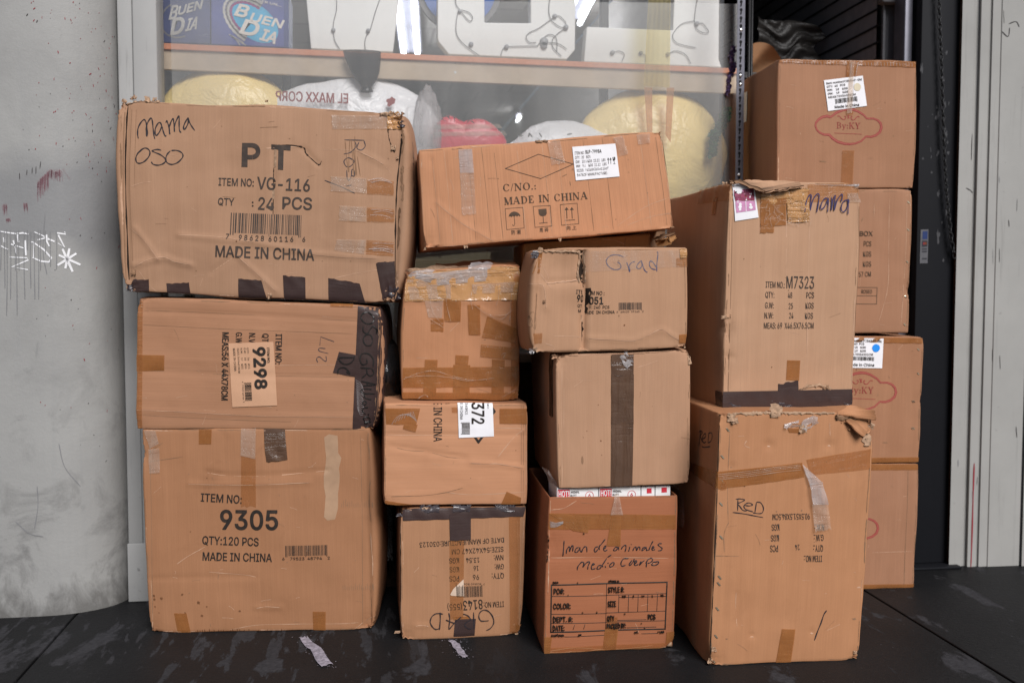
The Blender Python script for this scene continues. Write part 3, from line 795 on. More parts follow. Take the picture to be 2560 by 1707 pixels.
for _ in range(150):
    k = random.random() < .65; c0, c1 = (((699, 1466), (753, 1530)) if k else ((1038, 1471), (1068, 1510))); t = random.uniform(-.08, 1.08)
    blob(sw, gf, 'G', (c0[0] + (c1[0] - c0[0]) * t + random.gauss(0, 13), c0[1] + (c1[1] - c0[1]) * t + random.gauss(0, 3)), random.uniform(.5, 1.5), 'mark', .0045, .5)
tag(sw.build("pavement", smooth=False), "dark worn concrete slabs under the boxes with two lilac paint dashes", None, None, 'structure')

# ---- shop building with its parts
shop = empty("shop_building", (0.8, 4.1, 0))
tag(shop, "grey painted shop front with a wide display window and an open doorway behind the boxes", "shop building")
PIL = [(-4.5, 3.925), (-1.24, 3.925)]
for i in range(1, 10):
    a = math.radians(i * 10); PIL.append((-1.24 + .275 * math.sin(a), 3.925 + .2 * (1 - math.cos(a))))
PIL += [(-.962, 4.14)]
ps = Sheet(PIL); pm = MB()
arc = sorted(set(list(np.linspace(0, ps.arc[1], 30)) + list(ps.arc[1:]))); zs = np.linspace(0, -3.6, 40)
Vp = np.array([(a, z) for z in zs for a in arc]); pm.add(ps.pos(Vp, 0), grid_faces(len(arc), len(zs)), 'plaster', Vp)
# writing, drips and specks on the pillar
for P in ([(850, 1085), (800, 1330)], [(765, 1090), (890, 1370)], [(720, 1165), (985, 1285)], [(935, 1145), (705, 1290)]):
    stroke(pm, ps, 'W1', P, .0075, 'chalk', off=.002, taper=1)
for P in ([(0, 875), (90, 890), (200, 905), (280, 895), (350, 910)], [(215, 905), (230, 1010)], [(50, 950), (55, 1010)], [(165, 985), (185, 1060), (205, 1150)],
          [(310, 985), (320, 1170)], [(10, 1050), (60, 1080), (100, 1095)], [(130, 1030), (210, 1055), (290, 1080)], [(120, 1190), (330, 1200), (350, 1225), (150, 1310), (345, 1345)],
          [(415, 880), (540, 935), (545, 960), (460, 980)], [(385, 1005), (420, 1010), (415, 1200)], [(410, 1010), (540, 1100), (630, 1200), (600, 1250), (500, 1240), (400, 1195)],
          [(570, 915), (575, 1000), (605, 1060)], [(570, 960), (670, 1000)], [(700, 895), (805, 910), (790, 880)], [(715, 920), (790, 1070), (710, 1020)]):
    stroke(pm, ps, 'W1', P, .0055, 'chalk', off=.002, smooth=False, taper=.9)
rd = random.Random(3)
for x in (10, 55, 85, 130, 185, 205, 232, 300, 335, 378, 420, 470, 500, 558, 615, 690):
    y1 = rd.choice([1100, 1350, 1568, 1700, 1900]) if x < 520 else rd.randint(1080, 1400)
    stroke(pm, ps, 'W1', [(x, 850 + rd.randint(0, 25)), (x + rd.randint(-3, 6), (850 + y1) / 2), (x + rd.randint(-2, 10), y1)], .0026, 'drip', off=.0028, taper=.7)
for P in ([(240, 160), (243, 240)], [(333, 120), (328, 185)], [(397, 95), (393, 165)], [(443, 80), (440, 172)], [(500, 20), (490, 105)]): stroke(pm, ps, 'W1', P, .0022, 'blacks', off=.002)
for P in ([(770, 105), (800, 160), (860, 240)],): stroke(pm, ps, 'W1', P, .006, 'smear', off=.002)
for _ in range(150):
    t = rd.random() ** .8; x = 760 - 300 * t + rd.uniform(-12, 12); y0 = 110 + 40 * (t < .4) * rd.random() + 330 * max(0, t - .45) ** 1.2 + rd.uniform(-10, 20); L = rd.uniform(40, 130 + 120 * (t > .5))
    stroke(pm, ps, 'W1', [(x, y0), (x - 2, y0 + L * .5), (x - 4, y0 + L)], rd.choice([.002, .003, .004]), 'smear', off=.0012 + .0006 * rd.random(), taper=.2)
for x0, x1, y0, y1, n in ((25, 85, 530, 700, 22), (285, 335, 515, 660, 20), (70, 128, 705, 775, 26)):
    for _ in range(n):
        x = rd.uniform(x0, x1); stroke(pm, ps, 'W1', [(x, y0 + rd.uniform(0, 20)), (x + 8, y0 + (y1 - y0) * rd.uniform(.4, 1))], .003, 'smear', off=.0012 + .0006 * rd.random(), taper=.2)
for _ in range(150):
    u = rd.random() ** .55; x = 20 + 280 * u; y = rd.uniform(0, 1150)
    if rd.random() < .5: y = rd.uniform(0, 420)
    k = 'reds' if rd.random() < (.62 if y < 420 else .45) else 'blacks'
    L = rd.choice([1.5, 2, 3, 4, 7]); a = rd.uniform(-.5, 1.0)
    stroke(pm, ps, 'S', [(x, y), (x - L * math.sin(a), y + L * math.cos(a))], rd.choice([.0014, .002, .0028]), k, off=.0016)
for P in ([(115, 545), (110, 640), (120, 700)], [(150, 1130), (165, 1190), (205, 1240)], [(95, 1240), (97, 1290), (88, 1350)], [(40, 1330), (75, 1360), (110, 1368)]):
    stroke(pm, ps, 'S', [(x * .98, y * .98) for x, y in P], .003, 'drip', off=.0015)
child(pm, "plaster_pillar", shop, "pale grey pillar with a rounded corner and white tag writing")

wf = MB()
for x0, x1, y0 in ((-.958, -.902, 4.075), (-.899, -.809, 4.062)): add_box(wf, x0, x1, y0, 4.2, .001, 3.2, 'frame', .005)
add_box(wf, -.957, -.84, 4.05, 4.061, .001, .235, 'frame', .004)
add_box(wf, -.806, 1.60, 4.1, 4.2, 2.95, 3.2, 'frame', .004)
child(wf, "window_frame", shop)
lw = MB(); add_box(lw, -.806, 1.60, 4.11, 4.25, 0, .93, 'rust', .004); add_box(lw, -.806, 1.60, 4.08, 4.2, .932, .97, 'frame', .004)  # wall coloured dark to stand in for the black shade between stacks
child(lw, "wall_under_window", shop)
uw = MB(); add_box(uw, -4.5, 5.0, 4.02, 4.3, 3.602, 7.0, 'facade', .01); add_box(uw, -.96, 5.0, 4.1, 4.3, 3.202, 3.6, 'facade', .01)
child(uw, "upper_wall", shop)
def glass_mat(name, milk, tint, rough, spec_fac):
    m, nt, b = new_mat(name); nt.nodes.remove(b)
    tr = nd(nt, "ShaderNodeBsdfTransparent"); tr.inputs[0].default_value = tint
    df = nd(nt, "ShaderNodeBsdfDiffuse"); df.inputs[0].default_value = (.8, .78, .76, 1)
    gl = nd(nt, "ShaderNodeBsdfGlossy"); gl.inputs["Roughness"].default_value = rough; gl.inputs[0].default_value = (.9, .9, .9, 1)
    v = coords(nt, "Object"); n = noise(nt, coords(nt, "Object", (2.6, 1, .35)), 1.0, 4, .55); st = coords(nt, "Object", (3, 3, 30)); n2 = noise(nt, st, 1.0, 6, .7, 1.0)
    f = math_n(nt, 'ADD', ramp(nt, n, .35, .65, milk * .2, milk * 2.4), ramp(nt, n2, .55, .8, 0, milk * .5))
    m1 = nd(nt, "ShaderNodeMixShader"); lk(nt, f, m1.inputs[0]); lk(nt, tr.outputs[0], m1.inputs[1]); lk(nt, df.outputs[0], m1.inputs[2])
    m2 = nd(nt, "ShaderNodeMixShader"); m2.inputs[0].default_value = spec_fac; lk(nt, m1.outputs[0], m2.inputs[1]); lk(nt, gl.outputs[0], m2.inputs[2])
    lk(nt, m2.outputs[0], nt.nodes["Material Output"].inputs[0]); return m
M['glass'] = glass_mat("window_glass", .01, (.97, .975, .975, 1), .02, .05)
M['sheetfilm'] = glass_mat("dusty_clear_sheet", .085, (.97, .965, .96, 1), .3, .08)  # milky streaks painted in for bright reflected haze
wg = MB(); add_box(wg, -.806, 1.50, 4.135, 4.141, .972, 2.95, 'glass', 0); child(wg, "window_glass", shop, smooth=False)

# right door frame, stepped mouldings, and the flush pale wall beyond
def sx(x, Y): return float(on_y('S', [(x, 1417)], Y)[0, 0])
DF = [(2372, 4.30), (2372, 4.055), (2402, 4.055), (2405, 4.062), (2414, 4.062), (2418, 4.043), (2438, 4.043), (2440, 4.049), (2443, 4.049), (2446, 4.038), (2466, 4.038), (2469, 4.033), (2546, 4.03), (2548, 4.042), (2552, 4.042), (2554, 4.02), (3200, 4.02)]
ds = Sheet([(sx(x, Y), Y) for x, Y in DF]); dm = MB()
arc = list(ds.arc); zs = np.linspace(-.001, -3.6, 24); Vd = np.array([(a, z) for z in zs for a in arc])
dm.add(ds.pos(Vd, 0), grid_faces(len(arc), len(zs)), 'doorframe', Vd)
for _ in range(12):
    x = rd.uniform(2380, 2556); y = rd.uniform(20, 1350); L = rd.uniform(4, 40)
    stroke(dm, ds, 'S', [(x, y), (x + rd.uniform(-2, 2), y + L)], rd.choice([.0014, .002, .003]), rd.choice(['blacks', 'blacks', 'drip']), off=.0015)
stroke(dm, ds, 'D4', [(478, 1080), (474, 1200), (470, 1340), (466, 1450)], .006, 'reds', off=.0016)
for P in ([(2522, 60), (2540, 55), (2548, 68)], [(2505, 80), (2520, 92), (2524, 70)], [(2430, 335), (2428, 400)], [(2415, 470), (2432, 482)]): stroke(dm, ds, 'S', P, .0035, 'blacks', off=.0015)
child(dm, "door_frame", shop, smooth=False)

# dark door leaf, rusty edge, card-sign sticker
DX0, DX1 = sx(2290, 4.09), sx(2360, 4.09)
DX0 = float(on_y('S', [(2290, 700)], 4.09)[0, 0]); DX1 = float(on_y('S', [(2384, 700)], 4.09)[0, 0])
dl = MB(); add_box(dl, DX0, DX1, 4.09, 4.14, .012, 3.2, 'darkdoor', .003)
fd = Flat(4.09)
M['scuff'] = plain('pale_scuff', (.05, .05, .055), .7)
for _ in range(26):
    x = rd.uniform(2300, 2376); y = rd.choice([rd.uniform(120, 700), rd.uniform(250, 420)]); s_ = rd.uniform(1, 3.6)
    blob(dl, fd, 'S', (x, y), s_, 'scuff', .001, .6, rd.uniform(1, 4))
door = child(dl, "door", shop, "dark scuffed metal door standing open")
ru = MB(); add_box(ru, DX1 + .001, DX1 + .03, 4.075, 4.15, .012, 3.2, 'rust', .004); child(ru, "rusty_edge", door)
fl_ = MB(); add_box(fl_, 1.62, DX1 + .03, 4.02, 4.1, .001, .011, 'darkdoor', .003); child(fl_, "threshold", shop)
M['sblue'] = plain("sticker_blue", (.012, .03, .12), .5); M['sor'] = plain("sticker_orange", (.17, .035, .005), .5); M['sdk'] = plain("sticker_black", (.02, .02, .03), .5); M['sgrey'] = plain("sticker_grey", (.10, .10, .11), .5)
st_ = MB(); patch(st_, fd, 'W8', [(592, 308), (655, 306), (648, 582), (583, 584)], 'sgrey', off=.002)
patch(st_, fd, 'W8', [(607, 322), (648, 321), (645, 386), (605, 386)], 'sblue', off=.003); patch(st_, fd, 'W8', [(603, 398), (646, 398), (644, 446), (601, 447)], 'sdk', off=.003)
blob(st_, fd, 'W8', (618, 421), 10, 'reds', .0036, .05); blob(st_, fd, 'W8', (630, 421), 10, 'sor', .004, .05)
for y in (462, 482, 540): patch(st_, fd, 'W8', [(602, y), (642, y - 1), (641, y + 9), (601, y + 10)], 'sdk', off=.003)
child(st_, "card_sticker", door)

# slatted side wall inside the doorway (runs back from the door) and the plain return beside it
XS = 2.30; YS = float(on_x('S', [(2198, 400)], XS)[0, 1])
sp_ = MB(); sp_.add([(XS, YS, 0), (XS, 14, 0), (XS, 14, 3.2), (XS, YS, 3.2)], [[0, 1, 2, 3]], 'slat')
z = .1
while z < 3.15:
    sp_.add([(XS - .004, YS, z), (XS - .004, 14, z), (XS - .004, 14, z + .011), (XS - .004, YS, z + .011)], [[0, 1, 2, 3]], 'groove'); z += .075
child(sp_, "slat_wall", shop, smooth=False)
rt = MB(); add_box(rt, DX0 - .02, DX1 + .03, 4.245, 4.29, .001, 3.2, 'darkwall', .002); add_box(rt, XS, DX0 + .06, YS, YS + .05, .001, 3.2, 'darkwall', .002); add_box(rt, DX0 - .045, DX0 - .008, 4.15, 4.24, .001, 3.2, 'steelgrey', .004)
add_tube(rt, [(XS + .004, YS - .012, 1.0), (XS + .004, YS - .012, 3.1)], .006, 'darkwall', 8)
add_box(rt, XS - .03, XS + .05, YS - .06, YS - .004, float(on_y('S', [(2200, 16)], YS)[0, 2]), 3.1, 'darkwall', .01)
child(rt, "door_return", shop)

# chain hanging by the door
ch = MB(); P0 = on_y('S', [(2343, -60), (2347, 60), (2352, 180), (2356, 330), (2364, 480), (2376, 600), (2384, 640)], 4.07); path = catmull(P0, 40)
seg = np.linalg.norm(np.diff(path, axis=0), axis=1); cum = np.concatenate([[0], np.cumsum(seg)]); n = 0; dist = 0
while dist < cum[-1]:
    i = min(np.searchsorted(cum, dist), len(path) - 1); p = path[i]; a = n % 2
    ring = []
    for k in range(12):
        an = 2 * math.pi * k / 12; u, v = .0085 * math.cos(an), .0155 * math.sin(an)
        ring.append((p[0] + (u if a == 0 else u * .25), p[1] - .008 + (u if a else 0), p[2] + v))
    add_tube(ch, ring, .0028, 'black', 6, True); dist += .0215; n += 1
tag(ch.build("door_chain"), "black link chain hanging down the dark door", "chain")

# ================================================================== the cartons
def gplane(c, pl, pr):
    P = on_z(c, [pl, pr]); return (P[0, 0], P[0, 1]), math.degrees(math.atan2(P[1, 1] - P[0, 1], P[1, 0] - P[0, 0]))
def shift(pl, back): (x, y), a = pl; return (x - math.sin(math.radians(a)) * back, y + math.cos(math.radians(a)) * back), a
def yplane(y, yaw=0.0, x=0.0): return (x, y), yaw
def flap(box, c, pts, lifts, key, th=.005, name="carton_flap", wob=.003, label=None):
    """bent board: polygon traced on the front plane, each corner pushed out by its lift (m)"""
    A = on_plane(src(c, pts), box.front.c[0], box.front.n)
    A = A - box.nin * np.array(lifts)[:, None]
    P = []; n = len(A)
    for i in range(n):
        for t in np.linspace(0, 1, 6, endpoint=False):
            q = A[i] + (A[(i + 1) % n] - A[i]) * t
            P.append(q + np.array([random.uniform(-wob, wob), random.uniform(-.3 * wob, .3 * wob), random.uniform(-wob, wob)]))
    P = np.array(P); c0 = A.mean(0); e1 = A[1] - A[0]; nn = np.cross(e1, A[2] - A[0]); nn /= np.linalg.norm(nn) + 1e-9; e1 /= np.linalg.norm(e1); e2 = np.cross(nn, e1)
    tr = tessellate_polygon([[Vector(((p - c0) @ e1, (p - c0) @ e2, 0)) for p in P]])
    k = len(P); V = np.vstack([P, P + nn * th]); F = [list(t) for t in tr] + [[i + k for i in t][::-1] for t in tr] + [[i, (i + 1) % k, (i + 1) % k + k, i + k] for i in range(k)]
    mb = MB(); mb.add(V, F, key); box.kids.append((mb, name, label)); return mb

def kc(r, g, b, **kw):
    n = "kraft_board_%d" % (len([k for k in M if k.startswith('K')]) + 1); key = 'K%d' % len(M); M[key] = kraft(n, (r, g, b), seed=len(M) * .37, **kw); return key

M['pale'] = plain('torn_sticker_back', (.62, .47, .36), .7)
M['navy'] = plain('navy_marker', (.010, .009, .008), .45)
# --- left column -----------------------------------------------------------
PL = gplane('C3', (150, 1462), (1688, 1440))
b = Carton("wide carton printed 9305 standing on the pavement below all the other left boxes", 'C3', [(97, 62), (1655, 58), (1688, 1440), (150, 1462)], PL, .38,
           kc(0.382, 0.183, 0.092, dirt=.3), seed=1, bulge=(.006, .004, .034, 0), r=.006,
           creases=[('C3', [(540, 355), (700, 378), (1000, 376), (1385, 345)], -.003, .007), ('C3', [(420, 435), (800, 440), (1250, 425)], .003, .007), ('C3', [(880, 1285), (1050, 1280)], .003, .008), ('C3', [(160, 1085), (400, 1080), (880, 1070)], -.002, .008)],
           crush=[(1, 1, 0, .05, .012), (0, 1, 0, .04, .008), (0, .1, 0, .05, .006)])
b.T('C3', "ITEM NO:", (507, 500), (787, 515), 55, bold=.02); b.T('C3', "9305", (640, 618), (1032, 618), 128, bold=.028)
b.T('C3', "QTY:120 PCS", (515, 795), (902, 806), 55, bold=.02); b.T('C3', "MADE IN CHINA", (517, 905), (993, 914), 55, bold=.02)
bars(b.mb, b.front, 'C3', (1085, 858), (1372, 853), 78, seed=5); b.T('C3', "6    79523  48794    2", (1065, 938), (1390, 932), 19)
for P in ([(540, 358), (700, 380), (1000, 378), (1385, 347)], [(420, 437), (800, 442), (1250, 427)], [(340, 985), (420, 930), (530, 870)], [(560, 1040), (800, 1060), (880, 1075)], [(885, 1290), (950, 1278), (1050, 1282)], [(700, 1440), (900, 1405), (1200, 1400), (1500, 1395), (1640, 1385)], [(1560, 1435), (1620, 1390), (1700, 1340)], [(160, 1100), (170, 1300), (165, 1440)]): b.crease('C3', P)
for P in ([(150, 160), (165, 700), (170, 1440)], [(1600, 100), (1612, 700), (1615, 1400)], [(240, 155), (150, 215)], [(150, 285), (380, 250)], [(580, 385), (590, 410)], [(1040, 505), (1048, 518)], [(740, 670), (738, 750)], [(625, 1055), (623, 1090)], [(568, 1395), (570, 1415)]): b.S('C3', P, .0016, 'shade')
for x, y, r in ((178, 1205, 9), (183, 1230, 8), (187, 1280, 6), (232, 1222, 9), (375, 1195, 8), (488, 1250, 11), (545, 1277, 5), (512, 1340, 9), (770, 1310, 7), (215, 1322, 4), (430, 765, 4), (395, 1320, 5)): blob(b.mb, b.front, 'C3', (x, y), r, 'stain')
poly(b.mb, b.front, 'C3', [(x + random.uniform(-4, 4), y + random.uniform(-5, 5)) for x, y in [(1352, 120), (1385, 100), (1440, 102), (1443, 165), (1445, 230), (1466, 260), (1455, 330), (1460, 380), (1458, 430), (1445, 500), (1450, 560), (1448, 610), (1425, 680), (1375, 686), (1352, 660), (1358, 590), (1358, 520), (1352, 450), (1350, 380), (1360, 310), (1362, 250), (1354, 180)]], 'glue', .0007)
for x in range(1480, 1680, 14): b.S('C3', [(x, 1130 + random.randint(-14, 14)), (x + 2, 1165)], .0014, 'shade'); b.S('C3', [(x - 10, 560 + random.randint(-25, 25)), (x - 9, 600)], .0012, 'shade')
for x in range(480, 1060, 16): b.S('C3', [(x, 1448 + random.randint(-16, 6)), (x + 3, 1456)], .003, 'stain')
b.tape('C3', [(320, 1325), (405, 1322), (435, 1459), (345, 1463)], 'tan', jag=(.001, 0, 0, 0)); b.tape('C3', [(1272, 1312), (1362, 1312), (1360, 1441), (1275, 1443)], 'tan')
b.tape('C3', [(490, 66), (578, 66), (576, 162), (490, 162)], 'tan'); b.tape('C3', [(780, 62), (882, 62), (880, 265), (778, 240)], 'clear', label="shiny clear tape")
b.tape('C3', [(782, 240), (882, 250), (884, 590), (780, 590)], 'tanlite', jag=(0, 0, .004, 0))
b.tape('C3', [(935, 62), (1080, 62), (1100, 268), (955, 288)], 'brown', jag=(0, 0, .004, 0), wr=.004, label="wrinkled brown tape")
b.tape('C3', [(110, 70), (190, 72), (215, 160), (150, 195)], 'clear'); b.tape('C3', [(140, 200), (218, 190), (222, 360), (150, 365)], 'clear', wr=.003)
b.done(); b1 = b

b = Carton("long carton lying on its side with a tan 9298 label and dark taped right end", 'C2', [(136, 78), (2122, 150), (2080, 1160), (140, 1150)], PL, .38,
           kc(0.412, 0.207, 0.115, horiz=True, dirt=.22), seed=2, bulge=(.006, .003, .03, .002), r=.008,
           creases=[('C2', [(190, 185), (1000, 215), (1940, 268)], -.003, .006), ('C2', [(190, 672), (1000, 710), (1940, 728)], -.003, .006), ('C2', [(150, 992), (1100, 1040), (1930, 1050)], .003, .006), ('C2', [(180, 560), (700, 600), (1300, 630)], .0015, .006)],
           crush=[(0, 0, 0, .05, .01), (1, 0, 0, .05, .01), (1, 1, 0, .05, .01), (0, 1, 0, .03, .006)])
b.T('C2', "MEAS:56 X 44X78CM", (893, 362), (884, 912), 52, bold=.026); b.T('C2', "G.W", (1002, 362), (1000, 448), 50); b.T('C2', "N.V", (1110, 368), (1107, 446), 50); b.T('C2', "QT", (1218, 372), (1216, 440), 50); b.T('C2', "ITEM NO:", (1326, 375), (1322, 618), 50)
L = b.label_sheet('C2', [(892, 450), (1257, 437), (1288, 955), (922, 970)], 'tanlabel', name="tan_label")
for tx, a, e, h, bo in (("ITEM NO:", (1225, 483), (1229, 610), 19, .03), ("9298", (1186, 483), (1204, 812), 92, .05), ("QTY:     36    PCS", (1056, 485), (1068, 655), 15, 0), ("G.W:     18    KGS", (1032, 485), (1042, 655), 15, 0), ("N.W:     17    KGS", (1005, 488), (1014, 658), 15, 0), ("SIZES: 56X44X78CM", (978, 488), (988, 690), 15, 0), ("MADE IN CHINA", (946, 490), (958, 675), 18, 0), ("6  79523 48744  9", (1014, 760), (1022, 930), 12, 0)): text(L, b.front, 'C2', tx, a, e, h, bold=bo, off=.0042)
bars(L, b.front, 'C2', (1078, 768), (1085, 915), 62, off=.0042, seed=8)
for P in ([(370, 460), (205, 400), (195, 505)], [(265, 545), (190, 540), (190, 575), (300, 605)], [(170, 715), (155, 670), (190, 645), (245, 690), (275, 695), (270, 635)]): b.S('H3', P, .0026, 'thinpen', smooth=len(P) > 3)
for P in ([(190, 185), (560, 195), (1000, 215), (1500, 245), (1940, 268)], [(190, 672), (600, 690), (1000, 710), (1940, 728)], [(150, 992), (560, 1010), (1100, 1040), (1930, 1052)], [(190, 1035), (800, 1068), (1400, 1090)], [(190, 300), (900, 335), (1900, 372)], [(1250, 630), (1700, 628), (1940, 640)]): b.crease('C2', P, .0013, 'shade' if random.random() < .6 else 'crease')
for k in range(26): y = 120 + k * 38; b.crease('C2', [(140, y), (185, y + random.randint(-8, 8))], .0018, 'crease' if k % 3 else 'shade')
b.tape('C2', [(130, 545), (365, 548), (362, 672), (130, 680)], 'tan'); b.tape('C2', [(140, 100), (185, 110), (185, 1140), (145, 1146)], 'tanlite', flip_uv=True)
b.tape('C2', [(1718, 128), (1905, 132), (1903, 158), (1718, 150)], 'tan')
mb = b.tape('C2', [(1944, 150), (2121, 154), (2078, 1158), (1900, 1152)], 'dark', wr=.0012, flip_uv=True, label="dark brown tape wrapped over the right end")
fr = Face(b, 'right'); patch(mb, fr, None, [(0, 0), (.20, 0), (.20, fr.size[1]), (0, fr.size[1])], 'dark', off=.0016, wr=.002, ab=True)
patch(mb, b.front, 'C2', [(1790, 520), (1945, 548), (1938, 728), (1740, 690)], 'dark', off=.0018, wr=.0005)
for P in ([(860, 170), (800, 105), (730, 110), (700, 160), (740, 225), (820, 238), (860, 190), (840, 120)], [(725, 270), (730, 330), (780, 360), (810, 310), (850, 270), (890, 310), (885, 370)], [(845, 440), (820, 380), (760, 375), (728, 430), (760, 500), (820, 500), (845, 450)],
          [(850, 765), (850, 670), (790, 605), (710, 610), (690, 680), (720, 735), (775, 720), (770, 670)], [(690, 775), (830, 785)], [(835, 785), (860, 840), (820, 875), (780, 850), (770, 790)], [(770, 850), (710, 905)], [(700, 940), (870, 980), (720, 1000)], [(775, 950), (780, 995)],
          [(835, 1040), (740, 1035), (700, 1060), (740, 1090), (865, 1095)], [(735, 1110), (760, 1150), (830, 1165)], [(740, 1180), (770, 1200), (750, 1230), (720, 1215), (740, 1180)], [(790, 1260), (730, 1270), (720, 1310), (760, 1345)], [(780, 1348), (800, 1352)], [(810, 1400), (770, 1375), (730, 1400), (760, 1440), (805, 1430), (810, 1400)], [(830, 1440), (740, 1450), (820, 1480), (750, 1510)],
          [(620, 630), (610, 680), (560, 725), (490, 730), (435, 680), (450, 655), (620, 650)], [(415, 850), (430, 790), (500, 775), (560, 830), (560, 845), (530, 830), (545, 800)]): stroke(mb, b.front, 'H3', P, .0034, 'navy', off=.0052)
for k in range(16): stroke(mb, b.front, 'H3', [(640 + k * 1 - 2, 930 + k * 22), (690, 960 + k * 26), (725 + (k % 3) * 8, 1020 + k * 22)], .0012, 'film', off=.005)
b.done(); b2 = b

b = Carton("biggest battered carton on top of the left stack, marked Mama oso and VG-116", 'C1', [(52, 92), (2042, 168), (1992, 1508), (92, 1428)], PL, .40,
           kc(0.423, 0.243, 0.148, dirt=.25), seed=3, bulge=(.012, .022, .052, .004), amp=.0016, r=.006,
           creases=[('C1', [(165, 980), (240, 1080), (330, 1200)], .004, .008), ('C1', [(150, 1240), (370, 1185), (440, 1215), (560, 1240)], .005, .009), ('C1', [(900, 1190), (1010, 1290), (1150, 1420)], .004, .008), ('C1', [(470, 1030), (1000, 1080), (1400, 1160), (1850, 1190)], .004, .009), ('C1', [(700, 1290), (850, 1190)], -.003, .009), ('C1', [(108, 110), (100, 700), (118, 1340)], -.007, .007), ('C1', [(1740, 450), (1840, 500), (1905, 540)], .003, .008), ('C1', [(1340, 425), (1400, 490), (1450, 540)], -.004, .007), ('C1', [(1135, 420), (1130, 890)], -.004, .006)],
           crush=[(0, 0, 0, .05, .012), (1, 0, 0, .07, .02), (1, 1, 0, .06, .02), (0, 1, 0, .06, .008)])
F_ = 'faded'
def arcp(cx, cy, r0, r1, k, n=12):
    o = [(cx + r0 * math.cos(t), cy + k * r0 * math.sin(t)) for t in np.linspace(-1.571, 1.571, n)]; return o + [(cx + r1 * math.cos(t), cy + k * r1 * math.sin(t)) for t in np.linspace(1.571, -1.571, n)]
for i, q in enumerate(([(915, 388), (956, 389), (953, 556), (910, 555)], [(956, 389), (990, 390), (989, 420), (955, 419)], [(954, 472), (988, 473), (987, 503), (954, 502)], arcp(989, 446.5, 56, 24, 1.0), [(1122, 400), (1257, 410), (1255, 442), (1121, 432)], [(1171, 434), (1208, 437), (1204, 577), (1167, 574)])): poly(b.mb, b.front, 'C1', q, F_, .0014 + .0001 * i, ml=.011)
b.T('C1', "ITEM NO:", (752, 632), (998, 640), 52, F_, bold=.018); b.T('C1', "VG-116", (1025, 627), (1390, 645), 82, F_, bold=.018)
b.T('C1', "QTY", (750, 772), (860, 776), 48, F_, bold=.018); b.T('C1', ":", (985, 786), (995, 786), 44, F_); b.T('C1', "24", (1033, 768), (1140, 775), 84, F_, bold=.015); b.T('C1', "PCS", (1200, 766), (1403, 772), 82, F_, bold=.015)
bars(b.mb, b.front, 'C1', (838, 875), (1330, 893), 155, F_, seed=11, n=40)
b.T('C1', "7", (808, 1022), (828, 1023), 34, F_); b.T('C1', "9 8 6 2 8", (897, 1030), (1070, 1037), 36, F_); b.T('C1', "6 0 1 1 6", (1102, 1041), (1272, 1043), 34, F_); b.T('C1', "6", (1337, 1044), (1356, 1045), 32, F_)
b.T('C1', "MADE IN CHINA", (735, 1105), (1418, 1132), 76, F_, bold=.02)
for P in ([(270, 760), (250, 650), (262, 500), (330, 360), (400, 295), (445, 340), (470, 450), (490, 600), (480, 705), (465, 640), (460, 520), (490, 370), (570, 255), (605, 330), (625, 500), (650, 680), (675, 770)], [(845, 470), (800, 370), (740, 390), (680, 520), (680, 640), (710, 685), (780, 600), (840, 470), (870, 570), (920, 700), (945, 680)],
          [(935, 370), (955, 320), (985, 390), (1020, 520), (1035, 655), (1015, 500), (1050, 370), (1105, 265), (1130, 400), (1145, 590), (1140, 460), (1180, 330), (1250, 200), (1255, 350), (1260, 520), (1290, 600), (1310, 590)], [(1470, 240), (1400, 360), (1365, 460), (1370, 535), (1420, 490), (1475, 360), (1470, 240), (1500, 340), (1560, 450), (1640, 560)],
          [(360, 1050), (270, 1120), (220, 1240), (240, 1340), (310, 1370), (420, 1330), (520, 1230), (565, 1120), (530, 1030), (440, 995), (350, 1040), (260, 1120)], [(840, 1050), (740, 1030), (620, 1060), (680, 1100), (820, 1160), (930, 1250), (940, 1320), (880, 1380), (760, 1415), (640, 1390), (600, 1330)], [(1060, 1060), (980, 1150), (950, 1260), (980, 1350), (1090, 1395), (1230, 1350), (1340, 1240), (1360, 1160), (1310, 1090), (1200, 1050), (1080, 1055)]): b.S('H1', P, .0042, 'pen')
for P in ([(375, 418), (605, 422)], [(600, 425), (615, 490), (570, 535), (520, 510), (545, 440)], [(490, 425), (510, 490), (450, 560), (370, 582)], [(480, 650), (420, 625), (372, 665), (400, 725), (450, 720), (488, 670), (470, 640)], [(405, 765), (410, 860), (430, 885), (455, 840), (465, 760), (490, 780), (492, 835), (460, 830)], [(150, 885), (330, 955), (500, 1035)], [(395, 953), (465, 938)]): b.S('H2', P, .003, 'thinpen')
for P in ([(385, 435), (400, 600), (425, 790)], [(440, 405), (430, 600), (430, 790)], [(455, 410), (470, 600), (490, 840)], [(495, 375), (500, 600), (520, 830)], [(480, 540), (500, 700), (505, 830)], [(525, 610), (560, 835)]): b.S('H2', P, .0026, 'shade')
fr = Face(b, 'right')
for P in ([(1115, 370), (1080, 480), (1085, 600), (1110, 650), (1130, 560), (1135, 430), (1110, 370)], [(1118, 465), (1090, 720), (1075, 900), (1065, 1100), (1058, 1560)], [(1055, 715), (1100, 725), (1110, 770)], [(1090, 835), (1055, 870), (1060, 970), (1080, 980)], [(1065, 1060), (1040, 1120), (1050, 1210), (1075, 1230), (1090, 1150), (1065, 1070)], [(1040, 1280), (1085, 1300), (1085, 1400), (1060, 1460), (1035, 1465)]):
    A = np.array([((x - 1000) / 1000 * .40, (y * 1.0 / 1568) * .36 + .01) for x, y in P]); stroke_ab(b.mb, fr, A, .0026, 'thinpen')
poly(b.mb, b.front, 'C1', [(1140, 418), (1158, 418), (1156, 555), (1136, 562)], 'core', .0012); poly(b.mb, b.front, 'C1', [(1124, 718), (1146, 716), (1142, 770), (1128, 785)], 'core', .0012)
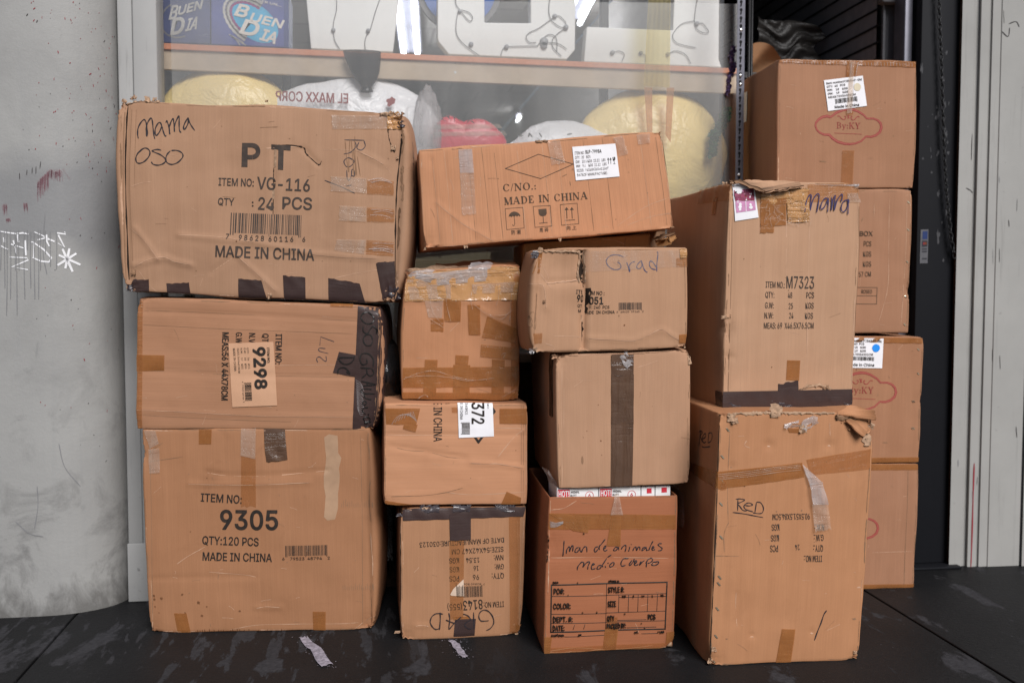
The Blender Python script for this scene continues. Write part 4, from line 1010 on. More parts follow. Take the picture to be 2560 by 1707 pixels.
b.S('C1', [(1150, 412), (1230, 405), (1340, 420), (1360, 460), (1400, 500), (1450, 540), (1470, 515)], .004, 'hole', jit=.6); b.S('C1', [(1137, 560), (1134, 640), (1132, 760), (1130, 900)], .003, 'hole', jit=.6)
for P in ([(1080, 428), (1180, 420), (1300, 415)], ): b.crease('C1', P, .003)
b.S('C1', [(106, 110), (98, 700), (116, 1340)], .004, 'hole', jit=.5, off=.004); b.S('C1', [(90, 110), (84, 700), (100, 1340)], .002, 'shade', jit=.5, off=.003); b.S('C1', [(140, 150), (130, 700), (150, 1300)], .0014, 'shade'); b.S('C1', [(172, 150), (165, 700)], .0014, 'shade')
b.S('C1', [(2036, 240), (2015, 480), (1995, 700), (1985, 1000), (1982, 1470)], .005, 'hole', jit=.6)
b.S('C1', [(1925, 200), (1935, 330), (1950, 390), (1975, 450), (1985, 420)], .003, 'hole', jit=.5)
for P in ([(130, 980), (240, 1080), (330, 1200)], [(150, 1260), (260, 1200), (370, 1185), (440, 1215), (560, 1240)], [(900, 1190), (1010, 1290), (1150, 1420)], [(470, 1030), (720, 1040), (1000, 1080)], [(1400, 1165), (1600, 1185), (1850, 1195)], [(700, 1290), (850, 1190)], [(140, 690), (220, 665), (290, 660)], [(1740, 455), (1840, 500), (1905, 540)], [(1480, 435), (1700, 440), (1840, 500)], [(1560, 1330), (1750, 1290), (1960, 1260)], [(190, 1280), (260, 1380), (330, 1440)], [(1060, 1330), (1080, 1400)]): b.crease('C1', P, .0018)
b.S('C1', [(1040, 282), (1100, 280), (1170, 278)], .0016, 'shade', jit=.9)
for q in ([(150, 1338), (258, 1340), (258, 1444), (100, 1430)], [(380, 1368), (540, 1364), (552, 1464), (388, 1450)], [(890, 1335), (1050, 1345), (1088, 1484), (890, 1474)], [(1200, 1314), (1355, 1326), (1357, 1490), (1207, 1482)], [(1515, 1332), (1735, 1368), (1774, 1502), (1517, 1496)], [(1850, 1226), (1978, 1210), (1986, 1440), (1896, 1486)]):
    b.tape('C1', q, 'dark', jag=(.0022, 0, 0, 0), wr=.0012)
for q, k in (([(1535, 622), (1785, 635), (1785, 740), (1535, 725)], 'clear'), ([(1595, 825), (1783, 835), (1780, 940), (1592, 930)], 'clear'), ([(1575, 1060), (1780, 1065), (1770, 1165), (1560, 1140)], 'clear'), ([(1535, 190), (1925, 196), (1925, 288), (1545, 290)], 'clear'), ([(1790, 640), (1975, 655), (1972, 752), (1788, 744)], 'tanlite'), ([(1790, 838), (1978, 852), (1975, 940), (1788, 938)], 'tanlite'), ([(1785, 1066), (1975, 1080), (1972, 1178), (1780, 1166)], 'tanlite'), ([(1925, 196), (2030, 200), (2025, 290), (1925, 288)], 'shiny')):
    b.tape('C1', q, k, wr=.002, jag=(0, .002, 0, .002))
for k in range(14):
    y = random.choice([660, 700, 860, 900, 1090, 1130]) + random.randint(-16, 16); x = 1800 + random.randint(-10, 40)
    b.S('C1', [(x, y), (x + 70, y - 8 + random.randint(-8, 8)), (x + 150, y + 10 + random.randint(-10, 10))], .0014, 'film', off=.005)
b.rip('C1', [(70, 92), (200, 78), (330, 84)], .016, .006); b.rip('C1', [(1880, 182), (1960, 172), (2040, 176)], .016, .012)
for p, s_, k in (((75, 80), 40, 'shade'), ((85, 72), 34, 'core'), ((140, 62), 46, 'shade'), ((160, 66), 36, 'core'), ((250, 84), 60, 'core'), ((300, 84), 40, 'core'), ((1985, 180), 90, 'shiny'), ((2045, 165), 50, 'shade'), ((2020, 250), 70, 'wrap'), ((1960, 1430), 110, 'wrap'), ((2000, 1470), 80, 'wrap'), ((120, 1400), 70, 'wrap'), ((150, 1290), 50, 'shade'), ((1970, 420), 50, 'core'), ((1085, 105), 26, 'shade'), ((2000, 490), 26, 'core'), ((1110, 1450), 40, 'core')): b.scrap('C1', p, s_, k, lift=.018)
b.done(); b3 = b

# --- second column ---------------------------------------------------------
P2 = gplane('C6', (240, 1420), (1340, 1365))
b = Carton("carton with upside-down 8143 printing and a dark taped top rim standing on the pavement", 'C6', [(235, 190), (1405, 168), (1343, 1365), (240, 1420)], P2, .50,
           kc(0.412, 0.210, 0.111, dirt=.2), seed=4, bulge=(.005, .006, .004, 0), crush=[(0, 1, 0, .04, .012), (1, 1, 0, .05, .006), (0, 0, 0, .03, .008)], creases=[('C6', [(370, 1280), (490, 1282)], .003, .006), ('C6', [(1320, 300), (1325, 1300)], -.002, .008)])
for tx, a, e, h, bo in (("DATE OF MANUFACTURE:030123", (1195, 502), (408, 547), 45, .006), ("SIZE:54X42X47 CM", (1190, 588), (708, 611), 46, .006), ("NW:", (1188, 665), (1100, 668), 48, .006), ("13.54", (963, 686), (840, 690), 46, .006), ("KGS", (775, 692), (683, 695), 48, .006), ("GW:", (1192, 748), (1108, 751), 48, .006), ("16", (955, 762), (912, 764), 46, .006), ("KGS", (775, 775), (688, 778), 48, .006), ("QTY:", (1192, 833), (1080, 837), 50, .006), ("96", (960, 845), (905, 848), 48, .006), ("PCS", (775, 860), (686, 864), 50, .006), ("ITEM NO:", (1192, 1098), (1005, 1106), 52, .006), ("8143", (995, 1117), (815, 1130), 88, .012), ("(555)", (800, 1122), (668, 1129), 56, .006), ("7  82860 80412  2", (1014, 893), (740, 896), 16, 0)): b.T('C6', tx, a, e, h, bold=bo)
bars(b.mb, b.front, 'C6', (993, 1004), (755, 1012), 112, seed=21, n=38)
poly(b.mb, b.front, 'C6', [(690, 985), (720, 930), (815, 842), (820, 998), (705, 994)], 'pale', .0022); bars(b.mb, b.front, 'C6', (818, 995), (750, 998), 100, seed=3, n=12, off=.003)
for P in ([(1850, 815), (1950, 770), (2040, 660), (2060, 540), (2010, 390), (1900, 270), (1780, 240), (1680, 300), (1640, 420), (1680, 520), (1740, 550), (1920, 540)], [(1495, 300), (1500, 770)], [(1455, 750), (1370, 770), (1270, 710), (1245, 640), (1300, 580), (1400, 520), (1390, 460), (1320, 390), (1200, 345)], [(800, 315), (825, 440), (825, 560), (805, 770), (880, 700), (960, 600), (1060, 500), (1150, 435)], [(720, 515), (830, 560), (960, 610)], [(560, 310), (565, 500), (545, 800)], [(640, 355), (540, 335), (430, 350), (330, 430), (285, 560), (310, 660), (390, 760), (460, 785), (540, 760)]): b.S('H7', P, .0034, 'pen', off=.0036)
mb = b.tape('C6', [(235, 192), (1404, 170), (1375, 262), (250, 300)], 'dark', wr=.002, label="dark brown tape round the top rim"); lf = Face(b, 'left'); patch(mb, lf, None, [(0, 0), (.2, 0), (.2, .03), (0, .032)], 'dark', off=.0016, ab=True)
b.tape('C6', [(684, 240), (884, 236), (884, 474), (690, 486)], 'dark', off=.0036, jag=(0, 0, .001, 0)); b.tape('C6', [(736, 1214), (930, 1208), (916, 1396), (720, 1402)], 'dark', off=.0016, wr=.0004)
b.tape('C6', [(684, 486), (822, 482), (812, 1200), (690, 1215)], 'tanlite', flip_uv=True, off=.0012); b.tape('C6', [(1240, 270), (1345, 262), (1330, 1360), (1248, 1370)], 'tanlite', flip_uv=True, off=.0012); b.tape('C6', [(720, 1190), (870, 1186), (868, 1215), (722, 1220)], 'tan', off=.0012); b.tape('C6', [(1305, 1272), (1358, 1270), (1345, 1320), (1305, 1325)], 'tan')
for P in ([(370, 1280), (430, 1272), (490, 1282)], [(1320, 300), (1330, 700), (1325, 1300)], [(235, 300), (236, 700), (238, 1380)]): b.crease('C6', P, .0016)
b.S('C6', [(232, 420), (234, 700), (230, 1060)], .003, 'hole', jit=.7)
for p, s_, k in (((215, 250), 90, 'wrap'), ((200, 1340), 70, 'core'), ((1345, 1345), 50, 'wrap'), ((460, 185), 80, 'core'), ((800, 185), 240, 'wrap'), ((1200, 178), 260, 'wrap'), ((500, 190), 240, 'wrap'), ((260, 1405), 60, 'core'), ((1320, 1370), 60, 'core')): b.scrap('C6', p, s_, k, lift=.012, asp=.4)
b.done(); c1 = b
zt = c1.Q[0:2, 2].mean()

b = Carton("carton with a white label ending 372 set under the tape-wrapped cube", 'C5', [(50, 943), (874, 943), (868, 1522), (44, 1530)], yplane(3.47), .46,
           kc(0.547, 0.270, 0.147, horiz=True, dirt=.2), seed=5, bulge=(.004, .003, .003, 0), creases=[('C5', [(80, 1185), (300, 1220), (520, 1255)], -.0035, .006), ('C5', [(540, 1280), (700, 1288), (850, 1310)], .0035, .006), ('C5', [(50, 1122), (870, 1124)], -.003, .006), ('C5', [(90, 1475), (400, 1450), (500, 1425)], .002, .006), ('C5', [(700, 1250), (850, 1090)], .002, .006)], crush=[(0, 1, 0, .03, .006), (1, 0, 0, .03, .006)])
b.T('C5', "E IN CHINA", (380, 928), (380, 1158), 48, bold=.01); b.T('C5', "1", (424, 934), (424, 944), 22)
line(b.mb, b.front, 'C5', [(560, 1120), (590, 1163), (622, 1120)], .0085, 'ink'); poly(b.mb, b.front, 'C5', [(672, 958), (690, 985), (690, 990), (672, 1010)], 'ink')
L = b.label_sheet('C5', [(470, 936), (672, 934), (679, 1130), (477, 1138)])
for tx, a, e, h, bo in (("NO:", (650, 940), (652, 970), 11, 0), ("372", (622, 938), (622, 1056), 70, .03), ("360PCS", (528, 940), (527, 1003), 14, .005), ("E IN CHINA", (500, 940), (499, 1033), 15, .005)): text(L, b.front, 'C5', tx, a, e, h, bold=bo, off=.0042)
bars(L, b.front, 'C5', (540, 1048), (541, 1118), 52, off=.0042, seed=14, n=22, key='faded')
for P in ([(80, 1185), (180, 1210), (300, 1220), (420, 1250), (520, 1255)], [(540, 1283), (640, 1288), (700, 1287), (850, 1312)], [(90, 1476), (280, 1470), (400, 1452), (500, 1425)], [(700, 1250), (790, 1140), (850, 1090)], [(55, 1123), (470, 1124)], [(690, 1080), (870, 1085)], [(390, 1450), (560, 1465), (860, 1450)]): b.crease('C5', P, .0016, random.choice(['crease', 'shade', 'crease']))
for P in ([(838, 950), (836, 1510)], [(850, 950), (848, 1510)]): b.S('C5', P, .0012, 'shade')
b.tape('C5', [(55, 968), (255, 968), (232, 1062), (58, 1060)], 'tan', wr=.002); b.tape('C5', [(160, 1062), (240, 1062), (228, 1104), (155, 1085)], 'tan', wr=.002); b.tape('C5', [(712, 970), (868, 970), (868, 1058), (712, 1056)], 'tan'); b.tape('C5', [(752, 1446), (836, 1482), (832, 1522), (720, 1522)], 'tan'); b.tape('C5', [(48, 1500), (205, 1522), (205, 1530), (46, 1528)], 'tan'); b.tape('C5', [(435, 962), (472, 962), (472, 994), (438, 992)], 'tanlite')
for k in range(8): b.S('C5', [(90 + k * 18, 1060 - k * 9), (130 + k * 12, 1010 - k * 3), (200 + k * 5, 1000 + k * 7)], .0012, 'film', off=.004)
b.done(); c2 = b

b = Carton("cube-shaped carton wrapped all over in glossy tan tape", 'C5', [(163, 182), (832, 142), (820, 920), (147, 922)], yplane(3.55), .40,
           kc(0.481, 0.224, 0.112, dirt=.2), seed=6, bulge=(.006, .008, .008, .002), amp=.0018, r=.009, creases=[('C5', [(170, 345), (500, 352), (820, 345)], .003, .01), ('C5', [(560, 365), (650, 430), (740, 440)], .003, .008)], crush=[(0, 0, 0, .05, .012), (1, 0, 0, .05, .01), (1, 1, 0, .04, .008)])
for q, k, kw in (([(164, 190), (830, 150), (826, 345), (168, 352)], 'shiny', dict(wr=.003)), ([(158, 735), (820, 728), (820, 842), (155, 850)], 'tan', dict(wr=.0015)), ([(150, 876), (820, 880), (818, 918), (148, 920)], 'tan', {}), ([(282, 688), (355, 690), (345, 900), (270, 900)], 'tan', dict(flip_uv=True)), ([(445, 718), (543, 720), (538, 912), (442, 912)], 'tan', dict(flip_uv=True)), ([(458, 662), (535, 666), (530, 718), (456, 716)], 'tan', {}), ([(668, 685), (742, 690), (735, 885), (664, 885)], 'tan', dict(flip_uv=True)), ([(605, 602), (825, 622), (822, 692), (600, 672)], 'tan', {}), ([(640, 440), (822, 515), (800, 592), (610, 560)], 'tan', dict(wr=.002)), ([(315, 455), (390, 452), (388, 526), (315, 522)], 'tan', dict(jag=(0, 0, .002, 0))), ([(390, 340), (490, 345), (486, 470), (394, 468)], 'tan', dict(wr=.002)), ([(526, 372), (598, 375), (602, 545), (535, 546)], 'tan', dict(wr=.002)), ([(280, 350), (385, 350), (380, 450), (300, 445)], 'clear', dict(wr=.003)), ([(776, 200), (830, 190), (824, 900), (778, 905)], 'tanlite', dict(flip_uv=True)), ([(170, 205), (640, 160), (640, 235), (360, 262)], 'film', dict(wr=.004, label="scuffed clear stretch film")), ([(550, 255), (800, 240), (800, 300), (560, 310)], 'clear', dict(wr=.004)), ([(180, 230), (430, 215), (430, 340), (190, 345)], 'clear', dict(wr=.004))):
    b.tape('C5', q, k, **kw)
for P in ([(160, 800), (230, 770), (330, 752), (450, 785), (560, 805), (680, 792)], [(165, 790), (300, 780), (430, 790), (520, 808), (640, 800)], [(410, 260), (405, 360), (430, 470)], [(560, 250), (545, 340), (555, 400)], [(700, 250), (705, 320), (690, 380)], [(780, 250), (775, 380), (770, 470)], [(320, 270), (315, 380), (350, 450), (385, 485)], [(300, 400), (310, 450), (390, 505)], [(640, 430), (720, 455), (770, 410)], [(560, 370), (640, 425), (740, 430), (790, 400)], [(720, 905), (810, 855)], [(300, 905), (280, 890), (240, 912)], [(720, 660), (745, 650), (730, 680)]): b.S('C5', P, .002, 'clear', off=.0075, jit=.6)
flap(b, 'C5', [(345, 168), (350, 134), (690, 106), (726, 126), (726, 150), (560, 158)], [-.06, -.12, -.16, -.16, -.05, -.05], b.mat, wob=.004); flap(b, 'C5', [(560, 160), (640, 128), (800, 124), (833, 128), (830, 148)], [-.02, -.08, -.12, -.12, -.015], b.mat, wob=.003); flap(b, 'C5', [(168, 172), (350, 146), (560, 150), (560, 166), (240, 188)], [-.02, -.05, -.06, -.02, -.01], 'core', th=.003, wob=.003)
b.scrap('C5', (600, 150), 180, 'film', lift=.02, asp=.3); b.scrap('C5', (260, 190), 190, 'film', lift=.015, asp=.35)
b.done(); c3 = b

# --- third column ----------------------------------------------------------
P3 = gplane('C8', (183, 1485), (1155, 1445))
b = Carton("reddish open carton with a black PO and size form and handwritten Iman de animales", 'C8', [(222, 306), (1186, 292), (1155, 1445), (183, 1485)], P3, .56,
           kc(0.378, 0.138, 0.064, horiz=True, dirt=.22), seed=7, bulge=(.004, .006, .003, 0), amp=.001, open_top=True, crush=[(1, 1, 0, .03, .008), (0, .3, 0, .04, .006)], creases=[('C8', [(190, 765), (1165, 768)], -.0025, .006)])
line(b.mb, b.front, 'C8', [(236, 968), (1107, 946), (1093, 1299), (231, 1323)], .0046, 'ink', closed=True)
for P in ([(653, 962), (644, 1308)], [(240, 1053), (653, 1047)], [(238, 1188), (648, 1182)], [(235, 1257), (646, 1251)], [(653, 1045), (1106, 1032)], [(648, 1178), (1100, 1163)], [(647, 1248), (1096, 1236)], [(745, 1045), (741, 1172)], [(818, 1042), (814, 1170)], [(890, 1040), (886, 1169)], [(963, 1038), (958, 1167)], [(1035, 1036), (1030, 1165)], [(744, 1062), (1103, 1052)], [(735, 1236), (950, 1229)], [(808, 1292), (1025, 1284)], [(335, 1357), (436, 1355)], [(462, 1353), (656, 1346)], [(918, 1336), (1038, 1332)], [(478, 1298), (488, 1264)], [(398, 1302), (410, 1268)]): line(b.mb, b.front, 'C8', P, .0019)
for tx, a, e, h, bo in (("DC#:", (247, 940), (288, 939), 13, 0), ("STORE #:", (667, 933), (747, 932), 14, .005), ("PO#:", (253, 992), (330, 990), 40, .006), ("STYLE #:", (663, 983), (782, 980), 40, .006), ("COLOR:", (250, 1105), (378, 1101), 40, .006), ("SIZE", (660, 1088), (720, 1086), 40, .006), ("DEPT. #:", (248, 1206), (393, 1202), 38, .006), ("QTY", (655, 1199), (708, 1197), 38, .006), ("PCS", (963, 1187), (1018, 1185), 38, .006), ("DATE:", (246, 1271), (332, 1268), 38, .006), ("PACKED BY:", (653, 1258), (797, 1254), 36, .006), ("CARTON#:", (234, 1338), (330, 1336), 14, .01), ("OF", (437, 1335), (460, 1334), 14, .01), ("WT:", (862, 1319), (890, 1318), 13, .01), ("LBS", (1052, 1313), (1084, 1312), 13, .01), ("XS", (768, 1046), (796, 1045), 12, 0), ("S", (848, 1045), (858, 1045), 12, 0), ("M", (916, 1043), (934, 1043), 12, 0), ("L", (993, 1041), (1003, 1041), 12, 0), ("XL", (1058, 1037), (1084, 1037), 12, 0)): b.T('C8', tx, a, e, h, bold=bo)
for P in ([(235, 160), (225, 300), (210, 470)], [(275, 415), (285, 340), (325, 280), (345, 290), (340, 370), (380, 270), (410, 260), (400, 370)], [(520, 285), (470, 310), (445, 370), (480, 385), (530, 330), (540, 290), (550, 350), (575, 385)], [(575, 385), (600, 320), (640, 275), (675, 290), (680, 385)], [(900, 275), (850, 290), (825, 340), (840, 380), (890, 340), (930, 270)], [(1040, 130), (970, 220), (925, 270), (930, 340)], [(1010, 320), (1050, 290), (1045, 260), (1015, 290), (1010, 340), (1040, 360), (1085, 335)], [(1290, 290), (1240, 290), (1205, 345), (1240, 355), (1290, 310), (1300, 290), (1310, 350)], [(1350, 330), (1390, 270), (1440, 250), (1445, 310), (1425, 380)], [(1520, 280), (1510, 330), (1495, 370)], [(1545, 235), (1555, 228)], [(1580, 360), (1600, 310), (1640, 280), (1650, 350), (1690, 280), (1715, 290), (1720, 350)], [(1820, 280), (1770, 310), (1760, 350), (1810, 320), (1840, 285), (1850, 345), (1880, 340)], [(1975, 165), (1930, 250), (1890, 350)], [(1960, 315), (1995, 290), (1975, 270), (1950, 310), (1970, 345), (2015, 325)], [(2150, 215), (2100, 215), (2075, 240), (2120, 280), (2155, 310), (2130, 345), (2070, 355)],
          [(490, 735), (500, 670), (560, 590), (600, 575), (620, 600), (600, 670), (660, 600), (710, 570), (735, 580), (705, 650), (695, 720)], [(770, 645), (830, 620), (800, 610), (770, 660), (780, 720), (850, 700)], [(970, 640), (910, 650), (880, 710), (930, 710), (980, 650)], [(1160, 437), (1080, 500), (1010, 600), (985, 640), (1000, 680)], [(1043, 655), (1046, 690)], [(1085, 600), (1110, 598)], [(1180, 590), (1130, 640), (1140, 675), (1200, 650), (1215, 590), (1175, 590)], [(1500, 510), (1400, 520), (1350, 600), (1370, 660), (1440, 640)], [(1570, 540), (1510, 620), (1530, 640), (1590, 570), (1610, 520), (1600, 580)], [(1620, 610), (1660, 570), (1640, 550), (1610, 600), (1630, 645), (1690, 620)], [(1740, 560), (1710, 640), (1760, 580), (1810, 545)], [(1850, 580), (1840, 680)], [(1830, 600), (1880, 530), (1940, 505), (1970, 530), (1930, 580), (1870, 600)], [(2060, 570), (1980, 580), (1950, 630), (2010, 640), (2080, 600), (2080, 570), (2040, 560)]): b.S('H8', P, .0036, 'pen')
b.tape('C8', [(222, 428), (1172, 440), (1172, 548), (218, 550)], 'tan', wr=.001); b.tape('C8', [(222, 430), (532, 448), (512, 574), (400, 560)], 'tan', wr=.0008, off=.0026); b.tape('C8', [(690, 450), (762, 450), (756, 676), (652, 672)], 'tan', off=.0024); b.tape('C8', [(715, 290), (745, 290), (775, 440), (680, 440)], 'clear', wr=.004); b.tape('C8', [(660, 1210), (735, 1210), (722, 1458), (620, 1465)], 'tanlite', flip_uv=True, off=.0012); b.tape('C8', [(640, 1300), (742, 1296), (722, 1460), (622, 1465)], 'tan', off=.0011)
b.tape('C8', [(190, 1360), (240, 1358), (225, 1480), (186, 1483)], 'tan'); b.tape('C8', [(1105, 1320), (1158, 1318), (1155, 1400), (1100, 1404)], 'tan'); b.tape('C8', [(190, 1440), (1156, 1402), (1156, 1444), (186, 1482)], 'tanlite')
for P in ([(230, 405), (330, 390), (425, 335)], [(195, 766), (600, 762), (1165, 768)], [(200, 1470), (420, 1440), (700, 1460), (1000, 1425)]): b.crease('C8', P, .0016)
for k in range(6): b.S('C8', [(225, 490 + k * 8), (270, 500 + k * 6), (325, 488 + k * 3)], .0012, 'film', off=.004)
for x, y, r in ((433, 948, 4), (470, 1172, 5), (578, 1170, 5), (790, 1183, 5), (940, 1288, 5), (915, 1255, 4)): blob(b.mb, b.front, 'C8', (x, y), r, 'stain')
poly(b.mb, b.front, 'C8', [(1140, 1396), (1146, 1432), (1104, 1428)], 'core', .0016)
b.S('C8', [(212, 600), (210, 700), (206, 800)], .004, 'hole', jit=.6)
lf = Face(b, 'left')
mb = MB(); P = on_y('C8', [(1130, 216), (1185, 240), (1228, 290), (1226, 420), (1222, 552)], P3[0][1] + .05); Pb = P + np.array([.03, .28, 0.0]); V = []
for j in range(8):
    for i in range(9):
        t = i / 8 * 4; k = min(3, int(t)); q = P[k] + (P[k + 1] - P[k]) * (t - k); qb = Pb[k] + (Pb[k + 1] - Pb[k]) * (t - k)
        V.append(q + (qb - q) * (j / 7) + np.array([random.uniform(-.004, .008), 0, random.uniform(-.005, .005)]))
mb.add(np.array(V), grid_faces(9, 8), 'film'); b.kids.append((mb, "plastic_liner", None))
mb = MB(); P = on_y('C8', [(160, 90), (215, 170), (262, 235), (250, 300)], P3[0][1] + .12); V = []
for j in range(8):
    for i in range(7):
        t = i / 6 * 3; k = min(2, int(t)); q = P[k] + (P[k + 1] - P[k]) * (t - k); V.append(q + np.array([.002 * j + random.uniform(-.008, .008), -.012 * j, random.uniform(-.008, .008)]))
mb.add(np.array(V), grid_faces(7, 8), 'film'); b.kids.append((mb, "plastic_liner", None))
b.done(open_solid=True); d1 = b
# small white product boxes standing in the open carton
M['prodred'] = plain("bright_red_print", (.55, .03, .05), .5); M['prodwhite'] = plain("glossy_white_card", (.8, .8, .8), .35, var=.03)
yi = P3[0][1] + .022
def product_box(x0, x1, top, lab, full=True):
    Pq = on_y('C8', [(x0, top), (x1, top), (x0, 300)], yi); mb = MB()
    add_box(mb, Pq[0, 0] + .0008, Pq[1, 0] - .0008, yi, yi + .16, .02, Pq[0, 2], 'prodwhite', .002)
    f = Flat(yi); w_ = x1 - x0
    if full:
        patch(mb, f, 'C8', [(x0 + 8, top + 12), (x0 + 98, top + 10), (x0 + 98, top + 70), (x0 + 8, top + 72)], 'prodred', off=.0006, wr=0)
        text(mb, f, 'C8', "HOT!", (x0 + 14, top + 22), (x0 + 92, top + 20), 44, 'prodwhite', off=.0012, bold=.03); text(mb, f, 'C8', "ANIMAL", (x0 + 104, top + 22), (x0 + 172, top + 20), 17, off=.0008, bold=.02); text(mb, f, 'C8', "BUTT", (x0 + 104, top + 48), (x0 + 150, top + 47), 17, off=.0008, bold=.02)
        a = f.px('C8', [(x0 + 248, top + 55)])[0]; r = .0135; stroke_ab(mb, f, [(a[0] + r * math.cos(t), a[1] + r * math.sin(t)) for t in np.linspace(0, 6.4, 20)], .0018, 'prodred', off=.0008, taper=1); text(mb, f, 'C8', "6", (x0 + 239, top + 42), (x0 + 256, top + 42), 26, 'prodred', off=.0008, bold=.02)
    else:
        patch(mb, f, 'C8', [(x0 + w_ * .4, top + 14), (x0 + w_ * .75, top + 12), (x0 + w_ * .75, top + 50), (x0 + w_ * .4, top + 52)], 'prodred', off=.0006, wr=0)
    return tag(mb.build("product_box", smooth=False), lab, "small box", "white product boxes in the open reddish carton")
product_box(276, 592, 240, "leftmost white HOT! box standing in the open reddish carton"); product_box(594, 912, 233, "white HOT! box between another HOT! box and the plain white boxes")
product_box(914, 1018, 228, "narrow white box right of the two HOT! boxes in the carton", False); product_box(1020, 1136, 222, "rightmost white box under clear plastic in the open carton", False)

b = Carton("plain pinkish carton with one wide vertical strip of brown tape down its front", 'C7', [(256, 706), (1026, 682), (1019, 1450), (272, 1478)], yplane(P3[0][1] + .02, -1.0), .56,
           kc(0.467, 0.267, 0.162, dirt=.14), seed=8, bulge=(.003, .008, .004, .002), amp=.0009, crush=[(0, 0, 0, .04, .01), (1, 0, 0, .03, .008), (1, 1, 0, .03, .008)], creases=[('C7', [(290, 720), (285, 1100), (292, 1460)], -.002, .01)])
b.tape('C7', [(572, 705), (700, 704), (700, 830), (572, 830)], 'brown', wr=.003, label="crumpled top of the brown tape"); b.tape('C7', [(572, 820), (702, 820), (700, 1105), (572, 1105)], 'brown', flip_uv=True, wr=.002); b.tape('C7', [(572, 1095), (700, 1095), (692, 1458), (568, 1463)], 'brown', flip_uv=True, wr=.0006)
lf = Face(b, 'left'); b.tape('C7', [(.05, .0), (.10, .0), (.10, .22), (.05, .22)], 'brown', sf=lf, ab=True, flip_uv=True)
poly(b.mb, b.front, 'C7', [(700, 1390), (830, 1345), (1015, 1395), (1018, 1445), (700, 1456)], 'tanlabel', .0006) if False else None
b.scrap('C7', (660, 735), 80, 'film', lift=.02, asp=1.3, rot=-.6); b.scrap('C7', (240, 712), 50, b.mat, lift=.012); b.scrap('C7', (1024, 730), 26, 'core', lift=.008, asp=3)
for P in ([(290, 720), (285, 1100), (292, 1460)], [(720, 780), (770, 765), (840, 740)], [(300, 900), (298, 1150)]): b.crease('C7', P, .0016)
for x, y, r in ((497, 995, 3), (512, 1202, 4), (516, 1283, 2.5)): blob(b.mb, b.front, 'C7', (x, y), r, 'stain')
b.S('C7', [(404, 1290), (405, 1335)], .006, 'shade'); b.S('C7', [(262, 706), (640, 690), (1024, 682)], .003, 'hole', jit=.7); b.S('C7', [(280, 1474), (600, 1466), (1018, 1450)], .003, 'hole', jit=.7)
b.done(); d2 = b

b = Carton("split carton torn down its front with Grad handwritten in blue", 'C7', [(150, 98), (1004, 90), (1011, 668), (122, 697)], yplane(P3[0][1] + .01, -1.0), .29,
           kc(0.472, 0.267, 0.158, dirt=.2), seed=9, bulge=(.004, .03, .003, .003), amp=.0013, creases=[('C7', [(405, 110), (400, 200), (412, 300), (425, 420), (408, 520), (410, 685)], -.02, .009), ('C7', [(200, 290), (290, 285), (385, 278)], -.004, .009), ('C7', [(110, 295), (180, 310), (195, 440)], .004, .009), ('C7', [(420, 610), (700, 625), (860, 560), (1000, 640)], .003, .008)],
           dents=[('C7', (290, 200), -.014, .06), ('C7', (360, 450), -.006, .05)], crush=[(0, 0, 0, .05, .006), (0, 1, 0, .04, .008), (1, 1, 0, .03, .01)])
for tx, a, e, h, bo in (("ITE", (370, 333), (412, 335), 22, .01), ("M NO :", (457, 340), (530, 342), 22, .01), ("90", (377, 362), (416, 364), 38, .03), ("051", (445, 375), (522, 375), 40, .03), ("QT", (379, 416), (405, 417), 17, .01), ("Y: 240  PCS", (443, 425), (558, 424), 17, .01), ("M", (383, 446), (398, 446), 17, .01), ("ADE  IN CHINA", (427, 455), (588, 452), 17, .01), ("6   48620  39145   2", (600, 455), (755, 452), 10, 0)): b.T('C7', tx, a, e, h, 'brownink' if False else 'ink', bold=bo)
bars(b.mb, b.front, 'C7', (612, 407), (745, 406), 46, seed=9, key='faded')
poly(b.mb, b.front, 'C7', [(398, 108), (412, 112), (408, 165), (416, 210), (412, 245), (416, 285), (405, 296), (396, 270), (385, 240), (392, 190), (402, 150)], 'hole', .0014); poly(b.mb, b.front, 'C7', [(425, 325), (452, 322), (456, 345), (445, 395), (450, 412), (430, 425), (440, 440), (430, 470), (418, 460), (424, 400)], 'hole', .0014); poly(b.mb, b.front, 'C7', [(404, 520), (414, 520), (418, 560), (412, 620), (411, 684), (408, 684), (406, 600)], 'hole', .0014)
b.S('C7', [(404, 290), (420, 325)], .003, 'hole'); poly(b.mb, b.front, 'C7', [(400, 478), (414, 478), (412, 516), (402, 518)], 'core', .0016)
b.rip('C7', [(418, 112), (412, 160), (420, 220), (418, 290)], .007, .01); b.rip('C7', [(392, 112), (394, 170), (378, 230), (388, 290)], .007, .008); b.rip('C7', [(120, 100), (200, 108), (300, 112), (395, 116)], .008, .008); b.rip('C7', [(205, 296), (290, 286), (388, 278)], .004, .004, 'crease')
for P in ([(625, 245), (520, 200), (380, 185), (250, 220), (165, 320), (165, 400), (230, 500), (330, 565), (430, 580), (520, 555), (550, 500), (520, 420), (450, 375)], [(700, 380), (735, 470), (775, 625), (790, 590), (765, 500), (800, 430), (860, 380), (925, 365)], [(1095, 335), (1010, 420), (970, 510), (1020, 555), (1090, 520), (1115, 430), (1095, 335), (1130, 450), (1170, 570), (1220, 635), (1260, 650)], [(1345, 335), (1310, 420), (1330, 500), (1390, 560), (1490, 580)], [(1345, 335), (1420, 400), (1500, 520)], [(1515, 110), (1545, 130), (1530, 280), (1510, 450), (1510, 635)]): b.S('H4', P, .003, 'bluepen')
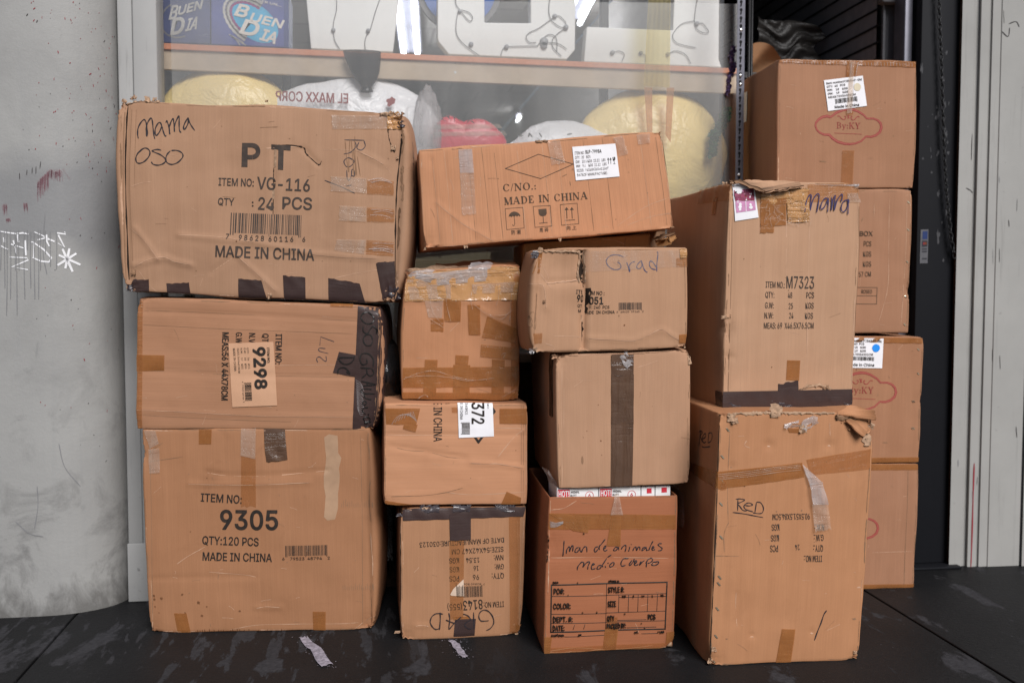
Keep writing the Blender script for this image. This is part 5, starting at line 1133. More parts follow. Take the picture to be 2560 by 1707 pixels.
b.tape('C7', [(152, 130), (178, 118), (160, 235), (138, 240)], 'tan'); b.tape('C7', [(108, 585), (175, 582), (172, 640), (110, 645)], 'tanlite'); b.tape('C7', [(963, 590), (1008, 588), (1008, 640), (964, 640)], 'tan'); b.tape('C7', [(945, 150), (1004, 148), (1005, 200), (945, 200)], 'tanlite'); b.tape('C7', [(965, 98), (1004, 96), (1005, 150), (968, 152)], 'shiny', wr=.003)
b.tape('C7', [(415, 110), (960, 105), (985, 200), (420, 232)], 'faint', wr=.0004, label="faint clear tape under the handwriting")
for P in ([(110, 297), (150, 300), (180, 310), (190, 360), (195, 440)], [(420, 612), (560, 620), (700, 625), (790, 590), (860, 560), (920, 600), (1000, 642)], [(240, 600), (330, 600), (405, 605)], [(190, 640), (240, 660), (235, 690)], [(200, 290), (210, 260), (180, 200)], [(160, 235), (230, 330)]): b.crease('C7', P, .0016, 'crease')
for p, s_, k in (((160, 100), 50, 'core'), ((130, 130), 60, 'wrap'), ((110, 690), 50, 'film'), ((130, 680), 44, 'core'), ((185, 400), 22, 'shade'), ((1000, 665), 20, 'core'), ((405, 120), 40, 'core')): b.scrap('C7', p, s_, k, lift=.014)
for P in ([(132, 460), (135, 560)], [(122, 480), (126, 545)]): b.S('C7', P, .006, 'shade')
b.done(); d3 = b
ztop = d2.Q[0:2, 2].mean() + .001

b = Carton("long tilted carton with a diamond mark and a white SLP-7998A label", 'C4', [(128, 255), (2132, 92), (2242, 902), (168, 1070)], yplane(3.50, 0), .44,
           kc(0.560, 0.268, 0.141, flute=1.0, dirt=.18), seed=10, bulge=(.004, .004, .003, .002), amp=.0013, creases=[('C4', [(228, 330), (245, 640), (295, 1050)], -.004, .006), ('C4', [(160, 290), (195, 1050)], .003, .006)] + [('C4', [(x, 250 - x * .08), (x + 70, 1040 - x * .08)], -.0016, .006) for x in (330, 520, 740, 930, 1140, 1260, 1480, 1640, 1950)] + [('C4', [(260, 680), (500, 870), (750, 1010)], .002, .008)], crush=[(1, 0, 0, .03, .008), (0, 1, 0, .05, .01), (1, 1, 0, .05, .006)])
line(b.mb, b.front, 'C4', [(838, 404), (1112, 286), (1402, 367), (1132, 487)], .0022, 'brownink', closed=True)
b.T('C4', "C/NO.:", (818, 533), (1088, 515), 60, 'brownink', serif=True); b.T('C4', "MADE IN CHINA", (828, 643), (1515, 596), 60, 'brownink', serif=True)
for q in ([(838, 735), (985, 724), (995, 895), (852, 908)], [(1070, 717), (1210, 709), (1224, 878), (1085, 890)], [(1292, 702), (1432, 691), (1447, 860), (1304, 872)]): line(b.mb, b.front, 'C4', q, .0016, 'brownink', closed=True)
poly(b.mb, b.front, 'C4', [(866, 803), (872, 782), (888, 766), (910, 758), (932, 762), (952, 774), (965, 792), (958, 798), (948, 790), (938, 800), (925, 792), (914, 801), (902, 794), (890, 804), (878, 797)], 'brownink'); line(b.mb, b.front, 'C4', [(912, 798), (918, 862), (912, 876), (902, 874), (901, 866)], .0017, 'brownink')
poly(b.mb, b.front, 'C4', [(1112, 740), (1178, 735), (1182, 775), (1172, 792), (1152, 798), (1130, 795), (1116, 780)], 'brownink'); line(b.mb, b.front, 'C4', [(1151, 797), (1155, 852)], .0022, 'brownink'); line(b.mb, b.front, 'C4', [(1122, 856), (1186, 850)], .0024, 'brownink')
for x in (1345, 1388): line(b.mb, b.front, 'C4', [(x + 4, 815), (x, 742)], .0028, 'brownink'); poly(b.mb, b.front, 'C4', [(x - 17, 748), (x - 1, 722), (x + 17, 745)], 'brownink')
line(b.mb, b.front, 'C4', [(1334, 833), (1412, 828)], .0024, 'brownink')
b.T('C4', "防 潮", (890, 919), (965, 914), 28, 'brownink', bold=.004); b.T('C4', "易 碎", (1120, 901), (1195, 896), 27, 'brownink', bold=.004); b.T('C4', "向 上", (1345, 884), (1425, 879), 27, 'brownink', bold=.004)
L = b.label_sheet('C4', [(1390, 226), (1748, 198), (1782, 470), (1420, 504)])
for tx, a, e, h, bo in (("ITEM NO:", (1410, 266), (1490, 261), 24, 0), ("SLP-7998A", (1497, 254), (1630, 246), 28, .02), ("QTY:  20   BOX", (1413, 304), (1541, 295), 22, 0), ("GW:   10.6 KGS  23.32   LBS", (1418, 339), (1664, 321), 23, 0), ("NW:   9.6    KGS  21.12   LBS", (1423, 375), (1672, 356), 22, 0), ("SIZES:  94X48X36X=0.16m³", (1427, 411), (1688, 391), 22, 0), ("DATEOF MANUFACTURE:", (1430, 449), (1680, 430), 22, 0)): text(L, b.front, 'C4', tx, a, e, h, 'faded' if bo == 0 else 'ink', bold=bo, off=.0042)
for x in (1687, 1707): line(L, b.front, 'C4', [(x + 2, 366), (x, 328)], .0016, 'ink', .0042); poly(L, b.front, 'C4', [(x - 9, 334), (x - 1, 314), (x + 8, 332)], 'ink', .0042)
poly(L, b.front, 'C4', [(1722, 312), (1732, 311), (1728, 322), (1736, 326), (1734, 310), (1744, 309), (1746, 330), (1736, 342), (1726, 338)], 'ink', .0042); line(L, b.front, 'C4', [(1736, 340), (1738, 362)], .0012, 'ink', .0042); line(L, b.front, 'C4', [(1730, 366), (1745, 365)], .0012, 'ink', .0042)
b.tape('C4', [(448, 248), (562, 242), (578, 440), (462, 440)], 'film', wr=.003); b.tape('C4', [(462, 438), (578, 436), (596, 780), (478, 788)], 'clear', jag=(0, .001, .003, .001), wr=.001); b.tape('C4', [(1185, 182), (1290, 172), (1332, 358), (1220, 378)], 'clear', jag=(0, 0, .003, 0), wr=.003); b.tape('C4', [(1728, 150), (1808, 130), (1850, 280), (1778, 305)], 'clear', jag=(0, .002, .003, .002), wr=.004); b.tape('C4', [(1922, 122), (2035, 112), (2035, 190), (1938, 212)], 'clear', wr=.004, jag=(0, 0, .003, 0))
for x in (228, 330, 520, 640, 740, 930, 1140, 1260, 1480, 1640, 1950, 2080):
    dx = 70 + x * .015; b.crease('C4', [(x, 260 - (x - 228) * .08), (x + dx * .5, 640 - x * .08), (x + dx, 1045 - x * .085)], .0012, 'shade' if x % 3 else 'crease')
for P in ([(260, 680), (380, 780), (500, 870), (750, 1010)], [(1760, 880), (2000, 720), (2210, 640)], [(1850, 870), (2050, 800), (2225, 770)]): b.crease('C4', P, .0014)
for P in ([(1372, 510), (1378, 545)], [(1310, 470), (1350, 450)], [(1860, 430), (1862, 438)], [(1396, 400), (1400, 420)]): b.S('C4', P, .0022, 'shade')
b.S('C4', [(2140, 110), (2160, 200), (2180, 330), (2192, 460)], .0065, 'hole', off=.002)
b.rip('C4', [(1090, 182), (1150, 178), (1190, 180)], .006, .008, 'shade'); b.rip('C4', [(2120, 95), (2150, 96)], .012, .012, 'shade')
for p, s_, k in (((510, 1045), 46, 'core'), ((1290, 985), 40, 'core'), ((2225, 890), 50, 'shade'), ((2130, 85), 30, 'shade'), ((170, 1075), 40, 'core')): b.scrap('C4', p, s_, k, lift=.02, asp=.5)
b.done(); d5 = b

# carton behind the torn one, carrying the tilted carton
zu = d5.Q[3, 2] + (d5.Q[2, 2] - d5.Q[3, 2]) * (.62 - d5.Q[3, 0]) / (d5.Q[2, 0] - d5.Q[3, 0])
b = Carton("low orange-brown carton wedged behind the torn Grad box under the tilted carton", 'C4', [(992, 1020), (2040, 972), (2040, 1260), (992, 1260)], yplane(3.63, 0), .28, kc(0.474, 0.239, 0.097, dirt=.1), seed=11)
zz = lambda x: d5.Q[3, 2] + (d5.Q[2, 2] - d5.Q[3, 2]) * (x - d5.Q[3, 0]) / (d5.Q[2, 0] - d5.Q[3, 0])
for i in (0, 1): b.Q[i, 2] = zz(b.Q[i, 0]) - .006; b.R[i, 2] = b.Q[i, 2]
for i in (2, 3): b.Q[i, 2] = ztop; b.R[i, 2] = ztop
b.L[1] = (b.Q[0, 2] + b.Q[1, 2]) / 2 - ztop; b.front = Face(b, 'front'); b.mb = MB(); b._body()
xe = b.L[0]; b.S('C4', [(1835, 975), (1830, 1010), (1825, 1060)], .002, 'shade'); b.crease('C4', [(1640, 985), (1750, 1000), (1830, 1030)], .0016); b.S('C4', [(2028, 975), (2030, 1060)], .002, 'shade')
b.kids = []
for P, l, k in (([(2040, 900), (2240, 890), (2246, 1070), (2045, 1085)], [-.06, -.12, -.14, -.05], 'shade'), ([(2050, 980), (2130, 950), (2225, 925), (2228, 945), (2120, 978), (2060, 1000)], [.02] * 6, 'shade'), ([(2060, 1010), (2140, 990), (2225, 965), (2230, 985), (2180, 1035), (2080, 1052)], [.03, .05, .04, .04, .05, .03], b.mat)): flap(b, 'C4', P, l, k, th=.004, wob=.002)  # first flap added: dark board standing in for the shaded hollow
b.done(); d4 = b

# --- right column ----------------------------------------------------------
P4 = gplane('D2', (205, 1475), (1003, 1440))
b = Carton("tall carton marked Red with a torn top corner and a loose strip of hanging tape", 'D2', [(258, 115), (1090, 100), (1003, 1440), (203, 1476)], P4, .88,
           kc(0.476, 0.227, 0.111, dirt=.22), seed=12, bulge=(.005, .006, .006, 0), amp=.0012, crush=[(1, 0, 0, .07, .025), (0, 0, 0, .04, .006), (0, 1, 0, .04, .012), (1, 1, 0, .03, .008)],
           dents=[('D2', (520, 285), -.005, .015), ('D2', (850, 285), -.005, .015), ('D2', (430, 1310), -.005, .008), ('D2', (750, 1290), -.004, .008), ('D2', (320, 400), -.004, .01), ('D2', (610, 1300), .003, .03)], creases=[('D2', [(310, 200), (300, 800), (270, 1440)], -.002, .007), ('D2', [(345, 1080), (350, 1250)], -.003, .006)])
for tx, a, e, h, bo in (("90.5X51.5X84.5CM", (741, 683), (540, 687), 32, .006), ("KGS", (577, 743), (536, 744), 34, .008), ("KGS", (575, 801), (532, 802), 34, .008), ("G.W.:", (814, 798), (763, 799), 34, .008), ("N.W.:", (817, 742), (766, 743), 34, .008), ("QTY.:", (811, 855), (760, 856), 34, .008), ("24", (687, 848), (664, 850), 30, 0), ("PCS", (570, 858), (528, 859), 36, .008), ("ITEM NO.:", (806, 911), (710, 912), 34, .008)): b.T('D2', tx, a, e, h, 'faded', bold=bo)
for P in ([(625, 1130), (620, 1300)], [(595, 1125), (660, 1120), (725, 1135), (670, 1170), (625, 1190), (660, 1240), (700, 1290), (760, 1300)], [(725, 1215), (790, 1225), (845, 1210), (800, 1180), (740, 1195), (715, 1235), (750, 1280), (855, 1315)], [(905, 1165), (880, 1330)], [(905, 1165), (970, 1180), (1010, 1260), (990, 1330), (930, 1340), (850, 1328)], [(548, 1323), (720, 1345), (850, 1370), (1005, 1400)]): b.S('H6', P, .0032, 'pen')
b.S('D2', [(830, 1172), (815, 1195), (800, 1240), (780, 1290), (765, 1335)], .004, 'pen')
lf = Face(b, 'left')
for P in ([(95, 110), (85, 200), (75, 325)], [(80, 120), (100, 95), (120, 130), (95, 180), (130, 275)], [(125, 225), (165, 190), (160, 140), (130, 180), (125, 250), (150, 280), (175, 260)], [(205, 140), (200, 275)], [(200, 140), (245, 130), (255, 190), (235, 260), (195, 280)], [(120, 335), (150, 347), (235, 335)]): b.S('H6', P, .0038, 'pen', sf=lf)
mb = b.tape('D2', [(246, 428), (700, 378), (712, 456), (250, 522)], 'tan', wr=.0012, label="tan tape band round the carton"); patch(mb, lf, 'D2', [(100, 372), (246, 428), (250, 524), (100, 418)], 'tan', off=.0016, wr=.002)
for k, (y0, y1) in enumerate([(442, 396), (452, 404), (462, 412), (470, 424)]): b.S('D2', [(250, y0), (420, (y0 + y1) / 2 + 2), (560, y1 + 4), (690, y1 - 8)], .0022, 'clear', off=.0055, jit=.4)
b.tape('D2', [(722, 362), (1085, 302), (1078, 412), (745, 446)], 'tanlite', wr=.001); b.tape('D2', [(590, 1272), (662, 1274), (640, 1452), (560, 1456)], 'tan', wr=.0004)
b.tape('D2', [(262, 480), (290, 478), (290, 525), (262, 527)], 'tanlite')
b.tape('D2', [(696, 384), (735, 420), (800, 480), (735, 500)], 'film', off=.008, wr=.006, name="loose_tape_strip"); b.tape('D2', [(733, 490), (800, 478), (832, 600), (748, 600)], 'film', off=.010, wr=.008, name="loose_tape_strip"); b.tape('D2', [(746, 596), (832, 596), (848, 730), (762, 748)], 'clear', off=.008, wr=.006, jag=(0, 0, .004, 0), name="loose_tape_strip")
b.scrap('D2', (640, 175), 110, 'film', lift=.03, asp=.35, rot=-.2, name="loose_tape_strip"); b.scrap('D2', (735, 165), 120, 'film', lift=.04, asp=.6, rot=-.5, name="loose_tape_strip"); b.scrap('D2', (705, 195), 60, 'core', lift=.02)
b.tape('D2', [(622, 195), (702, 195), (700, 218), (630, 216)], 'tan')
b.rip('D2', [(1040, 120), (1055, 180), (1050, 230), (1055, 285)], .03, .008); b.rip('D2', [(300, 118), (500, 112), (700, 112), (880, 112)], .007, .008); b.rip('D2', [(880, 128), (960, 140), (1050, 150)], .02, .02, 'shade')
for p, s_, k in (((320, 135), 60, 'core'), ((335, 150), 44, 'core'), ((1060, 120), 90, 'core'), ((1075, 180), 60, 'core'), ((1030, 190), 90, b.mat), ((980, 165), 90, b.mat), ((1090, 110), 50, 'wrap'), ((560, 98), 90, 'core'), ((205, 1450), 44, 'core'), ((985, 1400), 24, 'core'), ((225, 1380), 30, 'core')): b.scrap('D2', p, s_, k, lift=.024)
flap(b, 'D2', [(885, 120), (1080, 150), (1085, 105), (1000, 85)], [.0, .03, .0, -.06], b.mat, wob=.004); flap(b, 'D2', [(930, 155), (1010, 240), (1048, 200), (1040, 150)], [.006, .03, .012, .004], b.mat, wob=.004)
b.S('D2', [(900, 130), (980, 150), (1050, 165)], .008, 'hole', jit=.6, off=.004); b.S('D2', [(1000, 200), (1030, 235), (1050, 250)], .006, 'hole', jit=.6, off=.003)
for p in ((300, 202), (272, 348), (268, 478), (264, 602), (264, 780), (255, 995), (250, 1030), (243, 1165), (235, 1312), (226, 1452)): b.staple('D2', p, 52, 26)
b.S('D2', [(255, 150), (245, 500), (230, 900), (205, 1460)], .003, 'hole', jit=.6)
for P in ([(345, 1078), (343, 1140), (350, 1260)], [(312, 200), (300, 520), (302, 700)], [(850, 165), (852, 235)], [(400, 260), (390, 285), (420, 300)], [(305, 700), (280, 760), (280, 860)], [(230, 880), (360, 880)], [(250, 1462), (400, 1465), (640, 1462)]): b.crease('D2', P, .0018, random.choice(['shade', 'crease']))
for p, r in (((520, 292), 8), ((850, 290), 8), ((430, 1318), 8), ((750, 1296), 8), ((320, 404), 6), ((293, 1326), 7), ((980, 1220), 10), ((1005, 1050), 8)): blob(b.mb, b.front, 'D2', p, r, 'crease' if r == 8 else 'shade', .0007, .5, .5)
b.done(); r1 = b
zr = (r1.Q[0, 2] + r1.Q[1, 2]) / 2

ym = 3.225
b = Carton("tall carton printed M7323, Mama written on its taped top edge", 'D1', [(392, 86), (1165, 88), (1114, 1418), (350, 1440)], yplane(ym, .3), .68,
           kc(0.494, 0.290, 0.177, dirt=.15), seed=13, bulge=(.004, .010, .005, .002), amp=.0010, crush=[(0, 0, 0, .06, .006), (1, 0, 0, .04, .008), (0, .65, 0, .03, .008)], creases=[('D1', [(408, 100), (400, 600), (380, 1320)], -.004, .006), ('D1', [(725, 250), (722, 600)], -.0016, .006), ('D1', [(860, 350), (855, 1100)], -.0016, .006), ('D1', [(1160, 200), (1140, 800)], .002, .006), ('D1', [(345, 1120), (405, 1122)], -.004, .008)])
for tx, a, e, h, bo in (("ITEM NO.:", (602, 674), (714, 677), 36, .006), ("M7323", (725, 643), (887, 645), 71, .006), ("QTY:", (599, 735), (652, 736), 35, .006), ("48", (733, 738), (758, 738), 34, .006), ("PCS", (842, 738), (887, 738), 35, .006), ("G.W:", (597, 797), (648, 798), 35, .006), ("25", (737, 802), (762, 802), 34, .006), ("KGS", (838, 800), (886, 800), 35, .006), ("N.W:", (593, 858), (645, 858), 35, .006), ("24", (740, 859), (765, 859), 34, .006), ("KGS", (835, 860), (882, 860), 35, .006), ("MEAS: 69  X46.5X76.5CM", (590, 918), (886, 918), 35, .006)): b.T('D1', tx, a, e, h, 'faded', bold=bo)
for P in ([(1310, 630), (1330, 480), (1370, 370), (1410, 325), (1422, 365), (1410, 480), (1405, 600), (1430, 480), (1480, 370), (1540, 310), (1560, 350), (1550, 450), (1515, 640)], [(1720, 390), (1650, 400), (1590, 510), (1590, 580), (1650, 540), (1700, 440), (1720, 390), (1715, 500), (1705, 630)], [(1770, 370), (1780, 450), (1765, 600), (1800, 430), (1840, 340), (1830, 450), (1820, 600), (1870, 430), (1950, 320), (1962, 370), (1940, 450)], [(2060, 410), (1980, 450), (1940, 560), (1970, 625), (2030, 580), (2075, 450), (2060, 410), (2065, 520), (2060, 670)]): b.S('H5', P, .0036, 'violetpen', off=.0052)
M['mag'] = plain("dark_magenta_print", (.22, .02, .07), .5, var=.5, nscale=120); M['pinkp'] = plain("pink_print", (.58, .26, .45), .5, var=.15, nscale=80)
L = b.label_sheet('H5', [(85, 150), (435, 85), (520, 720), (120, 782)], name="picture_label", label="small white picture label in pinks")
patch(L, b.front, 'H5', [(103, 245), (432, 222), (450, 430), (124, 434)], 'mag', off=.0042, wr=0); patch(L, b.front, 'H5', [(124, 440), (455, 436), (470, 590), (140, 640)], 'pinkp', off=.0042, wr=0)
for _ in range(26): blob(L, b.front, 'H5', (random.uniform(125, 430), random.uniform(250, 420)), random.uniform(6, 14), random.choice(['red', 'pinkp', 'ink', 'redpale', 'white']), .0048, .5)
for x, y, r in ((205, 490, 26), (200, 540, 30), (380, 500, 22), (385, 545, 30), (200, 580, 22)): blob(L, b.front, 'H5', (x, y), r, 'white', .0048, .2)
line(L, b.front, 'H5', [(296, 440), (304, 610)], .002, 'white', .0048)
b.tape('D1', [(572, 150), (825, 140), (830, 210), (572, 215)], 'shiny', wr=.003); b.tape('D1', [(570, 190), (722, 180), (722, 340), (570, 345)], 'tan', wr=.003); b.tape('D1', [(570, 330), (652, 330), (648, 384), (568, 388)], 'tan', jag=(0, 0, .003, 0)); b.tape('D1', [(725, 120), (858, 120), (858, 320), (730, 325)], 'shiny', wr=.004); b.tape('D1', [(850, 98), (1162, 92), (1162, 190), (850, 205)], 'tanlite', wr=.001); b.tape('D1', [(1085, 150), (1165, 148), (1164, 205), (1088, 206)], 'clear', wr=.003)
b.tape('D1', [(832, 94), (1000, 108), (1160, 92), (1160, 112)], 'film', wr=.004)
b.tape('D1', [(728, 1140), (806, 1142), (800, 1262), (722, 1258)], 'tan'); b.tape('D1', [(676, 1285), (795, 1258), (797, 1330), (676, 1330)], 'dark', jag=(.003, 0, 0, 0))
mb = b.tape('D1', [(352, 1328), (1115, 1312), (1115, 1416), (350, 1438)], 'dark', wr=.0014, label="dark brown tape round the base"); lf = Face(b, 'left'); H_ = lf.size[1]; patch(mb, lf, None, [(0, H_ - .062), (.07, H_ - .062), (.07, H_ - .004), (0, H_ - .004)], 'dark', off=.0016, ab=True)
mb = b.tape('D1', [(.0, .0), (.30, .0), (.30, .05), (.0, .06)], 'tanlite', sf=lf, ab=True, wr=.003); patch(mb, lf, None, [(.10, .04), (.14, .04), (.15, .10), (.115, .10)], 'tan', off=.002, ab=True)
for k in range(22): x = random.uniform(575, 860); y = random.uniform(200, 300); b.S('D1', [(x, y), (x + random.uniform(-40, 20), y + random.uniform(5, 40)), (x + random.uniform(-30, 40), y + random.uniform(30, 70))], .0016, 'clear', off=.0075)
flap(b, 'H5', [(170, 88), (450, 72), (900, 82), (1215, 92), (1272, 182), (900, 245), (560, 292), (470, 240)], [.01, .0, .0, .0, .018, .03, .034, .028], b.mat, wob=.003, label="torn flap folded over the front"); flap(b, 'H5', [(0, 100), (170, 70), (480, 228), (560, 292), (430, 260), (150, 130)], [.01, .014, .036, .042, .03, .012], 'shade', wob=.003)
flap(b, 'H5', [(925, 88), (1075, 8), (1180, 12), (1320, 28), (2285, 108), (1600, 104)], [-.10, -.30, -.32, -.30, -.06, -.04], b.mat, wob=.003)
for p, s_, k in (((355, 82), 40, 'core'), ((405, 80), 40, 'core'), ((360, 885), 40, 'core'), ((385, 880), 36, b.mat), ((1150, 110), 50, 'film'), ((1090, 1400), 60, 'wrap'), ((420, 1420), 120, 'wrap'), ((700, 1410), 160, 'wrap'), ((960, 1300), 44, 'shade')): b.scrap('D1', p, s_, k, lift=.014, asp=.6)
b.rip('D1', [(805, 1312), (860, 1290), (930, 1290), (990, 1310)], .008, .008)
for P in ([(410, 100), (402, 600), (383, 1330)], [(378, 110), (372, 600), (352, 1330)], [(725, 250), (722, 640)], [(860, 350), (855, 640), (845, 1100)], [(345, 1120), (370, 1118), (405, 1122)]): b.crease('D1', P, .0018, random.choice(['shade', 'crease']))
b.S('D1', [(1158, 180), (1148, 600), (1132, 1000)], .0025, 'shade')
b.done(); r2 = b

# --- column in the doorway -------------------------------------------------
P5 = ((2.18, 3.80), -2.0)
PLQ = [(490, 925), (430, 905), (340, 920), (260, 970), (210, 1030), (200, 1090), (225, 1160), (280, 1215), (360, 1250), (460, 1255), (520, 1320), (620, 1385), (740, 1420), (840, 1428), (950, 1415), (1060, 1370), (1150, 1285), (1250, 1290), (1340, 1260), (1410, 1200), (1438, 1120), (1420, 1040), (1370, 985), (1290, 950), (1165, 950), (1110, 885), (1000, 815), (900, 780), (820, 775), (720, 790), (600, 840), (490, 925)]
CUR = ([(610, 910), (650, 905), (690, 950), (730, 972), (770, 945), (765, 910), (740, 915)], [(1030, 920), (985, 915), (945, 960), (905, 980), (870, 950), (872, 915), (895, 920)], [(800, 880), (815, 920), (805, 950)], [(838, 885), (822, 920), (838, 950)])
def plaque(b, sf=None, k=1.0, dx=0.0, dy=0.0, full=True):
    sf = sf or b.front
    tr = lambda P: [((x - 820) * k + 820 + dx, (y - 1100) * k + 1100 + dy) for x, y in P]
    P = tr(PLQ); stroke(b.mb, sf, 'W7', P, .0088, 'red', taper=1, off=.0008, n=4, smooth=False); stroke(b.mb, sf, 'W7', P, .0034, 'redpale', taper=1, off=.0012, n=4, smooth=False)
    for q in CUR: stroke(b.mb, sf, 'W7', tr(q), .003, 'red')
    a, c_ = tr([(605, 1018), (1045, 1030)]); text(b.mb, sf, 'W7', "By:KY", a, c_, 112 * k, 'red', serif=True)
    line(b.mb, sf, 'W7', tr([(560, 1222), (1070, 1243)]), .002, 'red')
def shipping_label(b, c, q, rows, bar, made, dot, dotkey, seed):
    L = b.label_sheet(c, q)
    for tx, a, e, h in rows: text(L, b.front, c, tx, a, e, h, 'faded', bold=.018, off=.0042)
    bars(L, b.front, c, bar[0], bar[1], bar[2], off=.0042, seed=seed, n=34); text(L, b.front, c, made[0], made[1], made[2], made[3], 'ink', bold=.02, off=.0042)
    blob(L, b.front, c, dot[0], dot[1], dotkey, .0044, .02)
M['dotblue'] = plain("blue_dot", (.01, .26, .82), .5, var=.02); M['dotgold'] = plain("pale_gold_dot", (.66, .58, .42), .5, var=.05)
b = Carton("bottom carton of the doorway stack, mostly hidden by the Red carton", 'S', [(1945, 1159), (2296, 1159), (2284, 1470), (1940, 1472)], P5, .62, kc(0.375, 0.187, 0.107, dirt=.1), seed=14, crush=[(1, 1, 0, .02, .004)])
plaque(b, None, 1.05, (2191 - 2010) * 7.468 - 1450, (1317 - 170) * 7.468 - 1100)
b.tape('S', [(1990, 1160), (2295, 1160), (2294, 1174), (1990, 1176)], 'tan'); b.tape('S', [(1990, 1461), (2285, 1459), (2284, 1469), (1990, 1471)], 'tan'); b.crease('S', [(2180, 1380), (2280, 1378)], .0012); b.S('S', [(2270, 1170), (2266, 1300), (2260, 1465)], .0018, 'shade')
b.done(); e1 = b
b = Carton("carton in the doorway with a blue dot on its white label", 'S', [(1955, 839), (2309, 843), (2296, 1156), (1945, 1156)], P5, .62, kc(0.382, 0.187, 0.102, dirt=.1), seed=15, crush=[(1, 0, 0, .02, .004), (1, .5, 0, .03, .004)])
plaque(b, None, 1.06, (2237 - 2010) * 7.468 - 1460, (978 - 170) * 7.468 - 1105)
shipping_label(b, 'W8', [(-30, 1188), (288, 1196), (274, 1438), (-44, 1432)], [("Item number:F286549-Blu", (-18, 1200), (270, 1206), 21), ("QTY:  40  PCS", (-18, 1228), (128, 1231), 17), ("NW:   15   KGS", (-18, 1257), (140, 1259), 17), ("GW:   19   KGS", (-18, 1285), (140, 1288), 17), ("MEAS:70X56X51CM", (-18, 1314), (197, 1317), 18)], ((10, 1341), (207, 1346), 34), ("Made in China", (-12, 1394), (208, 1400), 23), ((224, 1273), 32), 'dotblue', 31)
for p in ((572, 1285), (572, 1482)): b.staple('W8', p, 50, 24)
for p in ((2283, 1003), (2281, 1070)): b.staple('S', p, 50, 8)
b.tape('S', [(1990, 841), (2306, 845), (2305, 858), (1990, 853)], 'tan', wr=.002); b.tape('S', [(2100, 1144), (2297, 1142), (2296, 1154), (2100, 1155)], 'tan'); b.S('W8', [(330, 1500), (335, 1520)], .001, 'shade'); b.S('S', [(2205, 1105), (2218, 1106)], .003, 'shade')
b.done(); e2 = b
b = Carton("carton in the doorway printed BOX, PCS and ROSEO between two By:KY boxes", 'S', [(1945, 474), (2279, 475), (2270, 832), (1940, 836)], P5, .62, kc(0.382, 0.194, 0.111, dirt=.12), seed=16, crush=[(1, 0, 0, .02, .004), (1, .7, 0, .04, .006)])
for tx, a, e, h, bo in (("BOX", (92, 322), (197, 322), 38, .015), ("PCS", (126, 402), (188, 403), 41, .006), ("KGS", (123, 486), (188, 486), 42, .006), ("KGS", (121, 568), (187, 568), 42, .006), ("57 CM", (85, 653), (183, 650), 40, .006), ("ROSEO", (107, 797), (193, 798), 31, .006)): b.T('W8', tx, a, e, h, 'brownink', bold=bo)
b.T('W8', "QTY:  24", (-170, 322), (40, 322), 38, 'brownink')
for P in ([(-150, 778), (235, 780)], [(235, 780), (231, 915)], [(231, 915), (-150, 912)], [(-150, 846), (233, 848)]): line(b.mb, b.front, 'W8', P, .0022, 'brownink')
for p in ((490, 85), (488, 310), (483, 570), (472, 855), (460, 1082)): b.staple('W8', p, 50, 24)
b.S('W8', [(118, 210), (108, 240)], .004, 'shade')
for P in ([(212, 100), (208, 200)], [(335, 60), (330, 420), (322, 780), (250, 1060)], [(480, 20), (465, 600), (430, 1100)]): b.crease('W8', P, .0014)
b.done(); e3 = b
b = Carton("topmost By:KY carton in the doorway with a pale gold dot on its white label", 'D3', [(412, 414), (1376, 428), (1356, 1322), (399, 1312)], P5, .66, kc(0.382, 0.191, 0.107, dirt=.12), seed=17, crush=[(0, 0, 0, .02, .004), (1, 0, 0, .02, .004), (1, 1, 0, .02, .004)])
plaque(b)
shipping_label(b, 'W7', [(365, 237), (1090, 151), (1165, 715), (440, 812)], [("Item number:F286549-Gld", (403, 278), (1066, 200), 38), ("QTY:  40   PCS", (413, 342), (755, 303), 38), ("NW:    18    KGS", (422, 406), (800, 366), 38), ("GW:    19    KGS", (432, 474), (805, 432), 38), ("MEAS:70X56X51CM", (440, 540), (948, 480), 38)], ((566, 590), (975, 537), 96), ("Made in China", (560, 714), (1012, 668), 50), ((985, 365), 70), 'dotgold', 41)
b.tape('D3', [(418, 420), (1372, 434), (1370, 474), (416, 440)], 'tan', wr=.002); b.tape('D3', [(885, 430), (962, 432), (950, 540), (880, 545)], 'tan', flip_uv=True, wr=.002); b.tape('D3', [(905, 430), (935, 432), (918, 790), (880, 800)], 'clear', off=.0056, wr=.002, flip_uv=True); b.tape('D3', [(880, 780), (930, 780), (925, 810), (880, 812)], 'tanlite'); b.tape('D3', [(852, 1055), (935, 1056), (925, 1310), (842, 1308)], 'tanlite', flip_uv=True, wr=.002)
b.S('D3', [(962, 440), (940, 560), (925, 680), (905, 780)], .002, 'film', off=.007); b.S('D3', [(915, 440), (908, 560), (912, 620)], .0018, 'film', off=.007)
for x in range(440, 1360, 22): b.S('D3', [(x, 428 + (x - 420) * .012), (x + 2, 452 + (x - 420) * .02)], .0012, 'film', off=.004)
lf = Face(b, 'left'); A = np.array([(.43, .20), (.47, .17), (.50, .22), (.52, .30), (.50, .36), (.46, .36), (.44, .42)]); stroke_ab(b.mb, lf, A, .006, 'red')
mbL = MB(); patch(mbL, lf, None, [(.35, .06), (.43, .06), (.43, .19), (.35, .19)], 'white', off=.003, ab=True); b.kids.append((mbL, "paper_label", None))
for P in ([(690, 1130), (740, 1135)], ): b.S('D3', P, .004, 'shade')
b.done(); e4 = b

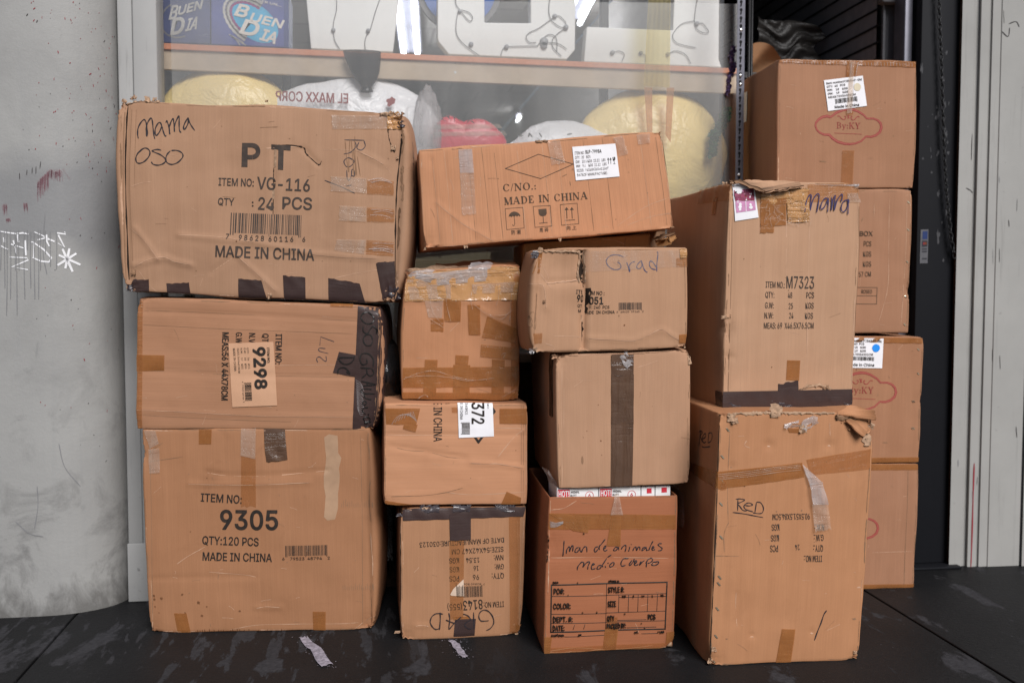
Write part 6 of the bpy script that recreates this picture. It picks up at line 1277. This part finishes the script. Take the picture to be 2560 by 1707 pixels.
# --- black plastic and netting stuffed in the dark gaps between the stacks ---------------------
def crumple(name, ctr, rad, key, lab, cat, seed, sub=4, k=.35, squash=None, build=True):
    bm = bmesh.new(); bmesh.ops.create_icosphere(bm, subdivisions=sub, radius=1.0); rs = np.random.RandomState(seed)
    W_ = [(rs.normal(size=3) * s, rs.uniform(0, 6.28), a) for s, a in ((1.5, .5), (3.2, .35), (6, .22), (11, .13), (20, .06)) for _ in range(4)]
    for v in bm.verts:
        p = np.array(v.co[:]); r = 1 + k * sum(a * abs(math.sin(p @ kk + ph)) for kk, ph, a in W_) / 2 - k * .8
        q = p * r * np.array(rad)
        v.co = Vector(q + np.array(ctr))
    mb = MB(); add_bm(mb, bm, key)
    return tag(mb.build(name), lab, cat) if build else mb
crumple("plastic_bag", (.055, 3.80, .92), (.055, .14, .10), 'blackbag', "crumpled shiny black plastic bag in the gap left of the 372 carton", "plastic bag", 4)
M['net'] = plain("grey_netting", (.14, .14, .145), .5)
nb = MB()
Pn = on_y('C6', [(92, 180), (150, 180), (150, 640), (92, 640)], 3.9)
for i in range(22):
    t = i / 21; z0 = Pn[0, 2] + (Pn[3, 2] - Pn[0, 2]) * t
    for s_ in (-1, 1): add_tube(nb, catmull([(Pn[0, 0] + (Pn[1, 0] - Pn[0, 0]) * u, 3.9 + .012 * math.sin(9 * u + i), z0 + s_ * .035 * (u - .5) + .006 * math.sin(6 * u + i)) for u in np.linspace(-.4, 1, 5)], 3), .0022, 'net', 5)
tag(nb.build("packing_net"), "grey packing netting in the dark gap beside the 8143 carton", "netting")

# ================================================================== inside the window and the doorway
def tiles_mat():
    m, nt, b = new_mat("grey_ceiling_tiles"); v = coords(nt, "Object")
    br = nd(nt, "ShaderNodeTexBrick"); br.inputs["Scale"].default_value = 1.0; br.inputs["Brick Width"].default_value = .6; br.inputs["Row Height"].default_value = .6; br.inputs["Mortar Size"].default_value = .012; br.offset = .5
    br.inputs["Color1"].default_value = (.60, .56, .52, 1); br.inputs["Color2"].default_value = (.68, .64, .59, 1); br.inputs["Mortar"].default_value = (.42, .39, .36, 1)
    lk(nt, v, br.inputs[0]); lk(nt, br.outputs[0], b.inputs["Base Color"]); b.inputs["Roughness"].default_value = .9; return m
M['tiles'] = tiles_mat()
M['roomwall'] = plain("grey_brown_shop_wall", (.6, .57, .54), .85)
M['plyedge'] = plain("orange_shelf_edge", (.62, .24, .12), .6, nscale=60); M['shelf'] = plain("beige_shelf_board", (.52, .41, .30), .7, nscale=9)
M['letter'] = plain("white_letter_panel", (.80, .79, .77), .5, var=.04, nscale=6); M['wire'] = plain("grey_light_wire", (.16, .155, .15), .5); M['socket'] = plain("grey_lamp_socket", (.3, .3, .31), .5)
M['buenblue'] = plain("deep_blue_print", (.06, .075, .27), .35, var=.25, nscale=7); M['buenside'] = plain("dark_blue_print", (.02, .035, .17), .35); M['buendark'] = plain("night_blue_print", (.045, .055, .15), .4, var=.3, nscale=8)
M['cyan'] = plain("cyan_print", (.05, .38, .62), .35, var=.25, nscale=10); M['silver'] = plain("silver_print", (.42, .40, .38), .3, var=.4, nscale=14); M['magenta'] = plain("magenta_print", (.25, .03, .16), .4); M['cream'] = plain("cream_lettering", (.72, .66, .60), .5, var=.03)
M['yellow'] = wrinkly("pale_yellow_plastic", (.95, .72, .30), .3, 6.0, .03); M['bagwhite'] = wrinkly("white_plastic_bag", (.86, .85, .87), .3, 8.0, .03)
M['heart'] = wrinkly("red_foil", (.62, .02, .05), .3, 9.0, .012); M['bluedisc'] = plain("blue_disc_paint", (.04, .12, .42), .45); M['ring'] = plain("grey_disc_rim", (.16, .15, .15), .5)
M['purple'] = plain("purple_foil", (.15, .09, .21), .3, var=.4, nscale=25, bmp=.01); M['green'] = plain("green_foil", (.02, .10, .03), .35, var=.5, nscale=30, bmp=.01)
M['paper'] = plain("kraft_wrapping_paper", (.36, .19, .095), .8, var=.15, nscale=8); M['tarp'] = plain("black_brown_tarpaulin", (.020, .018, .017), .45, var=.5, nscale=12, bmp=.02)
M['tube'] = plain("lit_fluorescent_tube", (.92, .95, 1.0), .5, var=0.0, emit=11.0); M['fixture'] = plain("lamp_housing", (.30, .30, .36), .5)
def smoky(name, c, f):
    m, nt, b = new_mat(name); b.inputs["Base Color"].default_value = rgb(c); b.inputs["Roughness"].default_value = .2
    tr = nd(nt, "ShaderNodeBsdfTransparent"); tr.inputs[0].default_value = rgb((min(1, c[0] * 1.2 + .3), min(1, c[1] * 1.2 + .3), min(1, c[2] * 1.2 + .3)))
    mx = nd(nt, "ShaderNodeMixShader"); mx.inputs[0].default_value = f; lk(nt, tr.outputs[0], mx.inputs[1]); lk(nt, b.outputs[0], mx.inputs[2]); lk(nt, mx.outputs[0], nt.nodes["Material Output"].inputs[0]); return m
M['smoke'] = smoky("smoky_brown_plastic", (.05, .04, .035), .5); M['amber'] = smoky("striped_yellow_film", (.62, .5, .16), .35); M['amber2'] = smoky("amber_film", (.5, .22, .04), .55)

BY = 14.0
rm = MB(); rm.add([(-1.5, 4.2, 3.2), (1.65, 4.2, 3.2), (1.65, BY, 3.2), (-1.5, BY, 3.2)], [[0, 1, 2, 3]], 'tiles'); child(rm, "tiled_ceiling", shop, smooth=False)
rm = MB()
for P in ([(-1.5, BY, 0), (3.4, BY, 0), (3.4, BY, 3.2), (-1.5, BY, 3.2)], [(-1.5, 4.21, 0), (-1.5, BY, 0), (-1.5, BY, 3.2), (-1.5, 4.21, 3.2)], [(1.65, 4.6, 0), (1.65, BY, 0), (1.65, BY, 3.19), (1.65, 4.6, 3.19)]): rm.add(P, [[0, 1, 2, 3]], 'roomwall')
rm.add([(1.66, 4.6, 0), (1.66, BY, 0), (1.66, BY, 3.19), (1.66, 4.6, 3.19)], [[0, 1, 2, 3]], 'slat')  # partition added to keep the window room's lamp light out of the doorway
child(rm, "shop_wall", shop, smooth=False)
rm = MB(); rm.add([(-1.5, 4.26, .002), (3.4, 4.26, .002), (3.4, BY, .002), (-1.5, BY, .002)], [[0, 1, 2, 3]], 'roomwall'); child(rm, "shop_floor", shop, smooth=False)
rm = MB(); rm.add([(1.66, 4.2, 3.195), (3.4, 4.2, 3.195), (3.4, BY, 3.195), (1.66, BY, 3.195)], [[0, 1, 2, 3]], 'darkwall'); child(rm, "doorway_ceiling", shop, smooth=False)

# clear sheet added inside the glass, its milky bands painting street reflections
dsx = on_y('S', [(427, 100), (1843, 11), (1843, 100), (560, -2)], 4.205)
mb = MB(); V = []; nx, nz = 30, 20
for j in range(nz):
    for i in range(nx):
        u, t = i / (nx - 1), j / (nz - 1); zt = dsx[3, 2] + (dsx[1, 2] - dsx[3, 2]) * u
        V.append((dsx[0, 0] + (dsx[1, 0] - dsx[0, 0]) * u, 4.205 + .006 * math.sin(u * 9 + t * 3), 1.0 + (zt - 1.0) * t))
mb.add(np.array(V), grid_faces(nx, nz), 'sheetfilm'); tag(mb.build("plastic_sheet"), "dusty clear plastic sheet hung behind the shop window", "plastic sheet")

# fluorescent lights on the ceiling
def ceil_light(a, b_, lab):
    a = Vector(a); b_ = Vector(b_); d = (b_ - a).normalized(); s = Vector((d.y, -d.x, 0)); root = empty("ceiling_light", ((a + b_) / 2)[:])
    tag(root, lab, "ceiling light", "fluorescent ceiling lights in the shop")
    mb = MB(); bm = bmesh.new(); P = [a + s * .085, b_ + s * .085, b_ - s * .085, a - s * .085]; vs = [bm.verts.new(p) for p in P] + [bm.verts.new(p + Vector((0, 0, .05))) for p in P]
    for f in ((0, 1, 2, 3), (4, 5, 6, 7), (0, 1, 5, 4), (1, 2, 6, 5), (2, 3, 7, 6), (3, 0, 4, 7)): bm.faces.new([vs[i] for i in f])
    add_bm(mb, bm, 'fixture'); child(mb, "housing", root, smooth=False)
    for k in (-.055, .055):
        for t0, t1 in ((.01, .485), (.515, .99)):
            mb = MB(); o = s * k + Vector((0, 0, -.03)); add_tube(mb, [(a + (b_ - a) * t0 + o)[:], (a + (b_ - a) * t1 + o)[:]], .017, 'tube', 10); child(mb, "tube", root)
ZL = 3.13
def zc(c, p): return on_z(c, [p], ZL)[0]
A1, A2 = zc('W3', (1430, -60)), zc('W3', (1500, 690)); ceil_light(A1, A2, "fluorescent ceiling light left of the blue disc above the shelf")
B1, B2 = zc('W4', (1790, -60)), zc('W4', (1690, 150)); ceil_light(B1, B2 + (B2 - B1) * .35, "fluorescent ceiling light behind the L-shaped white letter")
C1_, C2_ = zc('W4', (1130, 1275)), zc('W4', (1010, 1540)); ceil_light(C2_, C1_, "farthest fluorescent ceiling light seen low beside the red heart")

# shelf with its posts
root = empty("display_shelf", (.4, 4.5, 0)); tag(root, "long beige shop shelf with an orange front edge on slotted posts behind the glass", "shelf")
Pe = on_y('G', [(345, 98), (1700, 158), (1700, 170), (345, 112)], 4.30); mb = MB(); prism(mb, Pe, .02, 'plyedge', .002); child(mb, "shelf_edge", root, smooth=False)
mb = MB(); prism(mb, Pe + np.array([0, .0205, -.0005]), .42, 'shelf', .001); child(mb, "shelf_board", root, smooth=False)
Pf = on_y('G', [(345, 113), (1700, 171), (1700, 216), (345, 158)], 4.312); mb = MB(); prism(mb, Pf, .02, 'shelf', .002)
f_ = Flat(4.312)
for p in ((350, 710), (350, 812)): blob(mb, f_, 'W4', p, 8 if p[1] < 800 else 14, 'bolt' if p[1] > 800 else 'ring', .001, .1)
child(mb, "shelf_apron", root, smooth=False)
for px in ((2022, 300), (218, 300)):
    c = 'W2' if px[0] > 1000 else 'W5'; q = on_y(c, [px], 4.47)[0, 0]; mb = MB(); add_box(mb, q - .018, q + .018, 4.45, 4.488, .01, 3.15, 'black', .003); child(mb, "rear_post", root, smooth=False)
xa = on_y('W5', [(1268, 0), (1330, 0), (1247, 1400), (1305, 1400)], 4.12)
mb = MB(); xl, xr = (xa[0, 0] + xa[2, 0]) / 2, (xa[1, 0] + xa[3, 0]) / 2
add_box(mb, xl, xr, 4.118, 4.1215, .012, 3.19, 'steelgrey', 0); add_box(mb, xr - .0035, xr, 4.122, 4.165, .012, 3.19, 'steelgrey', 0)
fp = Flat(4.118); xc = (xl + xr) / 2
z = .1
while z < 3.1:
    stroke_ab(mb, fp, [(xc - .001, -z - .013), (xc - .001, -z)], .0095, 'groove', off=.0008, taper=.8); stroke_ab(mb, fp, [(xc, -z), (xc - .003, -z + .014)], .0055, 'groove', off=.0008, taper=.9); z += .0335
for p in ((1293, 592), (1293, 662), (1297, 235), (1280, 1370)):
    q = on_y('W5', [p], 4.115)[0]; bm = bmesh.new(); bmesh.ops.create_uvsphere(bm, u_segments=10, v_segments=6, radius=.0075)
    for v in bm.verts: v.co = Vector((q[0] + v.co.x, 4.117 + v.co.y * .5, q[2] + v.co.z))
    add_bm(mb, bm, 'bolt')
child(mb, "slotted_post", root, "grey slotted steel post at the window's right end", smooth=False)

# blue printed display boxes
def display_box(c, q, key, lab, depth=.22):
    P = on_y(c, q, 4.345); mb = MB(); prism(mb, P, depth, key, .003); return mb, Flat(4.345)
mb, f = display_box('W2', [(890, -120), (2062, -120), (2062, 722), (890, 672)], 'buenblue', None)
patch(mb, f, 'W2', [(1988, -118), (2060, -118), (2060, 716), (1988, 712)], 'buenside', off=.0006, wr=0)
def ell(cx, cy, rx, ry, rot, a0, a1, n=26):
    r = math.radians(rot); return [(cx + rx * math.cos(t) * math.cos(r) - ry * math.sin(t) * math.sin(r), cy + rx * math.cos(t) * math.sin(r) + ry * math.sin(t) * math.cos(r)) for t in np.linspace(math.radians(a0), math.radians(a1), n)]
poly(mb, f, 'W2', ell(1540, 330, 420, 250, 38, 0, 350), 'cyan', .0008)
for (rx, ry, k, w_) in ((500, 300, 'silver', .010), (460, 270, 'ring', .006), (430, 250, 'silver', .012), (385, 215, 'magenta', .010)): stroke(mb, f, 'W2', ell(1520, 330, rx, ry, 38, 80, 265), w_, k, off=.0014, taper=.15)
for P in ([(1160, 520), (1260, 600), (1330, 690)], [(1210, 560), (1330, 640), (1420, 690)], [(1170, 530), (1290, 590), (1390, 660)]): stroke(mb, f, 'W2', P, .004, 'silver', off=.0014)
def word(mb, f, parts, key):
    for tx, tl, tr, dn in parts: text(mb, f, 'W2', tx, tl, tr, 1, key, bold=.035, off=.0024, up=dn)
word(mb, f, [("B", (1330, 72), (1490, 112), (-85, 160)), ("UEN", (1525, 205), (1998, 320), (-55, 112)), ("D", (1420, 305), (1650, 362), (-95, 195)), ("IA", (1700, 450), (1925, 515), (-75, 150))], 'cream')
word(mb, f, [("DE SER UN...", (1480, -32), (1955, 78), (-8, 32))], 'cream')
tag(mb.build("display_box", smooth=False), "bright blue BUEN DIA box standing on the shelf", "display box")
mb, f = display_box('W2', [(50, -120), (876, -120), (876, 668), (50, 640)], 'buendark', None)
stroke(mb, f, 'W2', ell(420, 300, 300, 260, -30, 100, 270), .006, 'ring', off=.0014, taper=.2)
word(mb, f, [("B", (310, 95), (410, 80), (-50, 205)), ("UEN", (420, 105), (770, 5), (-30, 130)), ("D", (330, 290), (505, 262), (-45, 240)), ("IA", (560, 290), (722, 255), (-55, 185))], 'silver')
tag(mb.build("display_box", smooth=False), "darker blue BUEN DIA box in the window's left corner", "display box")

# white block letters with string-light wires
def letter(c, poly_, Y, lab, wires, bulbs, dep=.07):
    mb = MB(); prism(mb, on_y(c, poly_, Y), dep, 'letter', .004); o = tag(mb.build("block_letter", smooth=False), lab, "block letter", "white block letters standing on the shop shelf")
    for P in wires:
        w_ = MB(); add_tube(w_, [tuple(q) for q in catmull(on_y(c, P, Y - .006), 6)], .0016, 'wire', 6); child(w_, "wire", o)
    for p, r in bulbs:
        q = on_y(c, [p, (p[0] + r, p[1])], Y - .004); R = q[1, 0] - q[0, 0]; w_ = MB(); bm = bmesh.new(); bmesh.ops.create_cone(bm, cap_ends=True, segments=16, radius1=R, radius2=R * .9, depth=.012, matrix=Matrix.Translation(q[0]) @ Matrix.Rotation(math.pi / 2, 4, 'X')); add_bm(w_, bm, 'socket'); child(w_, "lamp_socket", o)
letter('W3', [(118, -160), (1365, -160), (1268, 684), (195, 640)], 4.37, "tapering white letter panel with two wires left of the ceiling light", [[(525, -60), (530, 120), (490, 300), (488, 395), (490, 440), (510, 540), (570, 645)], [(1115, -60), (1040, 150), (970, 390), (920, 470), (900, 560), (905, 660)]], [((488, 398), 30), ((942, 405), 28)])
letter('W4', [(152, -140), (152, 440), (165, 475), (278, 612), (1600, 668), (1692, 560), (1700, -140), (1192, -140), (1195, 262), (678, 256), (676, -140)], 4.37, "white block letter U with a tangle of wires in the middle of the shelf",
       [[(350, -60), (360, 50), (400, 110), (470, 200), (520, 240), (545, 200), (500, 140), (400, 110)], [(395, 115), (375, 160), (360, 350), (410, 460), (520, 555), (620, 625)], [(1415, -60), (1400, 120), (1430, 230), (1540, 310), (1590, 270), (1550, 210), (1480, 185), (1300, 310), (1180, 370), (1145, 420), (1180, 475), (1255, 480)], [(920, 525), (1100, 520), (1270, 518)], [(1270, 520), (1330, 440), (1400, 390), (1470, 410), (1490, 480), (1488, 580)], [(1390, 480), (1500, 490), (1600, 550)], [(1620, 300), (1510, 370), (1440, 450), (1450, 540), (1540, 630)], [(860, 630), (880, 560), (920, 525)]], [((1465, 185), 26), ((925, 530), 28), ((528, 500), 28), ((400, 130), 22), ((1590, 310), 30), ((1345, 470), 50), ((1345, 515), 40)])
letter('W5', [(84, 212), (760, 240), (776, -160), (1126, -160), (1120, 468), (1142, 530), (62, 486)], 4.37, "white L-shaped block letter at the shelf's right end", [[(285, 415), (340, 402), (380, 430), (360, 480)], [(510, 420), (545, 440), (545, 490)], [(960, -60), (930, 160), (960, 240), (1040, 260), (1000, 190), (950, 185)], [(930, 165), (830, 190), (762, 270), (780, 330), (860, 360), (940, 375)], [(720, 430), (780, 400), (860, 430), (900, 500)]], [((285, 415), 18), ((508, 418), 16), ((720, 428), 16), ((948, 188), 18)])
mb = MB(); Pc = on_y('S', [(1148, -30), (1254, -30)], 4.52); R = Pc[1, 0] - Pc[0, 0]
for r, k, y0, y1 in ((R, 'ring', 4.53, 4.55), (R * .87, 'bluedisc', 4.52, 4.5295)):
    bm = bmesh.new(); bmesh.ops.create_cone(bm, cap_ends=True, segments=48, radius1=r, radius2=r, depth=y1 - y0, matrix=Matrix.Translation((Pc[0, 0], (y0 + y1) / 2, Pc[0, 2])) @ Matrix.Rotation(math.pi / 2, 4, 'X')); add_bm(mb, bm, k)
tag(mb.build("round_sign", smooth=False), "round blue disc with a grey rim behind the block letter U", "disc")

# stock lying on the ledge under the shelf
lg = MB(); add_box(lg, -.85, 1.6, 4.22, 4.95, 1.34, 1.36, 'shelf', .003)
for x in (-.8, .45, 1.55): add_box(lg, x - .02, x + .02, 4.6, 4.64, .003, 1.339, 'black', .002)
tag(lg.build("window_ledge", smooth=False), "low beige ledge inside the window carrying the yellow cushions", "ledge")
def ctr(c, p, Y): return on_y(c, [p], Y)[0]
def puff(name, c, box, Y, th, key, lab, cat, seed, k=.10, zmin=1.362):
    P = on_y(c, [(box[0], box[1]), (box[2], box[3])], Y); cx = (P[0, 0] + P[1, 0]) / 2; rx = (P[1, 0] - P[0, 0]) / 2; zt, zb = P[0, 2], max(P[1, 2], zmin); 
    mb = crumple(name, (cx, Y + th * .3, (zt + zb) / 2), (rx, th, (zt - zb) / 2), key, lab, cat, seed, 4, k, build=False); return mb
def shape_puff(V): return V
mb = puff("yellow_cushion", 'G', (370, 150, 668, 420), 4.37, .12, 'yellow', "", "", 21, .12); tag(mb.build("yellow_cushion"), "pale yellow plastic-wrapped cushion behind the glass at left", "cushion", "yellow cushions in the shop window")
mb = puff("yellow_cushion", 'G', (1335, 205, 1660, 500), 4.38, .13, 'yellow', "", "", 22, .11); tag(mb.build("yellow_cushion"), "large pale yellow plastic-wrapped cushion behind the glass at right", "cushion", "yellow cushions in the shop window")
mb = puff("plastic_bag", 'G', (610, 185, 985, 420), 4.34, .10, 'bagwhite', "", "", 23, .16)
f = Flat(4.246); text(mb, f, 'D6', "EL MAXX CORP", (1600, 768), (1012, 745), 70, 'red', bold=.03, off=.0, up=(0, 78))
blob(mb, f, 'W3', (1235, 1330), 60, 'red', .0, .35)
tag(mb.build("plastic_bag"), "white plastic bag with reversed red lettering behind the VG-116 carton", "plastic bag", "white plastic bags in the shop window")
mb = puff("plastic_bag", 'G', (1185, 290, 1420, 420), 4.33, .1, 'bagwhite', "", "", 24, .24); f = Flat(4.236)
for P in ([(1050, 1530), (1110, 1520)], [(1180, 1490), (1170, 1540)], [(1180, 1495), (1215, 1540)], [(1290, 1490), (1320, 1540)], [(1600, 1510), (1660, 1500)]): stroke(mb, f, 'W4', P, .006, 'wire', off=0)
tag(mb.build("plastic_bag"), "white plastic bag with dark marks just above the tilted carton", "plastic bag", "white plastic bags in the shop window")
mb = puff("plastic_bag", 'G', (955, 235, 1010, 420), 4.30, .06, 'film', "", "", 25, .4); tag(mb.build("plastic_bag"), "clear crumpled plastic bag between the white bag and the red heart", "plastic bag", "white plastic bags in the shop window")
H_ = [(90, 1540), (110, 1440), (160, 1340), (230, 1290), (310, 1278), (390, 1310), (450, 1390), (490, 1345), (560, 1318), (650, 1315), (730, 1345), (800, 1400), (880, 1480), (960, 1570), (900, 1700), (560, 1960), (300, 1850), (130, 1680)]
mb = MB(); prism(mb, on_y('W4', H_, 4.27), .10, 'heart', .03); f = Flat(4.2695)
for q in ([(115, 1400), (840, 1392), (880, 1440), (100, 1452)], [(100, 1480), (900, 1470), (930, 1520), (95, 1530)]): patch(mb, f, 'W4', q, 'clear', off=.002, wr=.004)
tag(mb.build("heart_balloon"), "red heart-shaped foil balloon above the tilted carton", "balloon")
# smoky tapered shape under the shelf; pleated yellow film added to imitate a reflection
prof = [(610, 660), (1110, 685), (1108, 800), (1085, 980), (1040, 1080), (960, 1140), (850, 1110), (760, 990), (690, 850)]
mb = MB(); A = on_y('W3', [(612, 660), (1110, 685), (640, 760), (1108, 790), (720, 940), (1090, 960), (800, 1060), (1045, 1075), (850, 1140), (985, 1140), (840, 1200), (1010, 1200)], 4.262); V = []; F = []
for r in range(6):
    l, rr = A[2 * r], A[2 * r + 1]
    for k in range(14):
        an = 2 * math.pi * k / 14; V.append(((l[0] + rr[0]) / 2 + (rr[0] - l[0]) / 2 * math.cos(an), 4.262 + min(.03, (rr[0] - l[0]) / 2) * math.sin(an), (l[2] + rr[2]) / 2))
for r in range(5):
    for k in range(14): F.append([r * 14 + k, r * 14 + (k + 1) % 14, (r + 1) * 14 + (k + 1) % 14, (r + 1) * 14 + k])
mb.add(np.array(V), F, 'smoke'); tag(mb.build("bouquet_sleeve"), "smoky brown tapered plastic sleeve hanging in front of the shelf", "plastic sleeve")
mb = MB(); q = on_y('W5', [(575, -140), (745, -140), (735, 690), (530, 675)], 4.235); V = []
for j in range(10):
    for i in range(33):
        u, t = i / 32, j / 9; p = (1 - t) * ((1 - u) * q[0] + u * q[1]) + t * ((1 - u) * q[3] + u * q[2]); V.append(p + np.array([0, .008 * math.sin(u * 2 * math.pi * 5), 0]))
mb.add(np.array(V), grid_faces(33, 10), 'amber')
for P in ([(535, 685), (598, 690), (600, 1040), (556, 1040)], [(712, 690), (770, 690), (742, 1120), (700, 1060)]): patch(mb, Flat(4.235), 'W5', P, 'amber2', off=0)
tag(mb.build("striped_film"), "pleated yellow plastic film hanging in front of the L-shaped letter", "plastic film")
def foil(name, path, Y, wd, key, lab, seed):
    rnd = random.Random(seed); mb = MB(); C = catmull(on_y('W5', path, Y), 7)
    for k in range(5):
        V = []
        for i, p in enumerate(C):
            for u in range(5): V.append((p[0] + (u / 4 - .5) * wd * rnd.uniform(.4, 1.3) + rnd.uniform(-.006, .006), Y + rnd.uniform(-.014, .014), p[2] + rnd.uniform(-.008, .008) + (k - 2) * .006))
        mb.add(np.array(V), [f for f in grid_faces(5, len(C)) if rnd.random() > .25], key)
    tag(mb.build(name, smooth=False), lab, "foil decoration")
foil("foil_ribbon", [(1240, 380), (1215, 450), (1235, 520), (1200, 620), (1190, 740)], 4.19, .016, 'purple', "crumpled purple foil ribbon beside the slotted post", 31)
foil("foil_ribbon", [(1190, 860), (1160, 940), (1110, 1020), (1075, 1110), (1070, 1220)], 4.27, .042, 'green', "dark green foil decoration behind the right yellow cushion", 32)

# doorway: wire rack, tarpaulin bundle and a sheet of kraft paper on top of it
root = empty("wire_rack", (1.78, 4.75, 0)); tag(root, "black wire rack in the dark doorway behind the topmost carton", "rack")
q = on_y('W6', [(172, 300), (205, 300)], 4.32)
mb = MB()
for x in (q[0, 0], q[1, 0]): add_tube(mb, [(x, 4.32, .003), (x, 4.32, 3.1)], .006, 'black', 8)
for z in np.arange(.3, 3.0, .16): add_tube(mb, [(q[0, 0], 4.32, z), (q[1, 0], 4.32, z)], .003, 'black', 6)
child(mb, "rack_upright", root)
mb = MB(); q2 = on_y('W6', [(1240, 700)], 5.1)[0]
for x in (q[0, 0], q2[0]): add_tube(mb, [(x, 5.3, .003), (x, 5.3, 3.1)], .008, 'black', 8)
child(mb, "rack_post", root)
zs_ = on_y('W6', [(700, 1000)], 4.6)[0, 2]; mb = MB(); add_box(mb, q[0, 0] - .01, XS - .08, 4.50, 5.3, zs_ - .03, zs_, 'tarp', .004); child(mb, "rack_shelf", root, smooth=False)
P = on_y('W6', [(240, 240), (1180, 760)], 4.85); c0 = (P[0] + P[1]) / 2
tb = MB(); nx, nz = 56, 26; x0, x1, ztb = P[0, 0], P[1, 0], P[0, 2]; V = []
for j in range(nz + 6):
    t = min(1.0, j / (nz - 1)); back = max(0, j - nz + 1) * .07
    for i in range(nx):
        u = i / (nx - 1); lay = t * 5 + .35 * math.sin(u * 5.0) + .2 * math.sin(u * 13 + t * 4)
        fold = .026 * abs(math.sin(lay * math.pi)) + .006 * math.sin(u * 11 + lay * 2.2)
        xe = x1 - .07 * (.5 + .5 * math.sin(lay * 2.6 + 1)) - .05 * t
        V.append((x0 + (xe - x0) * u, 4.82 - fold + back, zs_ + (ztb - zs_) * t * (1 - .10 * u) + .014 * math.sin(u * 7 + t * 3) ))
tb.add(np.array(V), grid_faces(nx, nz + 6), 'tarp')
tag(tb.build("tarpaulin_bundle"), "pile of dark folded tarpaulins above the topmost By:KY carton", "tarpaulin")
mb = MB(); A = on_y('W6', [(180, 575), (300, 535), (430, 600), (590, 730), (560, 800), (190, 800)], 4.50); V = []
top = catmull(A[:4], 6); 
for j in range(8):
    for i, p in enumerate(top): V.append((p[0] + .01 * j * .3, 4.50 + .02 * math.sin(i * .4 + j * .9) + .012 * j, p[2] + (zs_ + .002 - p[2]) * j / 7))
mb.add(np.array(V), grid_faces(len(top), 8), 'paper'); tag(mb.build("kraft_paper"), "bent sheet of brown kraft paper beside the wire rack in the doorway", "paper")
